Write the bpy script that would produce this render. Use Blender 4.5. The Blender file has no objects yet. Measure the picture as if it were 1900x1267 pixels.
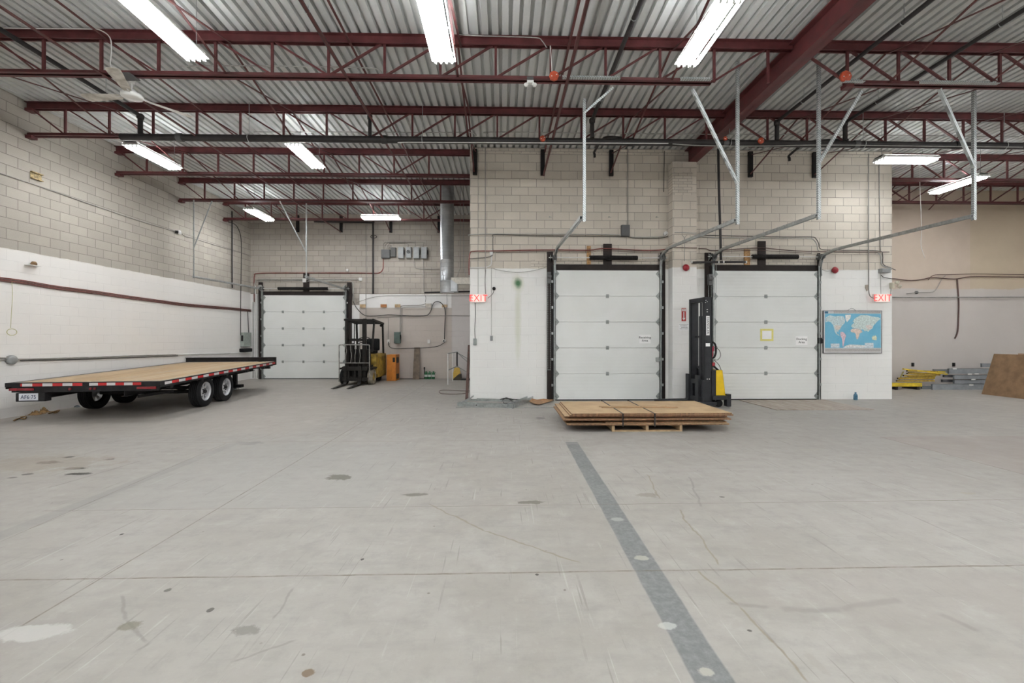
import bpy, bmesh, math, random
from math import sin, cos, pi, radians, sqrt, atan2
from mathutils import Vector, Matrix
random.seed(7)
S = bpy.context.scene
C = S.collection

# ------------------------------------------------------------------ camera, exposure, world
CAM_Z = 1.5
YAW = 0.0224
F = 806.0
cam_data = bpy.data.cameras.new('camera')
cam_data.sensor_width = 36.0
cam_data.lens = F / 1900.0 * 36.0
cam_data.shift_y = -5.5 / 1900.0
cam_data.clip_start = 0.05
cam_data.clip_end = 100
cam = bpy.data.objects.new('camera', cam_data)
C.objects.link(cam)
cam.location = (0, 0, CAM_Z)
cam.rotation_euler = (pi / 2, 0, -YAW)
S.camera = cam
S.view_settings.view_transform = 'Standard'
S.view_settings.look = 'None'
S.view_settings.gamma = 1.0
S.view_settings.use_curve_mapping = False
S.view_settings.exposure = 1.31
TUBE_POWER = 30.0
world = bpy.data.worlds.new('world')
S.world = world
world.use_nodes = True
world.node_tree.nodes['Background'].inputs[0].default_value = (0.8, 0.85, 0.9, 1)
world.node_tree.nodes['Background'].inputs[1].default_value = 0.3
S.cycles.max_bounces = 8
S.cycles.diffuse_bounces = 6
S.cycles.glossy_bounces = 4
S.cycles.sample_clamp_indirect = 8.0
S.cycles.use_denoising = True

# ------------------------------------------------------------------ layout helpers
FY, BY, LX, RY = 10.55, 16.35, -9.35, 13.3     # front block wall, far wall, side wall, wall beyond the block
DECK = 6.14
def ray(px, py):
    a = (px - 950.0) / F; b = (628.0 - py) / F
    return Vector((sin(YAW) + a * cos(YAW), cos(YAW) - a * sin(YAW), b))
def onY(px, py, Y):
    d = ray(px, py); t = Y / d.y
    return Vector((d.x * t, Y, CAM_Z + d.z * t))
def onX(px, py, X):
    d = ray(px, py); t = X / d.x
    return Vector((X, d.y * t, CAM_Z + d.z * t))
def onZ(px, py, z=0.0):
    d = ray(px, py); t = (z - CAM_Z) / d.z
    return Vector((d.x * t, d.y * t, z))

# ------------------------------------------------------------------ materials
def new_mat(name):
    m = bpy.data.materials.new(name); m.use_nodes = True
    nt = m.node_tree
    return m, nt, nt.nodes['Principled BSDF']
def nd(nt, typ, **kw):
    n = nt.nodes.new(typ)
    for k, v in kw.items(): setattr(n, k, v)
    return n
def setin(nt, sock, v):
    if isinstance(v, bpy.types.NodeSocket): nt.links.new(v, sock)
    elif v is not None: sock.default_value = v
def mth(nt, op, a, b=None, c=None, clamp=False):
    n = nd(nt, 'ShaderNodeMath', operation=op, use_clamp=clamp)
    setin(nt, n.inputs[0], a); setin(nt, n.inputs[1], b)
    if c is not None: setin(nt, n.inputs[2], c)
    return n.outputs[0]
def mixc(nt, f, a, b, mode='MIX'):
    n = nd(nt, 'ShaderNodeMix', data_type='RGBA', blend_type=mode)
    n.clamp_factor = True
    setin(nt, n.inputs[0], f)
    setin(nt, n.inputs[6], a if isinstance(a, bpy.types.NodeSocket) else (*a, 1))
    setin(nt, n.inputs[7], b if isinstance(b, bpy.types.NodeSocket) else (*b, 1))
    return n.outputs[2]
def ramp(nt, v, lo, hi, a=0.0, b=1.0):
    n = nd(nt, 'ShaderNodeMapRange')
    setin(nt, n.inputs[0], v)
    for i, x in zip((1, 2, 3, 4), (lo, hi, a, b)): n.inputs[i].default_value = x
    return n.outputs[0]
def noise(nt, vec, scale, detail=4, rough=0.55):
    n = nd(nt, 'ShaderNodeTexNoise')
    if vec is not None: nt.links.new(vec, n.inputs['Vector'])
    n.inputs['Scale'].default_value = scale; n.inputs['Detail'].default_value = detail
    n.inputs['Roughness'].default_value = rough
    return n.outputs[0]
_mats = {}
def mat(name, col, rough=0.6, metal=0.0, var=0.12, scale=14.0, bump=0.0, col2=None, emit=None, spec=None):
    """plain material with a little procedural variation of colour and roughness"""
    if name in _mats: return _mats[name]
    m, nt, b = new_mat(name)
    tc = nd(nt, 'ShaderNodeTexCoord')
    nz = noise(nt, tc.outputs['Object'], scale)
    c1 = tuple(max(0, x * (1 - var)) for x in col); c2 = col2 or tuple(min(1, x * (1 + var)) for x in col)
    f = ramp(nt, nz, 0.35, 0.65)
    nt.links.new(mixc(nt, f, c1, c2), b.inputs['Base Color'])
    nt.links.new(ramp(nt, nz, 0.3, 0.7, max(0.03, rough - 0.07), min(1, rough + 0.07)), b.inputs['Roughness'])
    b.inputs['Metallic'].default_value = metal
    if spec is not None: b.inputs['Specular IOR Level'].default_value = spec
    if bump:
        bp = nd(nt, 'ShaderNodeBump'); bp.inputs['Strength'].default_value = bump; bp.inputs['Distance'].default_value = 0.01
        nt.links.new(noise(nt, tc.outputs['Object'], scale * 5), bp.inputs['Height'])
        nt.links.new(bp.outputs[0], b.inputs['Normal'])
    if emit:
        b.inputs['Emission Color'].default_value = (*emit[:3], 1); b.inputs['Emission Strength'].default_value = emit[3]
    _mats[name] = m
    return m

STEEL_RED = mat('red_oxide_steel', (0.118, 0.030, 0.031), 0.5, 0.0, 0.22, 5.0, 0.1)
BRIDGE_RED = mat('red_oxide_bridging', (0.105, 0.030, 0.028), 0.55, 0.0, 0.25, 6.0)
BLACK_STEEL = mat('black_painted_steel', (0.014, 0.012, 0.012), 0.5, 0.0, 0.3, 9.0, spec=0.3)
BLACK_RUB = mat('black_rubber', (0.011, 0.011, 0.012), 0.8, 0.0, 0.25, 20.0, 0.2, spec=0.25)
PIPE_DARK = mat('dark_sprinkler_pipe', (0.034, 0.030, 0.030), 0.5, 0.2, 0.25, 5.0)
GALV = mat('galvanised_steel', (0.50, 0.52, 0.52), 0.35, 0.75, 0.18, 18.0)
GALV_DULL = mat('dull_galvanised_steel', (0.33, 0.35, 0.34), 0.45, 0.5, 0.2, 12.0)
EMT = mat('conduit_steel', (0.42, 0.42, 0.40), 0.45, 0.4, 0.15, 8.0)
COND_DARK = mat('dark_cable', (0.060, 0.055, 0.050), 0.55, 0.0, 0.2, 8.0)
COND_RED = mat('red_conduit', (0.20, 0.055, 0.045), 0.5, 0.0, 0.25, 6.0)
COND_BROWN = mat('brown_cable', (0.11, 0.060, 0.050), 0.6, 0.0, 0.25, 6.0)
COND_GREY = mat('grey_cable', (0.27, 0.26, 0.24), 0.6, 0.0, 0.15, 6.0)
WHITE_MET = mat('white_enamel', (0.80, 0.80, 0.78), 0.35, 0.0, 0.04, 8.0)
WHITE_PAINT = mat('white_painted_metal', (0.72, 0.71, 0.69), 0.5, 0.0, 0.06, 8.0)
DARK_WOOD = mat('dark_brown_painted_timber', (0.024, 0.017, 0.015), 0.65, 0.0, 0.3, 6.0, spec=0.3)
BOX_GREY = mat('grey_electrical_box', (0.27, 0.28, 0.28), 0.5, 0.1, 0.1, 9.0)
BOX_DARK = mat('dark_grey_box', (0.11, 0.11, 0.11), 0.5, 0.1, 0.12, 9.0)
BOX_GREEN = mat('green_grey_box', (0.12, 0.17, 0.15), 0.5, 0.0, 0.12, 9.0)
TUBE_ADDED = mat('fluorescent_tube_of_added_lamps', (0.9, 0.9, 0.9), 0.3, emit=(0.955, 0.985, 1.0, TUBE_POWER*0.66))
TUBE_DIM = mat('dimmed_fluorescent_tube', (0.9, 0.9, 0.9), 0.3, emit=(0.955, 0.985, 1.0, TUBE_POWER*0.36))  # corner lamp dimmed to soften its hot spot on the wall
TUBE = mat('fluorescent_tube', (0.9, 0.9, 0.9), 0.3, emit=(0.955, 0.985, 1.0, TUBE_POWER))
RED_PAINT = mat('red_enamel', (0.30, 0.012, 0.022), 0.35, 0.0, 0.15, 10.0)
ORANGE_BOX = mat('orange_red_enamel', (0.55, 0.085, 0.035), 0.45, 0.0, 0.2, 30.0)
WOOD = mat('pale_timber', (0.52, 0.37, 0.22), 0.75, 0.0, 0.2, 12.0, 0.1)

def pos_xyz(nt):
    g = nd(nt, 'ShaderNodeNewGeometry')
    s = nd(nt, 'ShaderNodeSeparateXYZ'); nt.links.new(g.outputs['Position'], s.inputs[0])
    return g.outputs['Position'], s.outputs[0], s.outputs[1], s.outputs[2]
def box_mask(nt, u, v, u0, u1, v0, v1, soft=0.01):
    a = mth(nt, 'MULTIPLY', ramp(nt, u, u0 - soft, u0 + soft), ramp(nt, u, u1 - soft, u1 + soft, 1, 0))
    b = mth(nt, 'MULTIPLY', ramp(nt, v, v0 - soft, v0 + soft), ramp(nt, v, v1 - soft, v1 + soft, 1, 0))
    return mth(nt, 'MULTIPLY', a, b)
def wall_mat(name, axis, u_off=0.0, raw=(0.37, 0.335, 0.295), painted=(0.76, 0.745, 0.72), zline=3.2, patches=(), raw_where=(), stains=(), block=(0.4, 0.2), all_painted=False, bricks=()):
    """concrete block laid in running bond, bare above zline and painted below it"""
    m, nt, b = new_mat(name)
    P, X, Y, Z = pos_xyz(nt)
    U = {'x': X, 'y': Y}[axis]
    cb = nd(nt, 'ShaderNodeCombineXYZ')
    nt.links.new(mth(nt, 'ADD', U, 40.0 + u_off), cb.inputs[0]); nt.links.new(mth(nt, 'ADD', Z, 0.02), cb.inputs[1])
    br = nd(nt, 'ShaderNodeTexBrick')
    nt.links.new(cb.outputs[0], br.inputs['Vector'])
    br.inputs['Scale'].default_value = 1.0; br.inputs['Brick Width'].default_value = block[0]; br.inputs['Row Height'].default_value = block[1]
    br.inputs['Mortar Size'].default_value = 0.0065; br.inputs['Mortar Smooth'].default_value = 0.35; br.inputs['Bias'].default_value = 0.0
    br.inputs['Color1'].default_value = (*[c * 0.92 for c in raw], 1); br.inputs['Color2'].default_value = (*[min(1, c * 1.08) for c in raw], 1)
    br.inputs['Mortar'].default_value = (*[c * 0.36 for c in raw], 1)
    mask = br.outputs['Fac']; bcol = br.outputs['Color']
    if bricks:
        b2 = nd(nt, 'ShaderNodeTexBrick'); nt.links.new(cb.outputs[0], b2.inputs['Vector'])
        for k_, v_ in (('Scale', 1.0), ('Brick Width', 0.21), ('Row Height', 0.0667), ('Mortar Size', 0.008), ('Mortar Smooth', 0.4)): b2.inputs[k_].default_value = v_
        b2.inputs['Color1'].default_value = (*[c * 0.85 for c in raw], 1); b2.inputs['Color2'].default_value = (*[min(1, c * 1.12) for c in raw], 1); b2.inputs['Mortar'].default_value = (*[c * 0.5 for c in raw], 1)
        k = None
        for q_ in bricks:
            kk = box_mask(nt, U, Z, *q_); k = kk if k is None else mth(nt, 'MAXIMUM', k, kk)
        bcol = mixc(nt, k, bcol, b2.outputs['Color'])
        mask = mth(nt, 'ADD', mth(nt, 'MULTIPLY', mask, mth(nt, 'SUBTRACT', 1.0, k)), mth(nt, 'MULTIPLY', b2.outputs['Fac'], k))
    n1 = noise(nt, P, 1.1, 5, 0.6); n2 = noise(nt, P, 60.0, 3, 0.7); n3 = noise(nt, P, 5.0, 4, 0.6)
    rawc = mixc(nt, ramp(nt, n1, 0.3, 0.75, 0, 0.45), bcol, tuple(c * 0.66 for c in raw))
    rawc = mixc(nt, ramp(nt, n2, 0.35, 0.75, 0, 0.22), rawc, tuple(c * 1.35 for c in raw))
    # paint: joints nearly filled, faintly visible
    pm = mth(nt, 'MULTIPLY', mask, ramp(nt, n3, 0.45, 0.75, 0.03, 0.34))
    pc = mixc(nt, ramp(nt, n1, 0.3, 0.8, 0, 0.22), painted, tuple(c * 0.86 for c in painted))
    pc = mixc(nt, pm, pc, tuple(c * 0.62 for c in painted))
    for (u0, u1, z0, z1, col) in patches:
        k = box_mask(nt, U, Z, u0, u1, z0, z1)
        pc = mixc(nt, k, pc, mixc(nt, pm, col, tuple(c * 0.72 for c in col)))
    if all_painted:
        fac = 1.0
        colr = pc
    else:
        wob = mth(nt, 'MULTIPLY', mth(nt, 'SUBTRACT', noise(nt, P, 3.0), 0.5), 0.05)
        fac = ramp(nt, mth(nt, 'ADD', Z, wob), zline - 0.006, zline + 0.006, 1, 0)
        for (u0, u1, z0, z1) in raw_where:
            fac = mth(nt, 'MULTIPLY', fac, mth(nt, 'SUBTRACT', 1.0, box_mask(nt, U, Z, u0, u1, z0, z1)))
        colr = mixc(nt, fac, rawc, pc)
    for (cu, cz, ru, rz, col, amt) in stains:
        du = mth(nt, 'DIVIDE', mth(nt, 'SUBTRACT', U, cu), ru); dz = mth(nt, 'DIVIDE', mth(nt, 'SUBTRACT', Z, cz), rz)
        r = mth(nt, 'SQRT', mth(nt, 'ADD', mth(nt, 'MULTIPLY', du, du), mth(nt, 'MULTIPLY', dz, dz)))
        r = mth(nt, 'ADD', r, mth(nt, 'MULTIPLY', mth(nt, 'SUBTRACT', n3, 0.5), 0.6))
        colr = mixc(nt, ramp(nt, r, 0.3, 1.0, amt, 0), colr, col)
    nt.links.new(colr, b.inputs['Base Color'])
    b.inputs['Roughness'].default_value = 0.85
    if all_painted: b.inputs['Roughness'].default_value = 0.6
    h = mth(nt, 'ADD', mth(nt, 'MULTIPLY', mask, -1.0), mth(nt, 'MULTIPLY', n2, 0.25))
    bp = nd(nt, 'ShaderNodeBump'); bp.inputs['Strength'].default_value = 0.45; bp.inputs['Distance'].default_value = 0.006
    nt.links.new(h, bp.inputs['Height']); nt.links.new(bp.outputs[0], b.inputs['Normal'])
    return m

# ------------------------------------------------------------------ mesh builder
class MB:
    def __init__(s): s.v = []; s.f = []; s.mi = []; s.sm = []; s.cur = 0; s.smooth = False
    def add(s, vs, fs, smooth=None):
        o = len(s.v); s.v += [Vector(p) for p in vs]
        for f in fs: s.f.append(tuple(i + o for i in f)); s.mi.append(s.cur); s.sm.append(s.smooth if smooth is None else smooth)
        return s
    def m(s, i): s.cur = i; return s
    def box(s, lo, hi, M=None):
        x0, y0, z0 = lo; x1, y1, z1 = hi
        vs = [Vector(p) for p in ((x0,y0,z0),(x1,y0,z0),(x1,y1,z0),(x0,y1,z0),(x0,y0,z1),(x1,y0,z1),(x1,y1,z1),(x0,y1,z1))]
        if M is not None: vs = [M @ p for p in vs]
        return s.add(vs, [(3,2,1,0),(4,5,6,7),(0,1,5,4),(1,2,6,5),(2,3,7,6),(3,0,4,7)])
    def cbox(s, c, size, M=None):
        return s.box([c[i] - size[i] / 2 for i in range(3)], [c[i] + size[i] / 2 for i in range(3)], M)
    def bbox(s, lo, hi, r=0.01, M=None):
        """box with chamfered edges"""
        x0, y0, z0 = lo; x1, y1, z1 = hi
        r = min(r, (x1-x0)/2.01, (y1-y0)/2.01, (z1-z0)/2.01)
        bm = bmesh.new(); bmesh.ops.create_cube(bm, size=1.0)
        for v in bm.verts: v.co = Vector(((x0+x1)/2 + v.co.x*(x1-x0), (y0+y1)/2 + v.co.y*(y1-y0), (z0+z1)/2 + v.co.z*(z1-z0)))
        bmesh.ops.bevel(bm, geom=list(bm.edges), offset=r, segments=2, affect='EDGES', profile=0.7)
        bm.verts.index_update()
        vs = [v.co.copy() for v in bm.verts]; fs = [[v.index for v in f.verts] for f in bm.faces]; bm.free()
        if M is not None: vs = [M @ p for p in vs]
        return s.add(vs, fs)
    def beam(s, p0, p1, w, h, up=(0,0,1)):
        """rectangular bar from p0 to p1; w across, h along up"""
        p0 = Vector(p0); p1 = Vector(p1); d = (p1 - p0).normalized(); up = Vector(up)
        if abs(d.dot(up)) > 0.98: up = Vector((0,1,0))
        x = d.cross(up).normalized(); z = x.cross(d).normalized()
        vs = [p + x*a*w/2 + z*b*h/2 for p in (p0, p1) for a, b in ((-1,-1),(1,-1),(1,1),(-1,1))]
        return s.add(vs, [(0,1,2,3),(7,6,5,4),(1,0,4,5),(2,1,5,6),(3,2,6,7),(0,3,7,4)])
    def angle(s, p0, p1, w, t=0.006, up=(0,0,1), side=1):
        """steel angle (L section)"""
        p0 = Vector(p0); p1 = Vector(p1); d = (p1 - p0).normalized(); up = Vector(up)
        if abs(d.dot(up)) > 0.98: up = Vector((0,1,0))
        x = d.cross(up).normalized() * side; z = (x.cross(d)).normalized() * side
        prof = [(0,0),(w,0),(w,t),(t,t),(t,w),(0,w)]
        n = len(prof)
        vs = [p + x*a + z*b for p in (p0, p1) for a, b in prof]
        fs = [(i, (i+1) % n, n + (i+1) % n, n + i) for i in range(n)] + [tuple(range(n))[::-1], tuple(range(n, 2*n))]
        return s.add(vs, fs)
    def cyl(s, p0, p1, r, n=16, r1=None, caps=True):
        p0 = Vector(p0); p1 = Vector(p1); r1 = r if r1 is None else r1
        d = (p1 - p0).normalized(); up = Vector((0,0,1)) if abs(d.z) < 0.95 else Vector((1,0,0))
        x = d.cross(up).normalized(); y = d.cross(x)
        vs = []
        for p, rr in ((p0, r), (p1, r1)):
            for i in range(n):
                a = 2*pi*i/n; vs.append(p + x*cos(a)*rr + y*sin(a)*rr)
        s.add(vs, [(i, (i+1)%n, n+(i+1)%n, n+i) for i in range(n)], smooth=True)
        if caps:
            s.add(vs[:n], [tuple(range(n))[::-1]], smooth=False); s.add(vs[n:], [tuple(range(n))], smooth=False)
        return s
    def tube(s, pts, r, n=8, sub=4, smooth=True, close=False):
        """round bar along a smoothed polyline"""
        P = [Vector(p) for p in pts]
        if smooth and len(P) > 2:
            Q = []
            for i in range(len(P) - 1):
                a = P[i-1] if i else P[0]; b, c = P[i], P[i+1]; d = P[i+2] if i+2 < len(P) else P[-1]
                for k in range(sub):
                    t = k / sub
                    Q.append(0.5*((2*b) + (-a+c)*t + (2*a-5*b+4*c-d)*t*t + (-a+3*b-3*c+d)*t**3))
            P = Q + [P[-1]]
        P = [p for i, p in enumerate(P) if i == 0 or (p - P[i-1]).length > 1e-5]
        vs = []; x = None
        for i, p in enumerate(P):
            d = (P[min(i+1, len(P)-1)] - P[max(i-1, 0)]).normalized()
            if x is None:
                up = Vector((0,0,1)) if abs(d.z) < 0.9 else Vector((1,0,0)); x = d.cross(up).normalized()
            else:
                x = (x - d*x.dot(d)).normalized()
            y = d.cross(x)
            for k in range(n):
                a = 2*pi*k/n; vs.append(p + (x*cos(a) + y*sin(a))*r)
        m = len(P); fs = []
        for i in range(m-1):
            for k in range(n): fs.append((i*n+k, i*n+(k+1)%n, (i+1)*n+(k+1)%n, (i+1)*n+k))
        fs += [tuple(range(n))[::-1], tuple(range((m-1)*n, m*n))]
        return s.add(vs, fs, smooth=True)
    def lathe(s, prof, c=(0,0,0), axis=(0,0,1), n=24, M=None):
        """profile of (radius, height) turned about an axis"""
        c = Vector(c); d = Vector(axis).normalized(); up = Vector((0,0,1)) if abs(d.z) < 0.95 else Vector((1,0,0))
        x = d.cross(up).normalized(); y = d.cross(x); vs = []
        for r, h in prof:
            for i in range(n):
                a = 2*pi*i/n; vs.append(c + d*h + x*cos(a)*r + y*sin(a)*r)
        if M is not None: vs = [M @ v for v in vs]
        fs = [(j*n+i, j*n+(i+1)%n, (j+1)*n+(i+1)%n, (j+1)*n+i) for j in range(len(prof)-1) for i in range(n)]
        return s.add(vs, fs, smooth=True)
    def prism(s, poly, vec):
        """polygon (3-D points) extruded by vec"""
        poly = [Vector(p) for p in poly]; vec = Vector(vec); n = len(poly)
        vs = poly + [p + vec for p in poly]
        return s.add(vs, [tuple(range(n))[::-1], tuple(range(n, 2*n))] + [(i, (i+1)%n, n+(i+1)%n, n+i) for i in range(n)])
    def build(s, name, mats, parent=None, world=True, label=None):
        """link as ONE mesh object; the vertices are given in world space (world=True) or in the parent's own space"""
        me = bpy.data.meshes.new(name)
        if not isinstance(mats, (list, tuple)): mats = [mats]
        V = s.v
        if parent is not None and world:
            Mi = basis(parent).inverted(); V = [Mi @ p for p in V]
        lo = Vector([min(p[i] for p in V) for i in range(3)]); hi = Vector([max(p[i] for p in V) for i in range(3)])
        org = Vector(((lo.x+hi.x)/2, (lo.y+hi.y)/2, lo.z))
        me.from_pydata([p - org for p in V], [], s.f)
        for m in mats: me.materials.append(m)
        me.polygons.foreach_set('material_index', s.mi); me.polygons.foreach_set('use_smooth', s.sm)
        bm = bmesh.new(); bm.from_mesh(me); bmesh.ops.recalc_face_normals(bm, faces=bm.faces); bm.to_mesh(me); bm.free()
        me.update()
        o = bpy.data.objects.new(name, me); C.objects.link(o); o.location = org
        if parent is not None: o.parent = parent
        if label: o['label'] = label
        return o
def basis(o):
    M = o.matrix_basis.copy()
    while o.parent is not None: o = o.parent; M = o.matrix_basis @ M
    return M
def tag(o, label, cat, group=None, kind=None):
    o['label'] = label; o['category'] = cat
    if group: o['group'] = group
    if kind: o['kind'] = kind
    return o
def thing(name, label, cat, loc, rz=0.0, group=None, kind=None):
    o = bpy.data.objects.new(name, None); C.objects.link(o); o.empty_display_size = 0.1
    o.location = loc; o.rotation_euler = (0, 0, rz)
    return tag(o, label, cat, group, kind)
def structure(o, label, cat):
    return tag(o, label, cat, None, 'structure')
def text_mesh(name, body, size, M, material, parent, depth=0.002, spacing=1.0, align='CENTER', lines=1.0, xs=1.0):
    """lettering as a mesh, laid out on the local XY plane and placed by M (world)"""
    cu = bpy.data.curves.new(name, 'FONT'); cu.body = body; cu.size = size; cu.extrude = depth; cu.align_x = align; cu.align_y = 'CENTER'
    cu.space_character = spacing; cu.space_line = lines; cu.resolution_u = 3
    tmp = bpy.data.objects.new(name + '_tmp', cu)
    C.objects.link(tmp)
    dg = bpy.context.evaluated_depsgraph_get(); dg.update()
    me = bpy.data.meshes.new_from_object(tmp.evaluated_get(dg))
    C.objects.unlink(tmp); bpy.data.objects.remove(tmp)
    mb = MB(); mb.add([M @ Vector((v.co.x * xs, v.co.y, v.co.z)) for v in me.vertices], [tuple(p.vertices) for p in me.polygons])
    bpy.data.meshes.remove(me)
    return mb.build(name, material, parent)
def M_face(loc, right, up):
    """matrix whose X is right and Y is up, normal towards the viewer"""
    r = Vector(right).normalized(); u = Vector(up).normalized(); n = r.cross(u)
    M = Matrix((( r.x, u.x, n.x, loc[0]), (r.y, u.y, n.y, loc[1]), (r.z, u.z, n.z, loc[2]), (0,0,0,1)))
    return M
# ------------------------------------------------------------------ room shell
X0, X1, Y0 = LX, 18.3, -7.0
XA, XB = onY(872, 400, FY).x, onY(1655, 600, FY).x        # ends of the front block wall
def P2(px, py): v = onZ(px, py); return (v.x, v.y)

def floor_mat():
    m, nt, b = new_mat('worn_grey_concrete')
    P, X, Y, Z = pos_xyz(nt)
    nA = noise(nt, P, 0.35, 5, 0.6); nB = noise(nt, P, 2.2, 6, 0.62); nC = noise(nt, P, 26.0, 4, 0.7); nW = noise(nt, P, 3.5, 3, 0.6)
    mp = nd(nt, 'ShaderNodeMapping'); nt.links.new(P, mp.inputs[0]); mp.inputs['Scale'].default_value = (1.0, 5.0, 1.0); mp.inputs['Rotation'].default_value = (0, 0, 0.5)
    nS = noise(nt, mp.outputs[0], 1.6, 6, 0.65)
    base = (0.325, 0.306, 0.282)
    col = mixc(nt, ramp(nt, nA, 0.35, 0.68), base, (0.275, 0.254, 0.230))
    col = mixc(nt, ramp(nt, nB, 0.42, 0.70, 0, 0.55), col, (0.40, 0.385, 0.36))
    col = mixc(nt, ramp(nt, nS, 0.50, 0.72, 0, 0.32), col, (0.215, 0.205, 0.19))
    col = mixc(nt, ramp(nt, nC, 0.55, 0.80, 0, 0.3), col, (0.30, 0.28, 0.26))
    col = mixc(nt, ramp(nt, noise(nt, P, 9.0, 5, 0.75), 0.66, 0.78, 0, 0.35), col, (0.33, 0.29, 0.24))
    vo = nd(nt, 'ShaderNodeTexVoronoi'); nt.links.new(P, vo.inputs['Vector']); vo.inputs['Scale'].default_value = 3.6; vo.inputs['Randomness'].default_value = 1.0
    flk = mth(nt, 'MULTIPLY', ramp(nt, mth(nt, 'ADD', vo.outputs['Distance'], mth(nt, 'MULTIPLY', mth(nt, 'SUBTRACT', nC, 0.5), 0.06)), 0.022, 0.040, 1, 0), ramp(nt, nB, 0.44, 0.52))
    col = mixc(nt, mth(nt, 'MULTIPLY', flk, 0.75), col, (0.12, 0.10, 0.08))
    nM = noise(nt, P, 5.5, 7, 0.72)
    col = mixc(nt, ramp(nt, nM, 0.36, 0.50, 0.30, 0), col, (0.21, 0.20, 0.185))
    col = mixc(nt, ramp(nt, nM, 0.56, 0.66, 0, 0.22), col, (0.43, 0.415, 0.39))
    mp2 = nd(nt, 'ShaderNodeMapping'); nt.links.new(P, mp2.inputs[0]); mp2.inputs['Scale'].default_value = (9.0, 0.6, 1.0); mp2.inputs['Rotation'].default_value = (0, 0, -0.9)
    nX = noise(nt, mp2.outputs[0], 3.0, 3, 0.5)
    col = mixc(nt, ramp(nt, nX, 0.68, 0.72, 0, 0.16), col, (0.47, 0.465, 0.45))
    for rot, sc_, lo_, c_, am in ((-0.55, (26.0, 0.9, 1), 0.665, (0.17, 0.155, 0.135), 0.42), (0.85, (30.0, 1.3, 1), 0.68, (0.15, 0.14, 0.12), 0.40), (-0.75, (34.0, 0.8, 1), 0.68, (0.47, 0.46, 0.43), 0.35)):
        mp3 = nd(nt, 'ShaderNodeMapping'); nt.links.new(P, mp3.inputs[0]); mp3.inputs['Scale'].default_value = sc_; mp3.inputs['Rotation'].default_value = (0, 0, rot)
        n3 = noise(nt, mp3.outputs[0], 1.0, 2, 0.5)
        col = mixc(nt, mth(nt, 'MULTIPLY', ramp(nt, n3, lo_, lo_+0.02, 0, am), ramp(nt, nB, 0.42, 0.56)), col, c_)
    wob = mth(nt, 'SUBTRACT', nW, 0.5); fine = mth(nt, 'SUBTRACT', nB, 0.5)
    def seg(p, q, w, warp=0.0, soft=0.5):
        dx, dy = q[0]-p[0], q[1]-p[1]; L = sqrt(dx*dx+dy*dy); dx /= L; dy /= L
        rx = mth(nt, 'SUBTRACT', X, p[0]); ry = mth(nt, 'SUBTRACT', Y, p[1])
        u = mth(nt, 'ADD', mth(nt, 'MULTIPLY', rx, dx), mth(nt, 'MULTIPLY', ry, dy))
        v = mth(nt, 'SUBTRACT', mth(nt, 'MULTIPLY', rx, -dy), mth(nt, 'MULTIPLY', ry, -dx))
        if warp: v = mth(nt, 'ADD', v, mth(nt, 'ADD', mth(nt, 'MULTIPLY', wob, warp), mth(nt, 'MULTIPLY', fine, warp*0.6)))
        a = ramp(nt, mth(nt, 'ABSOLUTE', v), w*(1-soft), w*(1+soft), 1, 0)
        return mth(nt, 'MULTIPLY', a, box_mask(nt, u, u, 0, L, 0, L, 0.02))
    # older, browner slab beyond the long joint on the far side and the patched bay
    k = box_mask(nt, X, Y, 5.76, 18, -3, P2(1630, 810)[1], 0.02)
    col = mixc(nt, mth(nt, 'MULTIPLY', k, 0.55), col, (0.29, 0.25, 0.225))
    k = box_mask(nt, X, Y, -9.4, -3.2, 6.9, 16.5, 0.25)
    col = mixc(nt, mth(nt, 'MULTIPLY', k, 0.25), col, (0.40, 0.355, 0.31))
    k = box_mask(nt, X, Y, -3.84, -1.2, 3.9, 6.25, 0.03)
    col = mixc(nt, mth(nt, 'MULTIPLY', k, 0.35), col, (0.29, 0.283, 0.267))
    # long dark trench patch
    a, bq = P2(1060, 820), P2(1327, 1267)
    d = (bq[0]-a[0], bq[1]-a[1]); ex = (bq[0]+d[0]*0.6, bq[1]+d[1]*0.6)
    strip = seg(a, ex, 0.088, 0.02, 0.06)
    sc = mixc(nt, ramp(nt, nC, 0.4, 0.7), (0.155, 0.16, 0.158), (0.215, 0.22, 0.217))
    col = mixc(nt, strip, col, sc)
    pb = P2(1046, 822)
    col = mixc(nt, mth(nt, 'MULTIPLY', seg((pb[0]-0.05, pb[1]-0.02), (pb[0]+1.1, pb[1]-0.03), 0.03, 0.02), 0.4), col, (0.28, 0.27, 0.25))
    # smoother trowelled band
    col = mixc(nt, mth(nt, 'MULTIPLY', seg((-3.82, 6.3), (-3.82, 2.2), 0.08, 0.01, 0.15), 0.45), col, (0.23, 0.225, 0.21))
    # joints and cracks
    joints = [((-2.51, 16), (-2.51, 2.2), 0.006, 0.01), ((-9.3, 2.74), (4.2, 2.80), 0.007, 0.02), ((4.2, 2.80), (9, 2.86), 0.006, 0.02),
              ((-4, 3.87), (6, 3.95), 0.004, 0.02), ((-9.3, 6.35), (1.0, 6.4), 0.004, 0.03), ((5.76, -1), (5.76, 6.5), 0.008, 0.01),
              (P2(0, 1005), P2(420, 822), 0.004, 0.01)]
    for p, q, w, wp in joints:
        col = mixc(nt, mth(nt, 'MULTIPLY', seg(p, q, w, wp), ramp(nt, nM, 0.40, 0.60, 0.25, 0.85)), col, (0.12, 0.095, 0.065))
    cracks = [(P2(1200, 880), P2(1225, 925)), (P2(1260, 945), P2(1335, 1048)), (P2(1295, 1058), P2(1370, 1125)), (P2(1370, 1125), P2(1440, 1195)),
              (P2(1440, 1195), P2(1500, 1267)), (P2(795, 935), P2(900, 985)), (P2(900, 985), P2(1075, 1045))]
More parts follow.
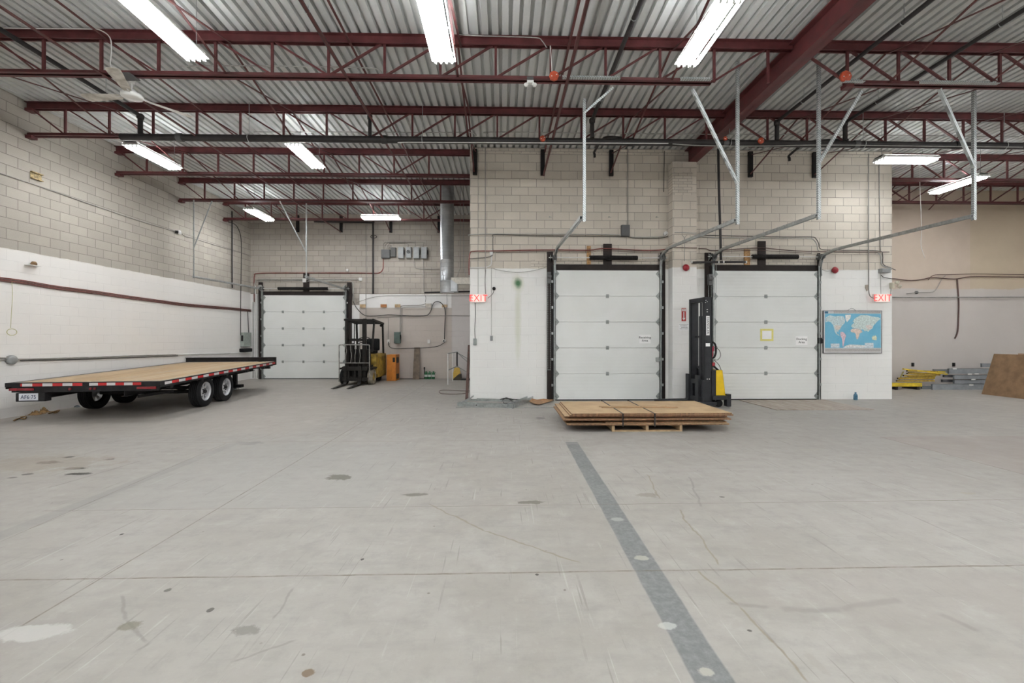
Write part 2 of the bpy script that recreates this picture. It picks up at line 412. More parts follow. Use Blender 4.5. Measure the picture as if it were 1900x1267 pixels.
    for i, (p, q) in enumerate(cracks):
        col = mixc(nt, mth(nt, 'MULTIPLY', seg(p, q, 0.007, 0.09), 0.6), col, (0.20, 0.17, 0.11))
    marks = [(P2(225, 1105), P2(235, 1150), 0.008), (P2(235, 1150), P2(275, 1190), 0.007), (P2(1450, 1132), P2(1560, 1130), 0.022), (P2(1560, 1130), P2(1670, 1112), 0.02),
             (P2(1350, 1120), P2(1430, 1127), 0.014), (P2(1740, 1137), P2(1820, 1172), 0.022), (P2(260, 855), P2(90, 905), 0.012), (P2(430, 1230), P2(550, 1190), 0.007),
             (P2(500, 1150), P2(545, 1090), 0.006), (P2(250, 1210), P2(280, 1190), 0.01), (P2(1280, 885), P2(1300, 940), 0.01)]
    for p, q, w in marks:
        col = mixc(nt, mth(nt, 'MULTIPLY', seg(p, q, w, 0.08), 0.42), col, (0.16, 0.15, 0.135))
    def spot(px, py, rx, ry, c, amt):
        nonlocal col
        p = P2(px, py)
        du = mth(nt, 'DIVIDE', mth(nt, 'SUBTRACT', X, p[0]), rx); dv = mth(nt, 'DIVIDE', mth(nt, 'SUBTRACT', Y, p[1]), ry)
        r = mth(nt, 'SQRT', mth(nt, 'ADD', mth(nt, 'MULTIPLY', du, du), mth(nt, 'MULTIPLY', dv, dv)))
        r = mth(nt, 'ADD', r, mth(nt, 'ADD', mth(nt, 'MULTIPLY', fine, 1.6), mth(nt, 'MULTIPLY', mth(nt, 'SUBTRACT', nM, 0.5), 3.0)))
        col = mixc(nt, ramp(nt, r, 0.75, 1.05, min(1.0, amt*1.15), 0), col, c)
    dk = (0.085, 0.08, 0.055); bk = (0.035, 0.03, 0.024)
    for args in [(630, 886, 0.14, 0.10, dk, 0.7), (770, 918, 0.11, 0.04, dk, 0.6), (985, 932, 0.13, 0.04, dk, 0.6), (95, 858, 0.16, 0.07, bk, 0.85), (140, 869, 0.14, 0.05, bk, 0.75), (140, 879, 0.16, 0.05, bk, 0.85),
                 (50, 880, 0.06, 0.04, bk, 0.7), (128, 848, 0.07, 0.05, bk, 0.8), (25, 886, 0.06, 0.03, bk, 0.6), (205, 852, 0.06, 0.04, bk, 0.6), (460, 1170, 0.11, 0.04, (0.15,0.145,0.13), 0.6), (245, 1160, 0.06, 0.05, (0.15,0.14,0.10), 0.6),
                 (80, 860, 0.8, 0.35, (0.27,0.235,0.19), 0.5), (60, 1175, 0.22, 0.06, (0.47,0.46,0.44), 0.6), (1200, 918, 0.14, 0.06, (0.2,0.18,0.14), 0.5), (463, 822, 0.22, 0.10, (0.22,0.215,0.20), 0.6), (1690, 1100, 0.9, 0.3, (0.30,0.27,0.25), 0.3),
                 (700, 725, 1.6, 1.3, (0.22,0.22,0.215), 0.15), (1003, 776, 0.11, 0.10, (0.16, 0.15, 0.14), 0.8), (1515, 1230, 0.03, 0.10, (0.3, 0.28, 0.25), 0.5), (1515, 880, 0.6, 0.02, (0.35, 0.33, 0.31), 0.4), (1240, 1160, 0.05, 0.03, (0.5,0.5,0.48), 0.5), (1310, 1245, 0.04, 0.03, (0.40,0.38,0.33), 0.7),
                 (1190, 1035, 0.04, 0.03, (0.42,0.40,0.34), 0.6), (1145, 963, 0.05, 0.04, (0.36,0.36,0.34), 0.6), (310, 1095, 0.02, 0.02, bk, 0.6), (390, 1132, 0.015, 0.02, bk, 0.7), (226, 991, 0.015, 0.02, bk, 0.8), (672, 1038, 0.012, 0.015, bk, 0.8), (570, 1248, 0.025, 0.02, (0.15, 0.10, 0.06), 0.8), (996, 1066, 0.012, 0.012, bk, 0.8), (1340, 922, 0.03, 0.015, bk, 0.7), (1390, 1170, 0.02, 0.015, bk, 0.7), (1510, 866, 0.09, 0.03, (0.3, 0.29, 0.26), 0.4), (1505, 834, 0.16, 0.03, (0.33, 0.31, 0.26), 0.45), (1795, 915, 0.06, 0.03, (0.3, 0.27, 0.2), 0.4)]:
        spot(*args)
    nt.links.new(col, b.inputs['Base Color'])
    nt.links.new(ramp(nt, nB, 0.3, 0.7, 0.42, 0.68), b.inputs['Roughness'])
    b.inputs['Specular IOR Level'].default_value = 0.35
    bp = nd(nt, 'ShaderNodeBump'); bp.inputs['Strength'].default_value = 0.12; bp.inputs['Distance'].default_value = 0.004
    nt.links.new(nC, bp.inputs['Height']); nt.links.new(bp.outputs[0], b.inputs['Normal'])
    return m
structure(MB().box((X0-0.2, Y0-0.2, -0.2), (X1+0.2, BY+0.2, 0.0)).build('floor', floor_mat()), 'worn light grey concrete warehouse floor with joints, cracks and a dark patched strip', 'floor')

green = (0.05, 0.17, 0.07); pale_green = (0.62, 0.64, 0.50)
gx = onY(961, 526, FY)
M_front = wall_mat('front_block_wall', 'x', 0.17, bricks=[(onY(985, 0, FY).x, onY(1240, 0, FY).x, 3.2, onY(0, 478, FY).z), (onY(1296, 0, FY).x, onY(1515, 0, FY).x, 3.2, onY(1400, 478, FY).z), (-1, 10, 6.02, 6.3)], zline=3.2, painted=(0.86, 0.855, 0.835), raw=(0.64, 0.585, 0.51),
                   stains=[(gx.x, 1.95, 0.10, 1.25, pale_green, 0.55), (gx.x, gx.z, 0.19, 0.24, pale_green, 0.8), (gx.x, gx.z, 0.115, 0.15, green, 0.95)])
M_back = wall_mat('far_block_wall', 'x', 0.05, zline=3.16, painted=(0.82, 0.81, 0.80), raw=(0.42, 0.38, 0.335),
                  patches=[(onY(667, 600, BY).x, onY(838, 600, BY).x, 0.0, onY(700, 571, BY).z, (0.53, 0.475, 0.435)), (onY(838, 600, BY).x, 0.5, 0.0, 3.16, (0.58, 0.55, 0.54))],
                  raw_where=[(onY(648, 600, BY).x, onY(667, 600, BY).x, 2.75, 4), (onY(838, 600, BY).x, onY(838, 600, BY).x+0.01, 0, 3.2)])
M_left = wall_mat('side_block_wall', 'y', 0.0, zline=3.2, painted=(0.78, 0.755, 0.73), raw=(0.40, 0.365, 0.32))
M_side = wall_mat('block_end_wall', 'y', 0.1, zline=3.2)
def beige_mat():
    m, nt, b = new_mat('two_tone_painted_wall')
    P, X, Y, Z = pos_xyz(nt)
    n1 = noise(nt, P, 1.2, 5, 0.6); n2 = noise(nt, P, 22.0, 4, 0.75)
    xs = onY(1800, 450, RY).x; zl = onY(1700, 536, RY).z
    top = mixc(nt, ramp(nt, X, xs-0.01, xs+0.01), (0.56, 0.465, 0.385), (0.53, 0.44, 0.33))
    top = mixc(nt, ramp(nt, n1, 0.35, 0.7, 0, 0.25), top, (0.33, 0.26, 0.20))
    low = mixc(nt, ramp(nt, n1, 0.35, 0.7, 0, 0.4), (0.53, 0.49, 0.465), (0.47, 0.43, 0.405))
    low = mixc(nt, ramp(nt, n2, 0.72, 0.78, 0, 0.6), low, (0.25, 0.21, 0.19))
    col = mixc(nt, ramp(nt, mth(nt, 'ADD', Z, mth(nt, 'MULTIPLY', mth(nt, 'SUBTRACT', n1, 0.5), 0.2)), zl-0.01, zl+0.01), low, top)
    nt.links.new(col, b.inputs['Base Color']); b.inputs['Roughness'].default_value = 0.75
    return m
HZ = DECK + 0.25
structure(MB().box((LX-0.2, Y0-0.2, 0), (LX, BY+0.2, HZ)).build('wall_left', M_left), 'long concrete block side wall, bare above and painted white below', 'wall')
structure(MB().box((LX, BY, 0), (XA+3, BY+0.2, HZ)).build('wall_back', M_back), 'far concrete block wall behind the forklift', 'wall')
fw = MB().box((XA, FY, 0), (XB, FY+0.2, DECK-0.01))
pa = onY(1240, 400, FY).x; pb_ = onY(1295, 400, FY).x
structure(fw.build('wall_front', M_front), 'concrete block wall with the two loading doors, white paint below', 'wall')
def pil_mat():
    return wall_mat('pilaster_block', 'x', 0.31, bricks=[(psl-0.1, psr-0.10, onY(0, 352, PILY).z, onY(0, 308, PILY).z)], zline=3.2, painted=(0.86, 0.85, 0.83), raw=(0.64, 0.58, 0.505), block=(0.4, 0.2))
PILY = FY - 0.27
psl, psr = onY(1248, 400, PILY).x, onY(1292.5, 400, PILY).x
beam_z0 = 5.73
structure(MB().box((psl, PILY, 0), (psr, FY-0.001, beam_z0-0.01)).build('wall_pilaster', pil_mat()), 'block pilaster carrying the big red roof beam between the two doors', 'wall')
structure(MB().box((XA, FY+0.2, 0), (XA+0.2, BY, DECK-0.01)).build('wall_block_side', M_side), 'end wall of the block room seen from the forklift bay', 'wall')
structure(MB().box((XB-0.2, FY+0.2, 0), (XB, RY, DECK-0.01)).build('wall_block_end', M_side), 'end wall of the block room beside the beam store', 'wall')
structure(MB().box((XB-0.2, RY, 0), (X1+0.2, RY+0.2, HZ)).build('wall_beyond', beige_mat()), 'plain wall painted beige above and pale pinkish grey below', 'wall')
plainw = wall_mat('rear_block_wall', 'x', 0.0, painted=(0.72, 0.71, 0.69))
structure(MB().box((X1, Y0, 0), (X1+0.2, RY, HZ)).build('wall_right', M_left), 'block side wall', 'wall')
structure(MB().box((LX, Y0-0.2, 0), (X1, Y0, HZ)).build('wall_behind', plainw), 'block wall behind the viewer', 'wall')

# ribbed steel roof deck
def deck_mat():
    m, nt, b = new_mat('ribbed_steel_deck')
    P, X, Y, Z = pos_xyz(nt)
    n1 = noise(nt, P, 0.8, 4); n2 = noise(nt, P, 30.0, 3, 0.7)
    col = mixc(nt, ramp(nt, n1, 0.3, 0.7), (0.60, 0.61, 0.60), (0.52, 0.53, 0.52))
    col = mixc(nt, ramp(nt, n2, 0.4, 0.8, 0, 0.25), col, (0.66, 0.66, 0.65))
    nt.links.new(col, b.inputs['Base Color']); b.inputs['Roughness'].default_value = 0.5; b.inputs['Metallic'].default_value = 0.0
    return m
mb = MB(); x = X0 - 0.1; k = 0; vs = []; P0 = 0.1524
while x < X1 + 0.1:
    for dx, dz in ((0, 0), (0.094, 0), (0.100, 0.062), (0.146, 0.062)):
        vs.append((x + dx, dz))
    x += P0
n = len(vs)
pts = [Vector((a, Y0-0.2, DECK+z)) for a, z in vs] + [Vector((a, BY+0.2, DECK+z)) for a, z in vs]
mb.add(pts, [(i, i+1, n+i+1, n+i) for i in range(n-1)])
mb.box((X0-0.2, Y0-0.2, DECK+0.07), (X1+0.2, BY+0.2, DECK+0.2))
structure(mb.build('ceiling', deck_mat()), 'corrugated grey steel roof deck with ribs running away from the viewer', 'ceiling')

# ------------------------------------------------------------------ big roof beam
bx0 = onY(1270, 300, FY).x; bx1 = bx0 + 0.21
mb = MB(); xm = (bx0+bx1)/2; yb0, yb1 = Y0, FY-0.002
for lo, hi in (((bx0, yb0, beam_z0), (bx1, yb1, beam_z0+0.016)), ((bx0, yb0, DECK-0.06), (bx1, yb1, DECK-0.044)), ((xm-0.006, yb0, beam_z0), (xm+0.006, yb1, DECK-0.05))):
    mb.box(lo, hi)
tag(mb.build('roof_beam', STEEL_RED), 'massive red steel I-beam crossing overhead and landing on the block pilaster', 'beam')

# ------------------------------------------------------------------ open web joists
ZT0, ZT1 = DECK-0.125, DECK-0.003
ZB0, ZB1 = 5.485, 5.555
def joist(Y, xa, xb, label, xc, step=0.853, mid=None, bot=None, lo=None, hi=None, end_diag=True, first=0.0):
    """xa..xb span; web posts every step from xc; the diagonals fall towards mid"""
    t = thing('roof_joist', label, 'roof joist', ((xa+xb)/2, Y, ZB0))
    c = MB(); g = 0.02
    for s_ in (-1, 1):
        c.add([], [])
        x_a, x_b = xa, xb
        y = Y + s_*g
        # vertical leg and upper flange of each angle
        c.box((x_a, min(y, y+s_*0.008), ZT0), (x_b, max(y, y+s_*0.008), ZT1))
        c.box((x_a, min(y, y+s_*0.06), ZT1-0.008), (x_b, max(y, y+s_*0.06), ZT1))
        c.box((x_a, min(y, y+s_*0.028), ZT0), (x_b, max(y, y+s_*0.028), ZT0+0.006))
    c.build('top_chord', STEEL_RED, t)
    ba, bb = bot if bot else (xa, xb)
    c = MB()
    for s_ in (-1, 1):
        y = Y + s_*0.014
        c.box((ba, min(y, y+s_*0.008), ZB0), (bb, max(y, y+s_*0.008), ZB1))
        c.box((ba, min(y, y+s_*0.055), ZB0), (bb, max(y, y+s_*0.055), ZB0+0.008))
    c.build('bottom_chord', STEEL_RED, t)
    xs = []
    i = -60
    while i < 80:
        x = xc + i*step
        if xa+0.25 < x < xb-0.25 and (lo is None or x > lo) and (hi is None or x < hi): xs.append(x)
        i += 1
    for x in xs:
        MB().beam((x, Y, ZB1-0.05), (x, Y, ZT0+0.03), 0.036, 0.030, up=(0,1,0)).build('web_post', STEEL_RED, t)
    def diag(p, q): MB().beam(p, q, 0.024, 0.036, up=(0,1,0)).build('web_diagonal', STEEL_RED, t)
    for x in xs:
        if mid is not None:
            if x < mid - 0.05: diag((x+0.05, Y, ZT0+0.01), (x+step-0.03, Y, ZB1-0.01))
            if x > mid + 0.05: diag((x-0.05, Y, ZT0+0.01), (x-step+0.03, Y, ZB1-0.01))
    if end_diag and xs:
        diag((xa+0.05, Y, ZT0+0.03), (xs[0]-0.03, Y, ZB1-0.01))
    if bot or True:
        e = MB().box((xa, Y-0.07, ZT0-0.05), (xa+0.14, Y+0.07, ZT0+0.004)); e.build('bearing_seat', STEEL_RED, t)
        if end_diag: MB().box((ba, Y-0.06, ZB0-0.05), (ba+0.12, Y+0.06, ZB0+0.001)).build('chord_end_plate', STEEL_RED, t)
    return t
JY = [6.72, 8.78, 10.75, 12.8, 14.8]
lx = LX + 0.002
names = ['red open-web roof joist whose lower chord passes behind the ceiling fan', 'red open-web roof joist with the thick dark sprinkler pipe along its lower chord',
         'red open-web roof joist ending against the corner of the block room', 'red open-web roof joist holding the galvanised track hangers of the far door', 'red open-web roof joist nearest the far wall above the forklift']
joist(JY[0], lx, bx0+0.08, names[0], -2.66, mid=-2.66, bot=(lx, onY(1320, 155, JY[0]).x))
joist(JY[1], lx, bx0+0.08, names[1], -2.66, mid=-2.66, bot=(lx, bx0-0.5))
for i in (2, 3, 4): joist(JY[i], lx, XA-0.003, names[i], -2.66, mid=-2.66, hi=XA-0.3)
rx0 = bx1-0.08
xr1 = onY(1572, 120, JY[0]).x; st = (onY(1855, 120, JY[0]).x - xr1)/3
rn = ['red open-web roof joist beyond the big beam with the perforated steel rail under it', 'red open-web roof joist beyond the big beam just behind the dark sprinkler pipe']
for i in (0, 1):
    joist(JY[i], rx0, X1, rn[i], xr1, step=st, mid=11.4, bot=(onY(1565, 158, JY[0]).x if i == 0 else bx1+0.4, X1), hi=13.5)
joist(JY[2], XB+0.003, X1, 'dark red roof joist above the two lamps beyond the block room', xr1, step=st, mid=11.4, end_diag=False)
joist(JY[3]-0.25, XB+0.003, X1, 'dark red roof joist close to the beige wall beyond the block room', xr1, step=st, mid=11.4, end_diag=False)

# bridging between the joists
def bridging_pair(x, ylist, label, wall_y=None, horiz=False):
    t = thing('joist_bridging', label, 'bridging', (x, (ylist[0]+ylist[-1])/2, ZB0), group='joist bridging lines')
    zt, zb = ZT0-0.01, ZB0-0.012
    if horiz:
        MB().angle((x, ylist[0], zb-0.03), (x, ylist[-1], zb-0.03), 0.04, 0.006).build('lower_runner', BRIDGE_RED, t)
        MB().angle((x+0.03, ylist[0], zt), (x+0.03, ylist[-1], zt), 0.035, 0.006).build('upper_runner', BRIDGE_RED, t)
    else:
        for a, b_ in zip(ylist[:-1], ylist[1:]):
            MB().beam((x-0.02, a, zt), (x-0.02, b_, zb+0.03), 0.032, 0.010).build('cross_brace', BRIDGE_RED, t)
            MB().beam((x+0.02, a, zb+0.03), (x+0.02, b_, zt), 0.032, 0.010).build('cross_brace', BRIDGE_RED, t)
    if wall_y:
        MB().box((x-0.05, wall_y-0.07, ZB0-0.03), (x+0.05, wall_y-0.005, ZT0+0.06)).build('wall_anchor', BLACK_STEEL, t, label='dark wall anchor')
    return t
near = [4.7, JY[0], JY[1]]
for x, hz, nm in ((-6.0, 1, 'over the trailer'), (-2.37, 1, 'over the forklift bay'), (-4.16, 0, 'between the two small lamps'), (-7.6, 0, 'near the block side wall')):
    bridging_pair(x, near + JY[2:] + [BY-0.08], 'red steel bridging %s, running on to the far wall' % nm, BY, bool(hz))
for x, hz, nm in ((-0.66, 0, 'meeting the corner of the block room'), (0.98, 1, 'over the receiving door'), (2.65, 0, 'between the receiving door and the beam'), (6.08, 0, 'over the docking door'), (7.68, 0, 'over the world map')):
    bridging_pair(x, near + [FY-0.03], 'red steel bridging %s, anchored on the block wall' % nm, FY, bool(hz))
for x in (9.95, 11.6, 13.3):
    bridging_pair(x, near + [JY[2], JY[3]-0.25, RY-0.06], 'dark red cross bridging beyond the block room, line over %s' % {9.95: 'the yellow beams', 11.6: 'the grey beams', 13.3: 'the brown board'}[x], None, False)

# ------------------------------------------------------------------ fluorescent lamps
def lamp(px, py, along, label, name='fluorescent_lamp', loc=None, chain=True, tm=None):
    """four-tube strip fitting 1.22 m long hung under the deck; px, py is the centre of its open face"""
    z = 5.40
    p = loc if loc is not None else onZ(px, py, z)
    t = thing(name, label, 'ceiling lamp', (p[0], p[1], z), 0 if along == 'y' else pi/2, 'fluorescent lamps')
    hw, hl = 0.17, 0.61
    h = MB()
    h.prism([(-hw, -hl, 0), (hw, -hl, 0), (hw*0.72, -hl, 0.075), (-hw*0.72, -hl, 0.075)], (0, 0.004, 0))
    h.prism([(-hw, hl-0.004, 0), (hw, hl-0.004, 0), (hw*0.72, hl-0.004, 0.075), (-hw*0.72, hl-0.004, 0.075)], (0, 0.004, 0))
    for q in (-1, 1):     # reflector wings; slot beside the ballast channel added to throw light upward
        h.prism([(q*hw, -hl, 0), (q*hw, hl, 0), (q*hw*0.88, hl, 0.045), (q*hw*0.88, -hl, 0.045)], (-q*0.003, 0, 0))
    for q in (-1, 1):
        for yy in (-0.5, 0.0, 0.5): h.box((min(q*hw*0.6, q*hw*0.9), yy-0.012, 0.045), (max(q*hw*0.6, q*hw*0.9), yy+0.012, 0.049))
    h.box((-hw*0.62, -hl, 0.045), (hw*0.62, hl, 0.078))
    h.build('housing', WHITE_MET, t, world=False)
    for k in range(4):
        x = -0.114 + k*0.076
        MB().cyl((x, -hl+0.035, -0.022), (x, hl-0.035, -0.022), 0.019, 12).build('tube', tm or TUBE, t, world=False)
    for s_ in (-1, 1):
        hb = MB()
        for k in range(4):
            x = -0.114 + k*0.076
            hb.box((x-0.012, s_*(hl-0.020)-0.014, -0.045), (x+0.012, s_*(hl-0.020)+0.014, 0.072))
        hb.build('lamp_holder', WHITE_MET, t, world=False)
        if chain: MB().cyl((0.09, s_*(hl-0.15), 0.075), (0.09, s_*(hl-0.15), DECK-z), 0.004, 6).build('hanging_wire', GALV_DULL, t, world=False)
    return t
ll = [((303, 52), 'y', 'large white fluorescent lamp between the ceiling fan and the middle lamp'),
      ((812, 58), 'y', 'bright white fluorescent lamp over the middle of the hall floor'),
      ((1310, 65), 'y', 'bright white fluorescent lamp hanging beside the big red beam'),
      ((286, 292), 'y', 'white fluorescent lamp under the joist closest to the block side wall'),
      ((568, 290), 'y', 'white fluorescent lamp hanging over the clear floor before the forklift bay'),
      ((482, 399), 'y', 'small far fluorescent lamp above the far overhead door'),
      ((707, 404), 'x', 'far fluorescent lamp hung crosswise above the row of grey switch boxes'),
      ((1681, 297), 'x', 'fluorescent lamp hung crosswise at the corner of the block room'),
      ((1776, 343), 'y', 'fluorescent lamp hanging beyond the block room near the beige wall')]
for (c_, al, lb) in ll: lamp(c_[0], c_[1], al, lb, tm=TUBE_DIM if 'corner of the block room' in lb else None)
off = [(x, y) for y in (1.5, -1.7, -4.9) for x in (-7.6, -4.9, -1.5, 1.6, 3.7, 6.0, 8.6, 11.4, 14.2, 16.8)] + [(11.2, 5.0), (14.0, 5.2), (16.6, 5.4), (14.6, 7.4), (14.6, 10.4)]  # lamps added out of view to raise the ambient light
for x, y in off: lamp(0, 0, 'y', 'added white fluorescent lamp out of view, put in to brighten the hall', loc=(x, y), tm=TUBE_ADDED)
# ------------------------------------------------------------------ overhead doors
def door_panel_mat():
    m, nt, b = new_mat('white_sectional_door')
    P, X, Y, Z = pos_xyz(nt)
    n1 = noise(nt, P, 1.3, 5); n2 = noise(nt, P, 8.0, 5, 0.7)
    col = mixc(nt, ramp(nt, n1, 0.3, 0.75), (0.80, 0.815, 0.80), (0.74, 0.755, 0.735))
    col = mixc(nt, ramp(nt, n2, 0.68, 0.78, 0, 0.35), col, (0.40, 0.40, 0.38))
    nt.links.new(col, b.inputs['Base Color']); b.inputs['Roughness'].default_value = 0.5
    w = nd(nt, 'ShaderNodeMath', operation='SINE'); nt.links.new(mth(nt, 'MULTIPLY', Z, 78.0), w.inputs[0])
    bp = nd(nt, 'ShaderNodeBump'); bp.inputs['Strength'].default_value = 0.12; bp.inputs['Distance'].default_value = 0.004
    nt.links.new(w.outputs[0], bp.inputs['Height']); nt.links.new(bp.outputs[0], b.inputs['Normal'])
    return m
DOORM = door_panel_mat()
def overhead_door(name, label, Y, x0, x1, ztop, hcols, post_top, post_w, brk, spring, lplate=True):
    t = thing(name, label, 'overhead door', ((x0+x1)/2, Y-0.06, 0), kind='structure')
    yf = Y - 0.085                                   # face of the door
    n = 5; h = (ztop-0.03)/n
    for i in range(n):
        MB().bbox((x0, yf, 0.025+i*h+0.003), (x1, Y-0.03, 0.025+(i+1)*h-0.003), 0.006).build('door_panel', DOORM, t)
    MB().box((x0, yf+0.01, 0.0), (x1, Y-0.04, 0.026)).build('bottom_seal', BLACK_RUB, t)
    # jamb boards and header
    pwl, pwr = post_w
    for xa, xb in ((x0-pwl, x0-0.055), (x1+0.055, x1+pwr)):
        MB().box((xa, Y-0.05, 0), (xb, Y-0.002, post_top)).build('jamb_board', DARK_WOOD, t)
    MB().box((x0-0.05, Y-0.05, ztop+0.0), (x1+0.05, Y-0.002, ztop+0.14)).build('header_board', DARK_WOOD, t)
    # steel angle of the track up each side
    for s_, xe in ((-1, x0), (1, x1)):
        a = MB()
        a.box((min(xe+s_*0.012, xe+s_*0.055), Y-0.115, 0), (max(xe+s_*0.012, xe+s_*0.055), Y-0.108, ztop+0.12))
        a.box((min(xe+s_*0.046, xe+s_*0.055), Y-0.115, 0), (max(xe+s_*0.046, xe+s_*0.055), Y-0.003, ztop+0.12))
        a.build('vertical_track', GALV_DULL, t)
        MB().box((min(xe+s_*0.055, xe+s_*0.09), Y-0.085, 0), (max(xe+s_*0.055, xe+s_*0.09), Y-0.055, ztop+0.1)).build('track_angle', BLACK_STEEL, t)
        for k in range(5):
            z = 0.03 + (k+0.55)*h
            MB().box((min(xe+s_*0.05, xe+s_*0.10), Y-0.095, z-0.03), (max(xe+s_*0.05, xe+s_*0.10), Y-0.0855, z+0.03)).build('track_bracket', GALV, t)
    # hinges in the seams, rollers at the edges
    for i in range(1, n):
        z = 0.025 + i*h
        for c_ in hcols:
            hg = MB().bbox((c_-0.035, yf-0.012, z-0.045), (c_+0.035, yf-0.001, z+0.045), 0.004).cyl((c_-0.04, yf-0.014, z), (c_+0.04, yf-0.014, z), 0.008, 8)
            hg.build('hinge', GALV_DULL, t)
    for i in range(0, n+1):
        z = 0.10 if i == 0 else (ztop-0.09 if i == n else 0.025+i*h)
        for s_, xe in ((1, x0), (-1, x1)):
            hb = MB()
            w_ = 0.085
            hb.prism([(xe+s_*0.012, yf-0.004, z-0.095), (xe+s_*w_*0.55, yf-0.004, z-0.05), (xe+s_*w_, yf-0.004, z-0.012), (xe+s_*w_, yf-0.004, z+0.012), (xe+s_*w_*0.55, yf-0.004, z+0.05), (xe+s_*0.012, yf-0.004, z+0.095)], (0, -0.006, 0))
            hb.cyl((xe-s_*0.05, yf-0.018, z), (xe+s_*0.05, yf-0.018, z), 0.010, 8)
            hb.build('roller_hinge', GALV_DULL, t)
    # shaft, spring, centre bracket and drums
    zs = spring[0]
    MB().cyl((x0-0.17, Y-0.13, zs), (x1+0.17, Y-0.13, zs), 0.013, 10).build('shaft', WHITE_PAINT, t)
    sp = MB(); cx0, cx1 = spring[1], spring[2]; turns = int((cx1-cx0)/0.022); pts = []
    for k in range(turns*8):
        a = 2*pi*k/8; pts.append((cx0+(cx1-cx0)*k/(turns*8), Y-0.13+0.048*cos(a), zs+0.048*sin(a)))
    sp.tube(pts, 0.0085, n=6, smooth=False); sp.cyl((cx0, Y-0.13, zs), (cx1, Y-0.13, zs), 0.038, 12)
    sp.build('torsion_spring', BLACK_STEEL, t)
    MB().box((brk[0], Y-0.045, brk[2]), (brk[1], Y-0.003, brk[3])).build('centre_bracket_board', DARK_WOOD, t)
    MB().box((brk[0]+0.04, Y-0.16, zs-0.05), (brk[1]-0.04, Y-0.045, zs+0.05)).build('centre_bracket', BLACK_STEEL, t)
    for xe, s_ in ((x0, -1), (x1, 1)):
        d = MB().lathe([(0.0, -0.05), (0.075, -0.05), (0.075, -0.04), (0.055, -0.035), (0.055, 0.035), (0.075, 0.04), (0.075, 0.05), (0.0, 0.05)], (xe+s_*0.03, Y-0.13, zs), (1, 0, 0), 20)
        d.build('cable_drum', BOX_DARK, t)
        MB().prism([(xe+s_*0.12, Y-0.05, zs-0.09), (xe+s_*0.12, Y-0.19, zs-0.02), (xe+s_*0.12, Y-0.19, zs+0.03), (xe+s_*0.12, Y-0.05, zs+0.09)], (s_*0.006, 0, 0)).build('end_bracket', GALV_DULL, t)
        MB().tube([(xe+s_*0.005, Y-0.19, zs), (xe+s_*0.006, Y-0.20, zs-0.4), (xe+s_*0.006, Y-0.122, 0.12)], 0.004, 6).build('lift_cable', GALV_DULL, t)
    return t
def high_track(t, x, Yw, z0, z1, Yend, zend, hang=True):
    """curved track that leaves the door head and runs overhead to its hanger"""
    y = Yw - 0.10
    pts = [(x, y, z0-0.25), (x, y, z0), (x, y-0.10, z0+0.22), (x, y-0.36, z1-0.02), (x, y-0.75, z1)]
    path = pts + [(x, Yend, zend)]
    # channel section swept in the plane x = const
    P = [Vector(p) for p in path]; Q = []
    for i in range(len(P)-1):
        a = P[i-1] if i else P[0]; b, c = P[i], P[i+1]; d = P[i+2] if i+2 < len(P) else P[-1]
        if i == len(P)-2: Q.append(b); continue
        for k in range(6):
            tt = k/6; Q.append(0.5*((2*b)+(-a+c)*tt+(2*a-5*b+4*c-d)*tt*tt+(-a+3*b-3*c+d)*tt**3))
    Q.append(P[-1]); mb = MB()
    prof = [(-0.026, 0.028), (-0.022, 0.028), (-0.022, -0.024), (0.022, -0.024), (0.022, 0.028), (0.026, 0.028), (0.026, -0.028), (-0.026, -0.028)]
    vs = []
    for i, p in enumerate(Q):
        d = (Q[min(i+1, len(Q)-1)]-Q[max(i-1, 0)]).normalized(); nn = Vector((1, 0, 0)).cross(d).normalized()
        for a, b in prof: vs.append(p + Vector((a, 0, 0)) + nn*b)
    m_ = len(prof); fs = [(i*m_+k, i*m_+(k+1) % m_, (i+1)*m_+(k+1) % m_, (i+1)*m_+k) for i in range(len(Q)-1) for k in range(m_)]
    fs += [tuple(range(m_))[::-1], tuple(range((len(Q)-1)*m_, len(Q)*m_))]
    mb.add(vs, fs)
    mb.angle((x+0.03, y-0.75, z1-0.02), (x+0.03, Yend, zend-0.02), 0.035, 0.005)
    return mb.build('overhead_track', GALV, t)

d2x0, d2x1 = onY(1030, 600, FY).x, onY(1221, 600, FY).x
d3x0, d3x1 = onY(1322, 600, FY).x, onY(1512, 600, FY).x
zt = onY(1120, 502, FY).z
pt = onY(1020, 468, FY).z
zs = onY(1130, 480, FY).z
door2 = overhead_door('door_2', 'white sectional overhead door with a receiving sign, beside the green stained wall', FY, d2x0, d2x1, zt, [onY(1125.5, 550, FY).x], pt, (0.20, 0.16),
        (onY(1119, 0, FY).x, onY(1134.5, 0, FY).x, zt+0.1, onY(1125, 453, FY).z), (zs, onY(1092, 0, FY).x, onY(1180, 0, FY).x))
door3 = overhead_door('door_3', 'white sectional overhead door with a docking sign and a yellow bordered notice', FY, d3x0, d3x1, zt, [onY(1417, 550, FY).x], pt, (0.20, 0.10),
        (onY(1405, 0, FY).x, onY(1419, 0, FY).x, zt+0.1, onY(1412, 448, FY).z), (onY(1400, 478, FY).z, onY(1390, 0, FY).x, onY(1474, 0, FY).x))
d1x0, d1x1 = onY(491, 600, BY).x, onY(642, 600, BY).x
zt1 = onY(560, 548, BY).z
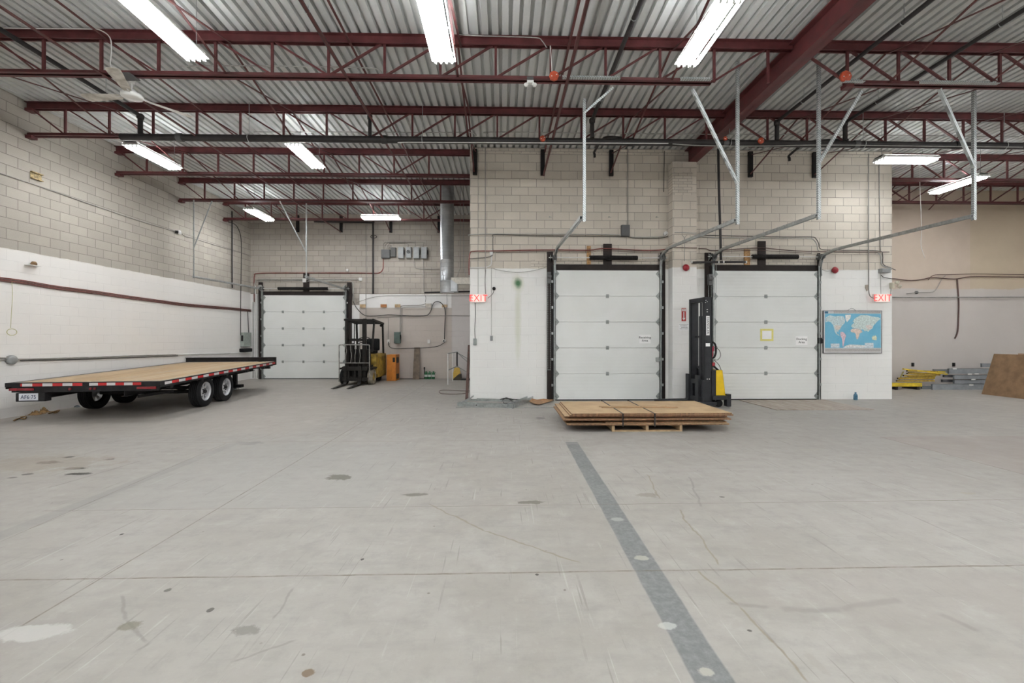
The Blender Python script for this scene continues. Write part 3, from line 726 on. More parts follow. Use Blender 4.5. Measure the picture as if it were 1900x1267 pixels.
door1 = overhead_door('door_1', 'far white sectional overhead door with three columns of hinges behind the trailer nose', BY, d1x0, d1x1, zt1, [onY(a, 600, BY).x for a in (527, 565, 603)],
        onY(560, 524, BY).z, (0.20, 0.22), (onY(563.5, 0, BY).x, onY(574, 0, BY).x, zt1+0.1, onY(566, 507, BY).z), (onY(560, 536, BY).z, onY(519, 0, BY).x, onY(611, 0, BY).x))
# chain hoists on the two near doors, with the loop of hand chain down the post
for dr, xe, zz in ((door2, d2x0-0.16, onY(1018, 516, FY).z), (door3, d3x0-0.12, onY(1314, 520, FY).z)):
    MB().bbox((xe-0.045, FY-0.17, zz-0.14), (xe+0.045, FY-0.052, zz+0.13), 0.012).lathe([(0, 0), (0.055, 0), (0.055, 0.03), (0, 0.03)], (xe, FY-0.17, zz+0.02), (0, -1, 0), 18).build('chain_hoist', BOX_DARK, dr)
    ch = MB(); z_ = zz-0.14; k = 0
    while z_ > 0.75:
        for dx in (-0.03, 0.03):
            c_ = Vector((xe+dx, FY-0.12, z_)); e_ = 0.004
            if k % 2: ch.cbox(c_, (0.010, 0.004, 0.030))
            else: ch.cbox(c_, (0.004, 0.010, 0.030))
        z_ -= 0.027; k += 1
    ch.cbox((xe, FY-0.12, 0.745), (0.07, 0.006, 0.010))
    ch.build('hand_chain', GALV_DULL, dr)
MB().bbox((d2x1-0.09, FY-0.118, onY(0, 672, FY).z), (d2x1+0.02, FY-0.0855, onY(0, 664, FY).z), 0.006).build('slide_lock', GALV_DULL, door2)
OXW = mat('orange_stained_timber', (0.42, 0.24, 0.10), 0.7, 0, 0.4, 25.0)
for dr, xa, xb, ya, yb in ((door2, 1088.5, 1095.5, 457, 492), (door3, 1380, 1390, 462, 493)):
    MB().box((onY(xa, 0, FY).x, FY-0.045, onY(0, yb, FY).z), (onY(xb, 0, FY).x, FY-0.003, onY(1100, ya, FY).z)).build('spring_anchor_board', OXW, dr)
def yend(px, X):   # depth at which the vertical through X shows at px
    r = ray(px, 600); return X * r.y / r.x
ztr = pt + 0.0
tracks = [(door2, d2x0-0.02, FY, 1078.5, 404), (door2, d2x1+0.03, FY, 1364, 409), (door3, d3x0-0.03, FY, 1515, 400), (door3, d3x1+0.06, FY, 1804, 401),
          (door1, d1x0-0.04, BY, 358, 513), (door1, d1x1+0.04, BY, 567, 513)]
TR = []
for dr, x, Yw, px, py in tracks:
    ye = yend(px, x); ze = onY(px, py, ye).z
    z0 = (zt if Yw == FY else zt1)
    high_track(dr, x, Yw, z0+0.12, (z0+0.42 if Yw == FY else z0+0.22), ye, ze); TR.append((x, ye, ze))

# small perforated angle hangers that carry the ends of the tracks
def perf_mat():
    m, nt, b = new_mat('perforated_galvanised_angle')
    tc = nd(nt, 'ShaderNodeTexCoord'); s = nd(nt, 'ShaderNodeSeparateXYZ'); nt.links.new(tc.outputs['Object'], s.inputs[0])
    # dark punched slots every 25 mm along the bar
    u = mth(nt, 'ADD', s.outputs[2], mth(nt, 'MULTIPLY', s.outputs[0], 1.0))
    fr = mth(nt, 'FRACT', mth(nt, 'MULTIPLY', u, 26.0))
    k = mth(nt, 'MULTIPLY', ramp(nt, fr, 0.30, 0.36), ramp(nt, fr, 0.64, 0.70, 1, 0))
    nz = noise(nt, tc.outputs['Object'], 12.0)
    base = mixc(nt, ramp(nt, nz, 0.3, 0.7), (0.42, 0.46, 0.46), (0.60, 0.62, 0.62))
    nt.links.new(mixc(nt, mth(nt, 'MULTIPLY', k, 0.6), base, (0.10, 0.10, 0.10)), b.inputs['Base Color'])
    b.inputs['Roughness'].default_value = 0.4; b.inputs['Metallic'].default_value = 0.5
    return m
PERF = perf_mat()
def hanger(parts, label, group='track hangers'):
    lo = min(parts, key=lambda p: p[1][2])[1]
    t = thing('track_hanger', label, 'track hanger', lo, group=group)
    for nm, a, b_, w in parts:
        MB().angle(a, b_, w, 0.005, up=(0, 1, 0)).build(nm, PERF, t)
    return t
def Pj(px, py, Y): return tuple(onY(px, py, Y))
zbot = ZB0 - 0.004
J0f = JY[0]-0.08
for i, (lab, vt, dg) in enumerate([
    ('galvanised perforated strut holding up the track end over the receiving door', (1066, 182), ((1137, 160), (1067, 208))),
    ('pair of galvanised perforated struts in a V over the pilaster', (1364, 112), ((1284, 166), (1363, 342))),
    ('galvanised perforated strut and diagonal over the docking door', (1512, 110), ((1598, 167), (1519, 300))),
    ('galvanised perforated strut and diagonal reaching past the lamp beyond the block room', (1806, 166), ((1744, 166), (1804, 312)))]):
    x, ye, ze = TR[i]
    vx = onY(vt[0], vt[1], ye)
    top = (x+0.03, ye, min(vx.z, DECK-0.02))
    p0 = onY(dg[0][0], dg[0][1], J0f); p1 = onY(dg[1][0], dg[1][1], ye-0.01)
    hanger([('strut', top, (x+0.03, ye, ze-0.06), 0.045), ('diagonal_brace', tuple(p0), (x+0.03, ye-0.012, p1.z), 0.035 if i == 0 else 0.042)], lab)
for i, (lab, vt, dg) in ((4, ('thin grey strut and diagonal hanging by the block side wall at the far door track', (356, 374), ((392, 378), (358, 462)))), (5, ('thin grey strut and diagonal hanging over the far overhead door', (560, 376), ((518, 378), (563, 468))))):
    x, ye, ze = TR[i]
    top = onY(vt[0], vt[1], JY[3]-0.06); top.z = zbot
    p0 = onY(dg[0][0], dg[0][1], JY[3]-0.06); p0.z = zbot; p1 = onY(dg[1][0], dg[1][1], ye)
    hanger([('strut', (x, ye, zbot+0.0), (x, ye, ze-0.05), 0.04), ('diagonal_brace', tuple(p0), (x, ye-0.01, p1.z), 0.035)], lab)
for a, b_, lab in ((1043, 1150, 'perforated galvanised rail clamped under the joist above the receiving door'), (1262, 1318, 'short perforated galvanised rail at the end of the joist beside the beam'), (1563, 1600, 'stub of perforated rail under the joist just beyond the big beam'), (1705, 1848, 'long perforated galvanised rail under the joist beyond the big beam')):
    p, q = onY(a, 157, JY[0]-0.075), onY(b_, 157, JY[0]-0.075)
    tag(MB().angle((p.x, JY[0]-0.078, ZB0-0.012), (q.x, JY[0]-0.078, ZB0-0.012), 0.06, 0.005).build('perforated_rail', PERF), lab, 'steel rail')

# paper signs on the doors
PAPER = mat('white_paper', (0.92, 0.92, 0.92), 0.7, 0, 0.02, 6.0)
INK = mat('black_ink', (0.02, 0.02, 0.025), 0.6, 0, 0.05)
def paper(px0, px1, py0, py1, Y, lab, txt=None, size=0.085, border=None, matl=PAPER, name='paper_sign', xs=1.0, tmat=None):
    a, b_ = onY(px0, py1, Y), onY(px1, py0, Y)
    t = thing(name, lab, 'sign', ((a.x+b_.x)/2, Y, a.z))
    MB().box((a.x, Y-0.003, a.z), (b_.x, Y, b_.z)).build('sheet', matl, t)
    if border:
        f = MB(); w = 0.045
        for lo, hi in (((a.x-w, a.z-w), (b_.x+w, a.z)), ((a.x-w, b_.z), (b_.x+w, b_.z+w)), ((a.x-w, a.z), (a.x, b_.z)), ((b_.x, a.z), (b_.x+w, b_.z))):
            f.box((lo[0], Y-0.0035, lo[1]), (hi[0], Y-0.0005, hi[1]))
        f.build('tape_border', border, t)
    if txt: text_mesh('lettering', txt, size, M_face(((a.x+b_.x)/2, Y-0.0045, (a.z+b_.z)/2), (1,0,0), (0,0,1)), tmat or INK, t, 0.0008, lines=0.95, xs=xs)
    return t
yd = FY-0.0865
paper(1186, 1207, 621, 637, yd, 'white paper sign reading Receiving Area taped to the overhead door', 'Receiving\nArea', 0.078)
paper(1476, 1498, 624, 640, yd, 'white paper sign reading Docking Area taped to the overhead door', 'Docking\nArea', 0.078)
YELT = mat('pale_yellow_tape', (0.74, 0.68, 0.22), 0.6, 0, 0.06)
paper(1414, 1431.5, 613.5, 629, yd, 'blank sheet taped to the docking door inside a pale yellow tape border', None, border=YELT)

# exit signs
EXIT_FACE = mat('exit_sign_face', (0.75, 0.42, 0.38), 0.4, emit=(1.0, 0.55, 0.50, 0.35), var=0.03)
EXIT_RED = mat('exit_letters', (0.65, 0.03, 0.03), 0.4, emit=(1.0, 0.05, 0.04, 0.55), var=0.03)
def exit_sign(px0, px1, py0, py1, lab, Y=FY):
    a, b_ = onY(px0, py1, Y-0.08), onY(px1, py0, Y-0.08)
    t = thing('exit_sign', lab, 'exit sign', ((a.x+b_.x)/2, Y-0.04, a.z), group='exit signs')
    MB().bbox((a.x, Y-0.08, a.z), (b_.x, Y-0.002, b_.z), 0.008).build('sign_box', WHITE_MET, t)
    MB().box((a.x+0.012, Y-0.084, a.z+0.012), (b_.x-0.012, Y-0.0802, b_.z-0.012)).build('sign_face', EXIT_FACE, t)
    text_mesh('lettering', 'EXIT', (b_.z-a.z)*1.12, M_face(((a.x+b_.x)/2, Y-0.0855, (a.z+b_.z)/2-0.004), (1,0,0), (0,0,1)), EXIT_RED, t, 0.001, spacing=1.08, xs=0.9)
exit_sign(875, 900, 545.5, 561, 'lit EXIT sign on the white corner of the block wall by the green stain')
exit_sign(1624, 1650.5, 545, 560.5, 'lit EXIT sign above the world map')
# ------------------------------------------------------------------ pipes under the roof
def zpipe(px, py, z):  # pixel -> point at height z
    return onZ(px, py, z)
mpY = JY[1]-0.12
a, b_ = onY(235, 256, mpY), onY(1900, 265, mpY)
pz = onY(900, 261, mpY).z
t = thing('sprinkler_main', 'thick dark sprinkler pipe running across the whole hall in front of the block room', 'sprinkler pipe', ((a.x+b_.x)/2, mpY, pz-0.07))
MB().cyl((a.x-0.1, mpY, pz), (14.5, mpY, pz), 0.066, 20).build('pipe', PIPE_DARK, t)
for i, px in enumerate((334, 713, 1007, 1170, 1345, 1412, 1588, 1775)):
    x = onY(px, 260, mpY).x
    MB().cyl((x-0.05, mpY, pz), (x+0.05, mpY, pz), 0.080, 16).build('coupling', PIPE_DARK if i % 2 else BOX_DARK, t)
for px in (448, 770, 1340, 1588, 1850):
    x = onY(px, 260, mpY).x+0.15
    h = MB().cyl((x, mpY, pz+0.08), (x, mpY, DECK+0.002), 0.006, 6)
    h.tube([(x, mpY+0.078*cos(q), pz+0.078*sin(q)) for q in [k*pi/8 for k in range(17)]], 0.006, 6, smooth=False)
    h.build('pipe_hanger', GALV, t)
def branch(X, z, y0, y1, lab, r=0.030, riser=True):
    t = thing('sprinkler_branch', lab, 'sprinkler pipe', (X, (y0+y1)/2, z-r))
    MB().cyl((X, y0, z), (X, y1, z), r, 12).build('pipe', PIPE_DARK, t)
    if riser:
        MB().cyl((X, y1, z+0.02), (X, y1, pz+0.07), r*1.25, 12).build('riser', PIPE_DARK, t)
        MB().lathe([(r*1.0, -0.05), (r*1.7, -0.04), (r*1.8, 0.03), (r*1.2, 0.05)], (X, y1, z-0.02), (0, 0, 1), 14).build('elbow', PIPE_DARK, t)
    k = y0+0.9
    while k < y1-0.3:
        MB().cyl((X+0.02, k, z), (X+0.02, k, DECK+0.002), 0.006, 6).tube([(X+(r+0.006)*cos(q), k, z+(r+0.006)*sin(q)) for q in [i*pi/8-pi for i in range(9)]], 0.005, 6, smooth=False).build('pipe_hanger', GALV, t)
        k += 2.0
    return t
branch(-7.08, 5.86, 1.0, mpY, 'dark sprinkler branch pipe rising over the ceiling fan and dropping onto the main pipe', 0.035)
branch(-2.62, 5.90, 1.0, mpY, 'dark sprinkler branch pipe over the open floor between the first two lamps', 0.028)
branch(1.80, 5.88, 1.0, mpY, 'black sprinkler branch pipe over the receiving door', 0.034)
branch(5.55, 5.88, 3.0, mpY, 'black sprinkler branch pipe just beyond the big beam', 0.032)
branch(6.95, 5.88, 1.0, mpY, 'black sprinkler branch pipe crossing high above the world map', 0.030)
for X, lab, yy in ((2.15, 'short black sprinkler pipe stub against the top of the block wall by the receiving door', FY-0.5), (onY(1466, 285, FY-0.4).x, 'short black sprinkler pipe stub against the block wall above the docking door', FY-0.4)):
    t = thing('sprinkler_stub', lab, 'sprinkler pipe', (X, yy, 5.7))
    MB().tube([(X+0.25, mpY+0.08, pz+0.12), (X+0.1, yy-0.5, 5.93), (X, yy, 5.86), (X, yy+0.02, 5.78), (X, yy+0.02, 5.72)], 0.028, 10).build('pipe', PIPE_DARK, t)

def orange_box(px, py, Y, lab, r=0.075):
    p = onY(px, py, Y)
    t = thing('junction_box', lab, 'junction box', (p.x, p.y, p.z-r), group='orange ceiling junction boxes')
    b = MB().lathe([(0, -0.022), (r*0.9, -0.022), (r, -0.014), (r, 0.02), (0, 0.02)], (p.x, p.y, p.z), (0, 1, 0), 8)
    b.build('box', ORANGE_BOX, t)
    MB().cyl((p.x-r*0.5, p.y-0.026, p.z-0.012), (p.x-r*0.5, p.y-0.022, p.z-0.012), 0.009, 8).cyl((p.x+r*0.5, p.y-0.026, p.z+0.012), (p.x+r*0.5, p.y-0.022, p.z+0.012), 0.009, 8).build('cover_screw', WHITE_MET, t)
orange_box(1028, 141, JY[0]-0.09, 'round orange junction box on the joist over the receiving door, wires above')
orange_box(1569, 142, JY[0]-0.09, 'round orange junction box at the joist end just beyond the big beam', 0.09)
orange_box(1007, 257, mpY-0.10, 'small orange box on the sprinkler main over the receiving door', 0.06)
orange_box(1412, 261, mpY-0.10, 'small orange box on the sprinkler main beyond the big beam', 0.06)
orange_box(1346, 257, mpY-0.10, 'tiny orange box on the sprinkler main right under the big beam', 0.04)

# white twin-head lamp and small wiring under the joists
def roof_wire(pts, Y, lab, r=0.008, m_=None, name='conduit', cat='conduit'):
    P = [onY(px, py, Y) for px, py in pts]
    for p in P: p.z = min(p.z, DECK-0.02)
    return tag(MB().tube(P, r, 8).build(name, m_ or EMT), lab, cat)
roof_wire([(333, 123), (450, 122), (600, 124), (680, 126), (702, 129), (710, 138)], JY[0]+0.12, 'thin pale conduit between the chords of the joist by the two big lamps')
roof_wire([(0, 52), (80, 53), (168, 54), (188, 57), (204, 70), (207, 95), (205, 122), (215, 140)], JY[0]-0.10, 'thin white wire arching along the joist down to the ceiling fan', 0.008, WHITE_PAINT)
roof_wire([(850, 60), (880, 66), (940, 68), (995, 70), (1006, 76), (1014, 88)], JY[0]-0.10, 'pale wire looping on the joist between the middle lamp and the orange box', 0.008)
roof_wire([(1021, 85), (1023, 110), (1024, 133)], JY[0]-0.10, 'straight white wire dropping to the round orange junction box', 0.007, WHITE_PAINT)
roof_wire([(471, 245), (650, 245), (800, 246), (872, 246), (884, 252)], mpY+0.35, 'thin pale conduit above the sprinkler main over the open floor', 0.010)
roof_wire([(905, 248), (912, 245), (1100, 247), (1300, 249), (1560, 250), (1890, 254)], mpY+0.35, 'thin pale conduit above the sprinkler main over the two doors', 0.010)
roof_wire([(746, 265), (760, 264), (1000, 265), (1240, 266)], mpY-0.09, 'thin pale conduit strapped under the sprinkler main over the receiving door', 0.010, WHITE_PAINT)
roof_wire([(1248, 267), (1300, 270), (1400, 271), (1535, 269), (1700, 271), (1898, 273)], mpY-0.09, 'thin sagging pale conduit under the sprinkler main beyond the big beam', 0.009)
p = onY(984, 154, JY[0]-0.10)
t = thing('emergency_lamp', 'small white twin-head emergency lamp clipped under the joist', 'emergency lamp', (p.x, p.y, p.z-0.05))
MB().bbox((p.x-0.05, p.y-0.03, p.z-0.01), (p.x+0.05, p.y+0.03, p.z+0.03), 0.006).build('body', WHITE_MET, t)
for s_ in (-1, 1): MB().lathe([(0.0, -0.02), (0.02, -0.02), (0.034, 0.03), (0.0, 0.03)], (p.x+s_*0.055, p.y-0.02, p.z-0.03), (s_*0.4, -0.5, -0.7), 14).build('lamp_head', WHITE_MET, t)
MB().bbox((p.x-0.05, p.y+0.03, p.z+0.05), (p.x+0.05, p.y+0.06, p.z+0.12), 0.006).cyl((p.x, p.y+0.045, p.z+0.0), (p.x, p.y+0.045, p.z+0.06), 0.008, 8).build('bracket', BOX_DARK, t)

# ceiling fan
FANM = mat('dusty_cream_fan', (0.62, 0.57, 0.48), 0.55, 0, 0.35, 7.0, col2=(0.74, 0.71, 0.65))
hub = onZ(245, 179, 5.25)
t = thing('ceiling_fan', 'dusty white three-blade ceiling fan hanging from the joist above the trailer', 'ceiling fan', hub)
MB().lathe([(0, -0.035), (0.11, -0.03), (0.14, -0.01), (0.14, 0.03), (0.10, 0.05), (0.055, 0.07), (0.05, 0.10), (0, 0.10)], hub, (0, 0, 1), 28).build('motor_housing', WHITE_MET, t)
MB().cyl(hub+Vector((0, 0, 0.09)), hub+Vector((0, 0, 0.25)), 0.013, 10).cyl(hub+Vector((0, 0, 0.20)), hub+Vector((0, 0, 0.26)), 0.035, 12, 0.05).build('down_rod', WHITE_PAINT, t)
for k, ang in enumerate((53, 176, -66)):
    R_ = Matrix.Translation(hub) @ Matrix.Rotation(radians(ang), 4, 'Z') @ Matrix.Rotation(radians(11), 4, 'X')
    out = []
    for u, w in ((0.17, 0.045), (0.22, 0.055), (0.35, 0.062), (0.50, 0.070), (0.62, 0.082), (0.72, 0.085), (0.77, 0.07), (0.79, 0.03)):
        out.append((u, w))
    poly = [Vector((u, w, 0.0)) for u, w in out] + [Vector((u, -w, 0.0)) for u, w in reversed(out)]
    MB().prism([R_ @ p for p in poly], (R_.to_3x3() @ Vector((0, 0, 0.006)))).build('fan_blade', FANM, t)
    MB().beam(R_ @ Vector((0.10, 0, 0.004)), R_ @ Vector((0.24, 0, 0.004)), 0.04, 0.008).build('blade_arm', WHITE_PAINT, t)
MB().box((hub.x-0.16, JY[0]-0.10, ZB0-0.018), (hub.x+0.16, JY[0]+0.10, ZB0-0.002)).build('mounting_plate', BOX_DARK, t)

# ------------------------------------------------------------------ fixings on the block walls
_run = [0]
def run(pts, Y, lab, r=0.011, m_=EMT, name='conduit', cat='conduit', smooth=True, off=None, sub=4, parent=None):
    _run[0] += 1
    if off is None: off = 0.006 + 0.026*(_run[0] % 3)
    P = [onY(px, py, Y-off-r) for px, py in pts]
    o = MB().tube(P, r, 8, sub=sub, smooth=smooth).build(name, m_, parent)
    return o if parent else tag(o, lab, cat)
def wbox(px0, px1, py0, py1, Y, dep, lab, m_=BOX_GREY, name='switch_box', cat='switch box', group=None, lever=False, lid=True):
    a, b_ = onY(px0, py1, Y-dep), onY(px1, py0, Y-dep)
    t = thing(name, lab, cat, ((a.x+b_.x)/2, Y-dep/2, a.z), group=group)
    MB().bbox((a.x, Y-dep, a.z), (b_.x, Y-0.001, b_.z), 0.006).build('enclosure', m_, t)
    w, h = b_.x-a.x, b_.z-a.z
    if lid:
        MB().bbox((a.x+w*0.06, Y-dep-0.008, a.z+h*0.06), (b_.x-w*0.06, Y-dep-0.001, b_.z-h*0.06), 0.003).build('cover', m_, t)
    if lever:
        MB().box((b_.x, Y-dep*0.8, a.z+h*0.35), (b_.x+w*0.10, Y-dep*0.3, a.z+h*0.75)).cyl((b_.x+w*0.13, Y-dep*0.55, a.z+h*0.5), (b_.x+w*0.13, Y-dep*0.9, a.z+h*0.72), 0.008, 8).build('lever', BLACK_STEEL, t)
    return t
# front block wall
W = FY
WHT = EMT
run([(870.4, 437), (873, 435.3), (918, 434), (1000, 434.5), (1068, 434.6), (1147, 435.7), (1168, 440), (1205, 440), (1230, 438.7), (1238, 434)], W, 'pale conduit running level above the receiving door towards the pilaster')
run([(870, 480), (880, 479.5), (905, 477), (914, 472), (914.5, 455), (915, 440), (921, 435.5), (1000, 437.5), (1147, 438.5), (1180, 442), (1225, 442), (1240, 438)], W, 'dark twin cable looping down beside the corner and along the wall above the receiving door', 0.008, COND_DARK, 'cable', 'cable', off=0.04)
run([(1252, 431), (1270, 431.5), (1292, 433)], PILY, 'pale conduit crossing the pilaster under the brickwork', 0.010)
run([(1296, 438), (1326, 440.8), (1400, 441.5), (1452, 442), (1500, 442.3), (1511, 446), (1516, 455), (1519, 465), (1536, 467.3), (1600, 468), (1624, 467.8), (1633, 473), (1635, 484), (1637, 492), (1655, 499)], W, 'pale and dark conduit stepping down above the docking door to the wall end', 0.011)
run([(1300, 436), (1450, 439.5), (1505, 439.5), (1514, 443), (1519, 452), (1523, 462), (1545, 464), (1628, 465), (1637.5, 474), (1638.5, 490), (1653, 497), (1662, 501)], W, 'dark cable following the pale conduit above the docking door', 0.008, COND_DARK, 'cable', 'cable', off=0.02)
run([(870.5, 510), (870.3, 490), (872, 470), (880, 466), (918, 465.4), (1022, 463.5), (1091, 464.2), (1121, 461), (1184, 464.2), (1219, 464.2), (1238, 462)], W, 'red armoured conduit running level above the receiving door', 0.014, COND_RED, off=0.05)
run([(920, 468), (1020, 467), (1091, 467.5), (1121, 465), (1184, 468), (1230, 467)], W, 'thin brown cable just under the red conduit above the receiving door', 0.006, COND_BROWN, 'cable', 'cable', off=0.05)
run([(1296, 461), (1310, 461.5), (1326, 464.8), (1409, 459.7), (1452, 463.5), (1518, 466.8), (1650, 467.5)], W, 'brown cable wavering above the docking door', 0.010, COND_BROWN, 'cable', 'cable', off=0.05)
run([(1330, 468), (1400, 464), (1450, 467), (1505, 470)], W, 'thin brown cable slack above the spring of the docking door', 0.006, COND_BROWN, 'cable', 'cable', off=0.05)
run([(1249, 459), (1270, 459.5), (1293, 460)], PILY, 'brown cable crossing the pilaster', 0.009, COND_BROWN, 'cable', 'cable')
run([(900.5, 274), (900.5, 380), (900.5, 497), (901, 500), (900, 520), (901, 545)], W, 'upright grey conduit dropping from the roof to the exit sign', 0.010, COND_GREY)
run([(887, 274), (887, 420), (887, 545)], W, 'hairline grey wire dropping down the block corner to the exit sign', 0.005, COND_GREY, 'cable', 'cable')
run([(911.7, 462), (911.7, 488), (909, 493), (902, 496), (880, 497), (871, 497)], W, 'white conduit elbow turning from the small box to the wall corner', 0.014, WHITE_PAINT, off=0.02)
wbox(908.5, 915, 464, 473, W, 0.05, 'small white junction box on the red conduit near the block corner', WHITE_PAINT, 'junction_box', 'junction box', lid=True)
run([(911.7, 497), (911.7, 540), (911.9, 600), (911.9, 622)], W, 'thin upright wire down the white wall to the small grey outlet', 0.005, COND_GREY, 'cable', 'cable')
wbox(909.6, 914.4, 623, 632, W, 0.03, 'small grey wall outlet below the thin upright wire', BOX_GREY, 'wall_outlet', 'outlet')
run([(881.5, 562), (882, 585), (881, 610), (881.5, 628)], W, 'dark cord dropping from the exit sign to an outlet', 0.007, COND_DARK, 'cable', 'cable')
wbox(878, 884.5, 628, 640, W, 0.04, 'metal double outlet box below the exit sign cord', GALV_DULL, 'wall_outlet', 'outlet')
run([(905, 553), (909, 550), (914, 545), (917, 538)], W, 'thin dark wire from the exit sign to the black camera', 0.006, COND_DARK, 'cable', 'cable')
p = onY(916.5, 535, W-0.05)
t = thing('dome_camera', 'small round black camera on the white wall beside the exit sign', 'camera', (p.x, W-0.03, p.z-0.04))
MB().lathe([(0, 0), (0.042, 0.0), (0.042, 0.02), (0.03, 0.045), (0, 0.052)], (p.x, W-0.001, p.z), (0, -1, 0), 20).build('dome', BLACK_STEEL, t)
run([(912, 497), (930, 502), (957, 505), (985, 503), (1012, 496)], W, 'thin wire sagging across the white wall above the green stain', 0.006, COND_GREY, 'cable', 'cable')
for px, py in ((1021, 403), (1131, 403), (1219, 403)):
    q = onY(px, py, W)
    tag(MB().cyl((q.x-0.02, W-0.001, q.z), (q.x-0.02, W-0.05, q.z), 0.010, 8).tube([(q.x-0.02, W-0.03, q.z), (q.x+0.0, W-0.045, q.z-0.012), (q.x+0.03, W-0.045, q.z-0.01)], 0.006, 6).build('wall_hook', GALV_DULL), 'small rusty hook in the bare block wall above the doors, one of three', 'hook', 'hooks above the receiving door')
wbox(1153.7, 1168.7, 417, 437.5, W, 0.10, 'dark grey switch box high on the bare blocks above the receiving door', BOX_DARK, 'switch_box', 'switch box', lever=False)
run([(1164.8, 417), (1164.8, 350), (1164.5, 285), (1164, 275)], W, 'upright grey conduit from the dark switch box to the roof', 0.010, COND_GREY)
run([(1233, 280), (1232, 320), (1231.5, 356)], W, 'short dark conduit hanging down the blocks just before the pilaster', 0.009, COND_DARK)
q = onY(1236, 433, W-0.05)
tag(MB().lathe([(0, 0), (0.055, 0), (0.055, 0.04), (0.05, 0.045), (0, 0.045)], (q.x, W-0.001, q.z), (0, -1, 0), 20).build('round_box', WHITE_PAINT), 'round white junction box where the conduits meet the pilaster', 'junction box')
run([(1265, 436), (1269, 440), (1270, 448), (1270, 470), (1270, 484)], PILY, 'thin wire forking down the pilaster to the red bell', 0.006, COND_GREY, 'cable', 'cable')
run([(1275, 436), (1271, 440), (1270, 446)], PILY, 'short curved wire joining the fork on the pilaster', 0.005, COND_GREY, 'cable', 'cable')
t = thing('standpipe', 'black drop pipe and level pipe with white couplings above the docking door', 'pipe', onY(1337, 486, PILY-0.05))
PW = PILY-0.04
MB().tube([onY(1332.6, 276, PW), onY(1334, 350, PW), onY(1336.5, 430, PW), onY(1337.6, 482, PW)], 0.028, 10).build('drop_pipe', PIPE_DARK, t)
MB().tube([onY(1284, 487, PW-0.02), onY(1337, 486.3, PW-0.02), onY(1384, 486, PW-0.02)], 0.026, 10).build('level_pipe', PIPE_DARK, t)
for px in (1283, 1333, 1342, 1384):
    q = onY(px, 486.4, PW-0.02); MB().cyl(q-Vector((0.014, 0, 0)), q+Vector((0.014, 0, 0)), 0.033, 12).build('coupling', WHITE_PAINT, t)
def bell(px, py, Y, lab):
    q = onY(px, py, Y-0.06)
    t = thing('fire_bell', lab, 'fire bell', (q.x, Y-0.04, q.z-0.075), group='fire bells')
    MB().lathe([(0.078, 0.055), (0.082, 0.06), (0.075, 0.075), (0.05, 0.095), (0.02, 0.105), (0, 0.106)], (q.x, Y, q.z), (0, -1, 0), 28).build('gong', RED_PAINT, t)
    MB().cyl((q.x, Y-0.001, q.z), (q.x, Y-0.058, q.z), 0.05, 16).build('back_box', RED_PAINT, t)
bell(1273, 496.5, PILY, 'round red fire bell on the white pilaster')
bell(1549.5, 501, W, 'round red fire bell high above the world map')
run([(1521, 493), (1526, 500), (1535, 503), (1545, 502)], W, 'thin looping wire from the door track to the red bell', 0.005, COND_GREY, 'cable', 'cable')
run([(1611.6, 285), (1611.6, 400), (1611.8, 520), (1612, 540), (1615, 550), (1624, 554)], W, 'upright grey conduit bending into the exit sign over the map', 0.011, COND_GREY)
run([(1631, 296), (1632, 400), (1633.5, 465)], W, 'upright grey conduit near the wall end above the exit sign', 0.010, COND_GREY)
run([(1634, 505), (1634, 530), (1634.5, 545)], W, 'hairline wire from the grey trough down to the exit sign', 0.005, COND_GREY, 'cable', 'cable')
wbox(1635.5, 1653, 498, 505.5, W, 0.10, 'grey wiring trough at the wall end above the exit sign', BOX_GREY, 'wiring_trough', 'wiring box')
run([(1635, 510), (1639, 514), (1648, 516), (1655, 517)], W, 'short dark cable curling round the wall end', 0.008, COND_DARK, 'cable', 'cable')
tag(MB().prism([onY(1605, 529, W-0.002), onY(1610, 528, W-0.002), onY(1610, 536, W-0.002), onY(1608, 540.5, W-0.002), onY(1605, 534, W-0.002)], (0, -0.02, 0)).build('wall_bracket', mat('beige_plastic', (0.45, 0.38, 0.32), 0.6)), 'small beige plastic tag beside the conduit above the map', 'bracket')
q = onY(1655, 529, W-0.10)
t = thing('emergency_lamp', 'cream twin-head emergency lamp at the very end of the block wall', 'emergency lamp', (XB, W-0.06, q.z-0.08))
CREAM = mat('aged_cream_plastic', (0.62, 0.58, 0.47), 0.5)
MB().bbox((XB-0.07, W-0.09, q.z-0.07), (XB-0.01, W-0.002, q.z+0.07), 0.01).build('body', CREAM, t)
for dx, dz in ((-0.01, 0.06), (0.045, -0.03)): MB().lathe([(0, -0.03), (0.03, -0.03), (0.05, 0.035), (0, 0.035)], (XB+dx, W-0.14, q.z+dz), (0.4, -0.7, -0.4), 16).build('lamp_head', CREAM, t)
MB().tube([(XB-0.05, W-0.03, q.z-0.07), (XB-0.055, W-0.03, q.z-0.18), (XB-0.05, W-0.03, q.z-0.26)], 0.008, 6).build('cord', COND_GREY, t)

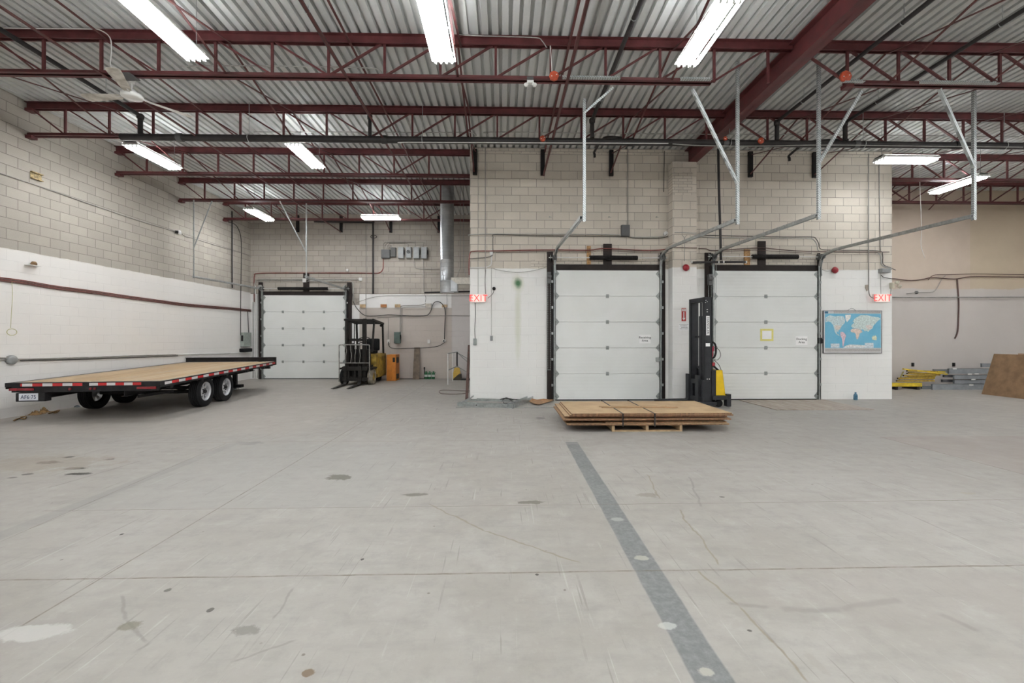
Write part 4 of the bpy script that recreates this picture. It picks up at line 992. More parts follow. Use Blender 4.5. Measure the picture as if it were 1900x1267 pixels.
# fire extinguisher arrow and notice on the pilaster
SIGN_RED = mat('red_sign', (0.42, 0.035, 0.03), 0.5, 0, 0.06)
a, b_ = onY(1264.5, 596, PILY), onY(1272.8, 571.5, PILY)
t = thing('fire_sign', 'narrow red FIRE sign with a white arrow pointing down on the pilaster', 'sign', ((a.x+b_.x)/2, PILY, a.z))
MB().box((a.x, PILY-0.004, a.z), (b_.x, PILY-0.001, b_.z)).build('plate', SIGN_RED, t)
cx = (a.x+b_.x)/2; w = b_.x-a.x; h = b_.z-a.z
ar = [(cx-w*0.12, b_.z-h*0.30), (cx+w*0.12, b_.z-h*0.30), (cx+w*0.12, a.z+h*0.25), (cx+w*0.34, a.z+h*0.25), (cx, a.z+h*0.06), (cx-w*0.34, a.z+h*0.25), (cx-w*0.12, a.z+h*0.25)]
MB().prism([(x, PILY-0.0045, z) for x, z in ar], (0, -0.001, 0)).build('arrow', WHITE_MET, t)
MB().box((a.x+w*0.1, PILY-0.0048, b_.z-h*0.24), (b_.x-w*0.1, PILY-0.0042, b_.z-h*0.05)).build('white_band', WHITE_MET, t)
text_mesh('lettering', 'FIRE', h*0.17, M_face((cx, PILY-0.006, b_.z-h*0.145), (1,0,0), (0,0,1)), SIGN_RED, t, 0.0006, xs=0.62)
a, b_ = onY(1259, 612.5, PILY), onY(1278.5, 599.5, PILY)
t = thing('paper_notice', 'small white paper with faint printed lines below the fire arrow sign', 'notice', ((a.x+b_.x)/2, PILY, a.z))
MB().box((a.x, PILY-0.003, a.z), (b_.x, PILY-0.001, b_.z)).build('sheet', PAPER, t)
GREYINK = mat('grey_ink', (0.12, 0.12, 0.12), 0.7)
for k in range(4):
    z = b_.z-(k+0.7)*(b_.z-a.z)/4.6; wd = (0.42, 0.34, 0.24, 0.38)[k]*(b_.x-a.x)
    mb = MB(); x = cx_ = (a.x+b_.x)/2-wd
    while x < (a.x+b_.x)/2+wd:
        l = random.uniform(0.012, 0.028); mb.box((x, PILY-0.0042, z-0.006), (x+l, PILY-0.0035, z+0.006)); x += l+0.008
    mb.build('printed_line', GREYINK, t)

# world map
def map_mat():
    m, nt, b = new_mat('printed_sea')
    tc = nd(nt, 'ShaderNodeTexCoord')
    n1 = noise(nt, tc.outputs['Object'], 3.0, 6); n2 = noise(nt, tc.outputs['Object'], 40.0, 3, 0.7)
    c = mixc(nt, ramp(nt, n1, 0.3, 0.7), (0.10, 0.40, 0.60), (0.19, 0.50, 0.68))
    c = mixc(nt, ramp(nt, n2, 0.55, 0.8, 0, 0.4), c, (0.45, 0.65, 0.75))
    nt.links.new(c, b.inputs['Base Color']); b.inputs['Roughness'].default_value = 0.4
    return m
a, b_ = onY(1528, 654.5, W-0.02), onY(1635, 577, W-0.02)
mw, mh = b_.x-a.x, b_.z-a.z
t = thing('world_map', 'large blue world map poster hung on a wire on the white wall', 'map', ((a.x+b_.x)/2, W-0.015, a.z))
MB().box((a.x, W-0.028, a.z), (b_.x, W-0.004, b_.z)).build('backing_board', mat('pale_board', (0.62, 0.62, 0.62), 0.5, 0, 0.04), t)
MB().box((a.x+0.02*mw, W-0.030, a.z+0.115*mh), (b_.x-0.012*mw, W-0.0282, b_.z-0.065*mh)).build('sea', map_mat(), t)
f = MB()
for lo, hi in (((a.x-0.012, a.z-0.010), (a.x, b_.z+0.010)), ((b_.x, a.z-0.010), (b_.x+0.010, b_.z+0.010)), ((a.x, b_.z), (b_.x, b_.z+0.010)), ((a.x, a.z-0.012), (b_.x, a.z))):
    f.box((lo[0], W-0.034, lo[1]), (hi[0], W-0.004, hi[1]))
f.build('frame', mat('dark_map_frame', (0.10, 0.10, 0.11), 0.5), t)
MB().tube([(a.x+mw*0.42, W-0.012, b_.z+0.005), (a.x+mw*0.46, W-0.012, b_.z+0.05), (a.x+mw*0.49, W-0.012, b_.z+0.062), (a.x+mw*0.53, W-0.012, b_.z+0.05), (a.x+mw*0.56, W-0.012, b_.z+0.005)], 0.003, 6).build('hanging_wire', COND_DARK, t)
def mp(u, v, dy=0.0): return (a.x+u*mw, W-0.0305-dy, b_.z-v*mh)
LAND = {
 'north_america': ((0.55, 0.66, 0.68), [(0.03,0.16),(0.10,0.10),(0.18,0.13),(0.27,0.12),(0.34,0.13),(0.37,0.22),(0.36,0.29),(0.33,0.33),(0.30,0.38),(0.28,0.44),(0.25,0.47),(0.255,0.51),(0.235,0.49),(0.22,0.50),(0.225,0.54),(0.26,0.565),(0.275,0.60),(0.25,0.585),(0.21,0.55),(0.185,0.48),(0.175,0.41),(0.16,0.34),(0.12,0.27),(0.08,0.25),(0.03,0.27)]),
 'united_states_patch': ((0.66, 0.60, 0.56), [(0.195,0.34),(0.30,0.35),(0.29,0.41),(0.26,0.45),(0.22,0.455),(0.19,0.41)]),
 'south_america': ((0.72, 0.52, 0.58), [(0.29,0.50),(0.33,0.50),(0.37,0.55),(0.385,0.60),(0.365,0.67),(0.355,0.74),(0.345,0.80),(0.335,0.86),(0.325,0.84),(0.32,0.74),(0.31,0.65),(0.29,0.59),(0.285,0.54)]),
 'greenland': ((0.80, 0.80, 0.77), [(0.37,0.09),(0.47,0.09),(0.46,0.17),(0.42,0.24),(0.40,0.27),(0.375,0.20)]),
 'europe_and_asia': ((0.58, 0.68, 0.66), [(0.47,0.37),(0.49,0.32),(0.53,0.28),(0.50,0.25),(0.53,0.19),(0.57,0.15),(0.64,0.10),(0.74,0.10),(0.84,0.13),(0.95,0.15),(0.985,0.19),(0.94,0.23),(0.90,0.29),(0.86,0.35),(0.84,0.42),(0.80,0.45),(0.77,0.50),(0.735,0.47),(0.71,0.49),(0.69,0.45),(0.66,0.44),(0.62,0.46),(0.59,0.42),(0.55,0.41),(0.50,0.40)]),
 'china_patch': ((0.70, 0.63, 0.60), [(0.72,0.35),(0.80,0.33),(0.84,0.38),(0.82,0.43),(0.78,0.45),(0.74,0.41)]),
 'africa': ((0.76, 0.62, 0.55), [(0.465,0.45),(0.50,0.42),(0.58,0.42),(0.64,0.45),(0.67,0.50),(0.62,0.54),(0.61,0.60),(0.59,0.67),(0.57,0.68),(0.555,0.62),(0.55,0.55),(0.53,0.52),(0.48,0.51),(0.46,0.48)]),
 'australia': ((0.68, 0.70, 0.52), [(0.83,0.63),(0.86,0.59),(0.88,0.60),(0.895,0.575),(0.92,0.64),(0.91,0.70),(0.88,0.70),(0.84,0.69)]),
 'antarctica': ((0.74, 0.76, 0.75), [(0.33,0.88),(0.38,0.83),(0.45,0.80),(0.60,0.81),(0.75,0.82),(0.86,0.86),(0.86,0.88)]),
 'caption_panel': ((0.62, 0.70, 0.74), [(0.12,0.78),(0.27,0.78),(0.27,0.875),(0.12,0.875)]),
}
for nm, (c_, poly) in LAND.items():
    nn = nm if nm not in ('united_states_patch', 'china_patch') else 'country_patch'
    MB().prism([mp(u, v, 0.0012 if 'patch' in nm else 0.0) for u, v in poly], (0, -0.001, 0)).build(nn, mat('print_'+nm, c_, 0.45, 0, 0.25, 30.0), t)
MB().prism([mp(u, v) for u, v in ((0.71,0.76),(0.86,0.76),(0.86,0.875),(0.71,0.875))], (0, -0.0012, 0)).build('caption_panel', _mats['print_caption_panel'], t)
FLAG = mat('flag_strip_print', (0.42, 0.38, 0.38), 0.5, 0, 0.7, 120.0, col2=(0.75, 0.72, 0.70))
MB().prism([mp(0.17, 0.0), mp(0.985, 0.0), mp(0.985, 0.055), mp(0.17, 0.055)], (0, 0.0015, 0)).build('flag_strip', FLAG, t)
MB().prism([mp(0.02, 0.90), mp(0.985, 0.90), mp(0.985, 0.97), mp(0.02, 0.97)], (0, 0.0015, 0)).build('flag_strip', FLAG, t)
MB().prism([mp(0.015, 0.01), mp(0.075, 0.01), mp(0.075, 0.06), mp(0.015, 0.06)], (0, 0.0015, 0)).build('corner_emblem', mat('deep_blue_print', (0.02, 0.12, 0.22), 0.5), t)

# push-button box on the docking door jamb
q = onY(1522, 632, W-0.10)
t = thing('control_box', 'black push-button box on the door post beside the map', 'control box', (q.x, W-0.06, q.z-0.07))
MB().bbox((q.x-0.045, W-0.13, q.z-0.07), (q.x+0.03, W-0.052, q.z+0.07), 0.008).build('case', BLACK_RUB, t)
MB().bbox((q.x+0.03, W-0.09, q.z-0.055), (q.x+0.09, W-0.03, q.z+0.04), 0.008).build('side_case', BLACK_STEEL, t)
MB().tube([(q.x-0.02, W-0.06, q.z+0.07), (q.x-0.03, W-0.05, q.z+0.16), (q.x+0.03, W-0.04, q.z+0.14), (q.x+0.07, W-0.035, q.z+0.04)], 0.005, 6).build('cord', COND_DARK, t)

# ---- far wall
W = BY
run([(471.6, 560), (471.5, 523), (472.5, 512), (481, 507), (560, 506.5), (653, 506.5), (691.8, 507), (704, 506), (710, 500), (711, 490), (711, 479)], W, 'red and grey conduit running level high on the far wall over the far door', 0.018, COND_RED)
run([(471.5, 545), (472, 528), (478.7, 518.5), (500, 518), (563.5, 518), (610, 518), (664, 518)], W, 'pale conduit running just above the far door to a white box', 0.014)
run([(571, 522), (580, 520.8), (640, 520.8), (651, 522), (655, 529), (655.5, 559)], W, 'pale conduit bending down beside the far door post', 0.018)
run([(479, 521), (510, 521), (558, 520.5), (562, 523)], W, 'second thin conduit above the far door', 0.010)
wbox(665.5, 671.5, 515, 521, W, 0.05, 'small white box high on the far wall beside the far door', WHITE_PAINT, 'junction_box', 'junction box')
wbox(561, 568, 516.5, 523.5, W, 0.06, 'small cream box above the centre of the far door', WHITE_PAINT, 'junction_box', 'junction box')
run([(669, 521), (667, 540), (665, 556)], W, 'thin slanting wire below the small white box', 0.006, COND_GREY, 'cable', 'cable')
q = onY(644, 501, W-0.05)
tag(MB().lathe([(0, 0), (0.05, 0), (0.05, 0.05), (0, 0.05)], (q.x, W-0.001, q.z), (0, -1, 0), 16).build('round_box', WHITE_PAINT), 'round white box above the red conduit on the far wall', 'junction box')
t = thing('drop_pipe', 'long dark vertical pipe on the far wall with a level run under the roof', 'pipe', onY(692, 545, W-0.1))
MB().tube([onY(583, 411, W-0.1), onY(640, 412, W-0.1), onY(689, 413, W-0.1), onY(692, 417, W-0.1), onY(692.4, 480, W-0.1), onY(692.4, 545, W-0.1)], 0.034, 10, sub=6).build('pipe', PIPE_DARK, t)
MB().tube([onY(687.5, 439, W-0.15), onY(690, 441.5, W-0.17), onY(696, 441.5, W-0.17), onY(699, 439, W-0.15), onY(696, 436.5, W-0.15), onY(690, 436.5, W-0.15), onY(687.5, 439, W-0.15)], 0.012, 8).build('valve_handle', PIPE_DARK, t)
run([(679, 417), (679.5, 480), (679, 560), (679, 600)], W, 'thin upright grey conduit down the far wall', 0.012, COND_GREY)
boxes = [(707.3, 723, 463, 478.5, 0.14, BOX_DARK, 'wide dark grey switch box, first of the row on the far wall', 0), (724.5, 734, 459, 476, 0.12, mat('charcoal_box', (0.055, 0.055, 0.05), 0.5), 'charcoal switch box between the wide one and the pale ones', 0),
         (738.5, 748.5, 458, 479, 0.16, BOX_GREY, 'pale grey switch box just after the charcoal one', 1), (753, 762.5, 458, 478, 0.14, BOX_GREY, 'grey switch box with a round dial on its door', 0),
         (767, 777.5, 458, 479, 0.16, BOX_GREY, 'pale grey switch box with a lever, beside the one with the dial', 1), (781.5, 792, 458, 479, 0.16, BOX_GREY, 'pale grey switch box closest to the silver duct', 1)]
for x0_, x1_, y0_, y1_, dp, m_, lb, lv in boxes:
    t = wbox(x0_, x1_, y0_, y1_, W, dp, lb, m_, group='row of switch boxes on the far wall', lever=bool(lv))
    if 'dial' in lb:
        q = onY(757.7, 467, W-dp-0.012)
        MB().lathe([(0.05, 0), (0.065, 0), (0.065, 0.012), (0.05, 0.012), (0.05, 0)], q, (0, -1, 0), 20).beam(q+Vector((-0.02, -0.006, -0.02)), q+Vector((0.02, -0.006, 0.02)), 0.018, 0.018).build('dial', BLACK_STEEL, t)
for i, (xa, xb, yb) in enumerate(((711, 785, 449), (714.5, 770, 450.5), (718, 757, 452), (721, 728, 455))):
    run([(xa, 463), (xa+0.5, yb+5), (xa+4, yb+0.8), (xa+8 if xb-xa > 20 else (xa+xb)/2, yb), (xb-3, yb), (xb, yb+4), (xb, 458)], W, ['outermost of the thin conduits looping over the switch boxes', 'conduit loop from the wide switch box to the tall box with a lever', 'conduit loop from the wide switch box to the dial box', 'small conduit loop between the wide and the charcoal switch boxes'][i], 0.008, COND_GREY, off=0.03)
run([(768, 479), (769, 492), (773, 498), (790, 499), (815, 499)], W, 'grey conduit curving from the switch boxes behind the silver duct', 0.010, COND_GREY)
run([(785.5, 479), (786, 510), (786.5, 540)], W, 'upright grey conduit down from the last switch box', 0.010, COND_GREY)
run([(707, 508), (760, 508.5), (815, 508.5)], W, 'level thin conduit continuing behind the silver duct', 0.008, COND_GREY)
# cables low on the far wall
run([(654, 545), (656, 560), (663, 573), (677, 585), (697, 586), (720, 584), (743, 585), (767, 586), (789, 585.5), (796, 582), (800, 575), (803, 565), (808, 560), (815, 560), (822, 566), (826, 578), (825, 609), (824.5, 630)], W, 'thick dark cable draped in waves across the wall behind the forklift', 0.015, COND_DARK, 'cable', 'cable')
run([(825, 635), (813, 642), (790, 645), (760, 646), (731, 646.5), (722, 642), (720.5, 634)], W, 'dark cable sweeping low from the round socket to a small box', 0.012, COND_DARK, 'cable', 'cable')
run([(662, 562), (670, 558), (690, 552), (712, 549), (750, 548.5), (872, 548.5)], W, 'thin wire rising along the top of the white paint', 0.007, COND_GREY, 'cable', 'cable')
run([(742.5, 618), (742.5, 590), (743, 572), (746, 567.5), (760, 566.5), (781, 566), (790, 563)], W, 'grey conduit climbing from the green box and turning level', 0.012, COND_GREY)
run([(745, 618), (745.5, 590), (746, 575), (749, 570.5), (770, 569.5), (790, 569)], W, 'second grey conduit beside the first above the green box', 0.010, COND_GREY)
run([(720.3, 590), (720.5, 610), (720.3, 629)], W, 'thin upright conduit to the small outlet beside the forklift', 0.008, COND_GREY)
run([(786.5, 541), (790, 552), (789, 561)], W, 'short curved wire below the black bar', 0.007, COND_GREY, 'cable', 'cable')
run([(829, 546), (829, 565), (826, 590)], W, 'thin wire from under the duct to the thick cable', 0.007, COND_GREY, 'cable', 'cable')
run([(700, 590), (760, 585.8), (840, 585.5), (872, 586)], W, 'long thin level conduit on the pinkish wall', 0.008, COND_GREY)
wbox(731, 742, 616, 637, W, 0.16, 'green grey switch box on the pinkish wall behind the forklift', BOX_GREEN, lever=True)
wbox(718, 723, 630, 637, W, 0.06, 'small white outlet box beside the forklift mast', WHITE_PAINT, 'wall_outlet', 'outlet')
wbox(793, 798, 630, 637, W, 0.06, 'small white outlet box above the green bottles', WHITE_PAINT, 'wall_outlet', 'outlet')
q = onY(823.5, 632.5, W-0.06)
t = thing('round_socket', 'round pale socket with a black centre at the end of the thick cable', 'socket', (q.x, W-0.05, q.z-0.06))
MB().lathe([(0, 0), (0.06, 0), (0.06, 0.06), (0.045, 0.07), (0.035, 0.07), (0.03, 0.05), (0, 0.05)], (q.x, W-0.001, q.z), (0, -1, 0), 20).build('ring', WHITE_PAINT, t)
MB().lathe([(0, 0.051), (0.028, 0.051), (0.028, 0.058), (0, 0.058)], (q.x, W-0.001, q.z), (0, -1, 0), 16).build('socket_face', BLACK_RUB, t)
for k, (x0_, x1_, y0_, y1_, c_) in enumerate(((667.5, 678.5, 564.5, 570.5, WOOD), (706, 717, 564.5, 570, mat('orange_timber', (0.40, 0.17, 0.06), 0.7)), (732.5, 742.6, 564.5, 570, WOOD), (789, 800, 563, 570, mat('white_block', (0.6, 0.55, 0.48), 0.8)), (820, 830, 565, 570, WOOD))):
    p_, q_ = onY(x0_, y1_, W-0.05), onY(x1_, y0_, W-0.05)
    tag(MB().bbox((p_.x, W-0.05, p_.z), (q_.x, W-0.001, q_.z), 0.004).build('timber_block', c_), ['pale wood block beside the post of the far door', 'orange-brown wood block on the painted wall edge', 'pale wood block above the green switch box', 'whitish block tangled in wires below the duct', 'small wood block at the end of the painted wall edge'][k], 'wood block')

# silver duct and its branch
SPIR = None
def duct_mat():
    m, nt, b = new_mat('spiral_galvanised_duct')
    P, X, Y, Z = pos_xyz(nt)
    fr = mth(nt, 'FRACT', mth(nt, 'MULTIPLY', Z, 9.0)); k = ramp(nt, fr, 0.90, 0.97)
    n1 = noise(nt, P, 4.0)
    c = mixc(nt, ramp(nt, n1, 0.3, 0.7), (0.62, 0.64, 0.66), (0.48, 0.50, 0.53))
    nt.links.new(mixc(nt, mth(nt, 'MULTIPLY', k, 0.4), c, (0.25, 0.26, 0.27)), b.inputs['Base Color'])
    b.inputs['Metallic'].default_value = 0.85; b.inputs['Roughness'].default_value = 0.34
    bp = nd(nt, 'ShaderNodeBump'); bp.inputs['Strength'].default_value = 0.4; bp.inputs['Distance'].default_value = 0.01
    nt.links.new(k, bp.inputs['Height']); nt.links.new(bp.outputs[0], b.inputs['Normal'])
    return m
DM = duct_mat(); DY = 13.25
c0 = onY(829.5, 543, DY); rr = 0.205
t = thing('air_duct', 'tall silver round air duct coming down through the joists in front of the far wall', 'air duct', c0)
MB().lathe([(rr, 0.02), (rr, 0.35), (rr+0.006, 0.36), (rr, 0.37), (rr, 0.97), (rr+0.008, 0.98), (rr, 0.99), (rr, DECK-c0.z-0.002)], c0, (0, 0, 1), 40).build('pipe', DM, t)
MB().cyl(c0, c0+Vector((0, 0, 0.03)), rr+0.006, 40).build('end_cap', DM, t)
p_, q_ = onY(852, 528, DY), onY(852, 516, DY)
MB().prism([(c0.x+rr*0.2, DY-0.16, q_.z), (c0.x+rr+0.12, DY-0.16, p_.z), (c0.x+rr+0.12, DY-0.16, c0.z+0.03), (c0.x+rr*0.2, DY-0.16, c0.z+0.03)], (0, 0.32, 0)).build('tapered_outlet', DM, t)
MB().box((c0.x+rr*0.6, DY-0.15, p_.z), (XA-0.003, DY+0.15, q_.z)).build('branch_duct', mat('cream_duct', (0.66, 0.63, 0.57), 0.6), t)
for px_ in (854, 860):
    q_ = onY(px_, 500, DY); MB().tube([(q_.x, DY, DECK-0.005), (q_.x, DY, q_.z+0.05), (q_.x+(-0.10 if px_ == 854 else 0.10), DY-0.1, p_.z+0.21)], 0.006, 6, smooth=False).build('hanging_wire', GALV_DULL, t)
p_ = onY(785, 541.5, DY)
tag(MB().angle((p_.x, DY+0.23, c0.z-0.0), (XA-0.003, DY+0.23, c0.z+0.04), 0.05, 0.006).build('support_bar', BLACK_STEEL), 'long black steel bar behind the foot of the silver duct', 'steel bar')

# ---- long side wall (blocks on the trailer's far side)
def lrun(pts, lab, r=0.011, m_=EMT, name='conduit', cat='conduit', off=0.01, dz=0.0):
    P = [onX(px, py, LX+off+r)-Vector((0, 0, dz)) for px, py in pts]
    return tag(MB().tube(P, r, 8).build(name, m_), lab, cat)
trunk = [(-420, 460), (-200, 489), (-60, 507), (0, 514.6), (48, 521), (107, 531), (177, 540), (204, 544), (241.5, 549.5), (290, 556), (349, 564), (429, 571), (468, 575)]
for k, (dz, m_, nm) in enumerate(((0, COND_RED, 'red armoured cable, top one of the bundle along the side wall'), (1.6, COND_BROWN, 'brown cable, second of the bundle along the side wall'), (3.2, COND_RED, 'red armoured cable, third of the bundle along the side wall'), (5.0, COND_BROWN, 'brown cable, lowest of the bundle along the side wall'))):
    lrun([(x, y) for x, y in trunk], nm, 0.010, m_, 'armoured_cable', 'cable', 0.008, k*0.0225)
lrun([(-420, 183), (-200, 255), (-40, 308), (0, 321.5), (80, 348), (188, 386), (268, 412.6), (330, 431)], 'dark wire stretched high across the bare side wall', 0.009, COND_GREY, 'cable', 'cable')
lrun([(338, 434), (345, 439), (360, 442.5), (400, 455), (456, 472), (469, 480)], 'dark wire continuing from the round box to the far corner', 0.009, COND_GREY, 'cable', 'cable')
q = onX(334, 431, LX+0.05)
t = thing('round_box', 'round black and white box high on the bare side wall', 'junction box', (LX+0.04, q.y, q.z-0.06))
MB().lathe([(0, 0), (0.07, 0), (0.07, 0.04), (0, 0.05)], (LX+0.001, q.y, q.z), (1, 0, 0), 18).build('box', WHITE_PAINT, t)
MB().cyl((LX+0.02, q.y-0.14, q.z-0.02), (LX+0.06, q.y-0.09, q.z-0.02), 0.04, 12).build('connector', BLACK_STEEL, t)
lrun([(-420, 672), (-40, 665), (0, 664), (25, 665.5), (37, 666.7), (100, 665), (170.5, 663), (250, 660), (327, 658)], 'pale conduit low along the white side wall behind the trailer', 0.016, COND_GREY)
lrun([(-420, 679), (-40, 670), (0, 668.5), (18, 667), (25, 668)], 'second pale conduit entering the grey round box', 0.014, COND_GREY)
lrun([(38, 669), (100, 667.8), (200, 664.8), (330, 660)], 'dark cable just under the low conduit on the side wall', 0.010, COND_DARK, 'cable', 'cable')
lrun([(330, 657.8), (378, 656.2), (426, 655), (466, 653.5)], 'pale rail conduit on the side wall beyond the trailer headboard', 0.018, WHITE_PAINT)
q = onX(24, 667.5, LX+0.06)
t = thing('round_box', 'grey round junction box on the low conduit above the trailer tail', 'junction box', (LX+0.05, q.y, q.z-0.07))
MB().lathe([(0, 0), (0.085, 0), (0.085, 0.06), (0.07, 0.08), (0, 0.08)], (LX+0.001, q.y, q.z), (1, 0, 0), 20).build('box', BOX_GREY, t)
lrun([(430.6, 392), (430.8, 450), (431, 520), (431.3, 534)], 'black upright pipe near the far end of the side wall', 0.020, PIPE_DARK, 'pipe', 'pipe', 0.03)
lrun([(424, 412), (434, 415), (442, 424), (447.5, 445), (447.5, 500), (446.7, 560), (446.7, 622)], 'dark cable arching down the side wall near the corner', 0.012, COND_DARK, 'cable', 'cable')
lrun([(459.5, 577), (460.5, 600), (461.5, 617)], 'dark conduit dropping into the grey disconnect box in the corner', 0.014, COND_DARK)
a_, b2 = onX(453, 643, LX+0.14), onX(466.5, 617, LX+0.14)
t = thing('disconnect_box', 'grey green disconnect box near the corner of the side wall', 'switch box', (LX+0.07, (a_.y+b2.y)/2, a_.z))
MB().bbox((LX+0.001, a_.y, a_.z), (LX+0.14, b2.y, b2.z), 0.01).build('enclosure', mat('grey_green_enamel', (0.30, 0.33, 0.30), 0.5), t)
MB().box((LX+0.05, a_.y-0.03, a_.z+0.2), (LX+0.11, a_.y-0.001, a_.z+0.4)).build('lever', BLACK_STEEL, t)
a_ = onX(455, 653, LX+0.1)
tag(MB().bbox((LX+0.001, a_.y-0.2, a_.z), (LX+0.16, a_.y+0.35, a_.z+0.13), 0.03).build('power_supply', BLACK_RUB), 'black lump of equipment under the grey green box', 'power supply')
for px, yy0, yy1, lb, m_, r_ in ((469.5, 560, 701, 'pale upright conduit in the corner beside the far door', EMT, 0.016), (474, 530, 701, 'second pale upright conduit in the corner beside the far door', WHITE_PAINT, 0.018), (478, 545, 701, 'third upright conduit nearest the far door track', EMT, 0.012)):
    run([(px, yy0), (px+0.3, (yy0+yy1)/2), (px, yy1)], BY, lb, r_, m_)
# small tag, hook shelf and hanging loop
a_, b2 = onX(57.5, 330, LX+0.02), onX(78.5, 320, LX+0.02)
tg = thing('wall_bracket', 'small yellowed metal bracket on the bare blocks near the roof', 'bracket', (LX+0.02, (a_.y+b2.y)/2, min(a_.z, b2.z)))
z0_, z1_ = onX(58, 330.5, LX+0.02).z, onX(58, 317.5, LX+0.02).z
YB = mat('yellowed_metal', (0.36, 0.27, 0.13), 0.6, 0, 0.5, 25.0)
for zz in (z0_, z1_-0.012): MB().box((LX+0.001, a_.y, zz), (LX+0.05, b2.y, zz+0.018)).build('flange', YB, tg)
MB().box((LX+0.001, a_.y, z0_), (LX+0.008, b2.y, z1_)).build('plate', YB, tg)
q = onX(62, 490, LX+0.05)
t = thing('wall_bell', 'small rusty fitting on a white bracket on the side wall above the cables', 'wall fitting', (LX+0.06, q.y, q.z-0.06))
MB().box((LX+0.001, q.y-0.12, q.z-0.035), (LX+0.12, q.y+0.10, q.z-0.025)).build('shelf', WHITE_PAINT, t)
MB().lathe([(0, 0.07), (0.03, 0.07), (0.05, 0.03), (0.045, 0.0), (0, -0.02)], (LX+0.06, q.y, q.z-0.02), (0, 0, 1), 14).build('fitting', mat('rusty_brass', (0.22, 0.13, 0.06), 0.6, 0.3, 0.4, 30.0), t)
lp = [(22, 522), (23, 550), (21, 585), (19.5, 608)]
YC = mat('yellow_green_cord', (0.42, 0.40, 0.20), 0.6)
t = thing('cord_loop', 'thin yellowish cord hanging from the cable bundle with a loop at its end', 'cord', onX(21, 622, LX+0.03))
MB().tube([onX(x, y, LX+0.045) for x, y in lp], 0.004, 6).build('cord', YC, t)
q = onX(20.5, 616, LX+0.03)
MB().tube([(LX+0.045, q.y+0.085*cos(k*pi/8), q.z+0.062*sin(k*pi/8)) for k in range(17)], 0.006, 6, smooth=False).build('loop', YC, t)

# ---- wall beyond the block room
W = RY
run([(1640, 516), (1660, 517), (1690, 520.5), (1715, 517.5), (1730, 514.8), (1770, 517.5), (1800, 513.5), (1850, 513.5), (1899, 514), (1960, 514)], W, 'long brown cable draped along the beige wall', 0.014, COND_BROWN, 'cable', 'cable')
run([(1722, 519.5), (1728, 513), (1736, 509.8), (1760, 509.5), (1810, 508.3), (1899, 509.5), (1960, 510)], W, 'upper brown cable along the beige wall', 0.010, COND_BROWN, 'cable', 'cable')
run([(1776, 518), (1777, 530), (1779, 560), (1778.5, 590), (1777, 615), (1772, 628)], W, 'thick brown cable hanging straight down the pinkish wall', 0.018, COND_BROWN, 'cable', 'cable')
run([(1755, 511), (1748, 517), (1741, 530), (1734, 540), (1725, 542.5), (1704, 542.5), (1682, 545)], W, 'grey wire curving down to a small fitting on the pinkish wall', 0.009, COND_GREY, 'cable', 'cable')
q = onY(1702, 542.5, W-0.04)
tag(MB().lathe([(0, 0), (0.05, 0), (0.045, 0.04), (0, 0.05)], (q.x, W-0.001, q.z), (0, -1, 0), 14).build('cable_fitting', BOX_DARK), 'small dark round fitting at the end of the grey wire', 'fitting')
run([(1656, 551.5), (1750, 551.5), (1899, 551), (1960, 551)], W, 'straight level conduit across the pinkish wall', 0.016, COND_GREY)
for x0_, lb in ((1692.5, 'small dark outlet low on the pinkish wall above the yellow beams'), (1768.5, 'small dark outlet low on the pinkish wall above the grey beams')):
    wbox(x0_, x0_+4, 673, 680, W, 0.03, lb, BLACK_STEEL, 'wall_outlet', 'outlet')
q0 = onY(1706, 318, W-2.3)
tag(MB().tube([(q0.x, q0.y, DECK-0.01), onY(1707, 350, q0.y), onY(1710, 425, q0.y), onY(1709, 455, q0.y), onY(1716, 478, q0.y)], 0.006, 6).build('hanging_wire', WHITE_PAINT), 'thin white wire dangling from the roof in front of the beige wall', 'wire')
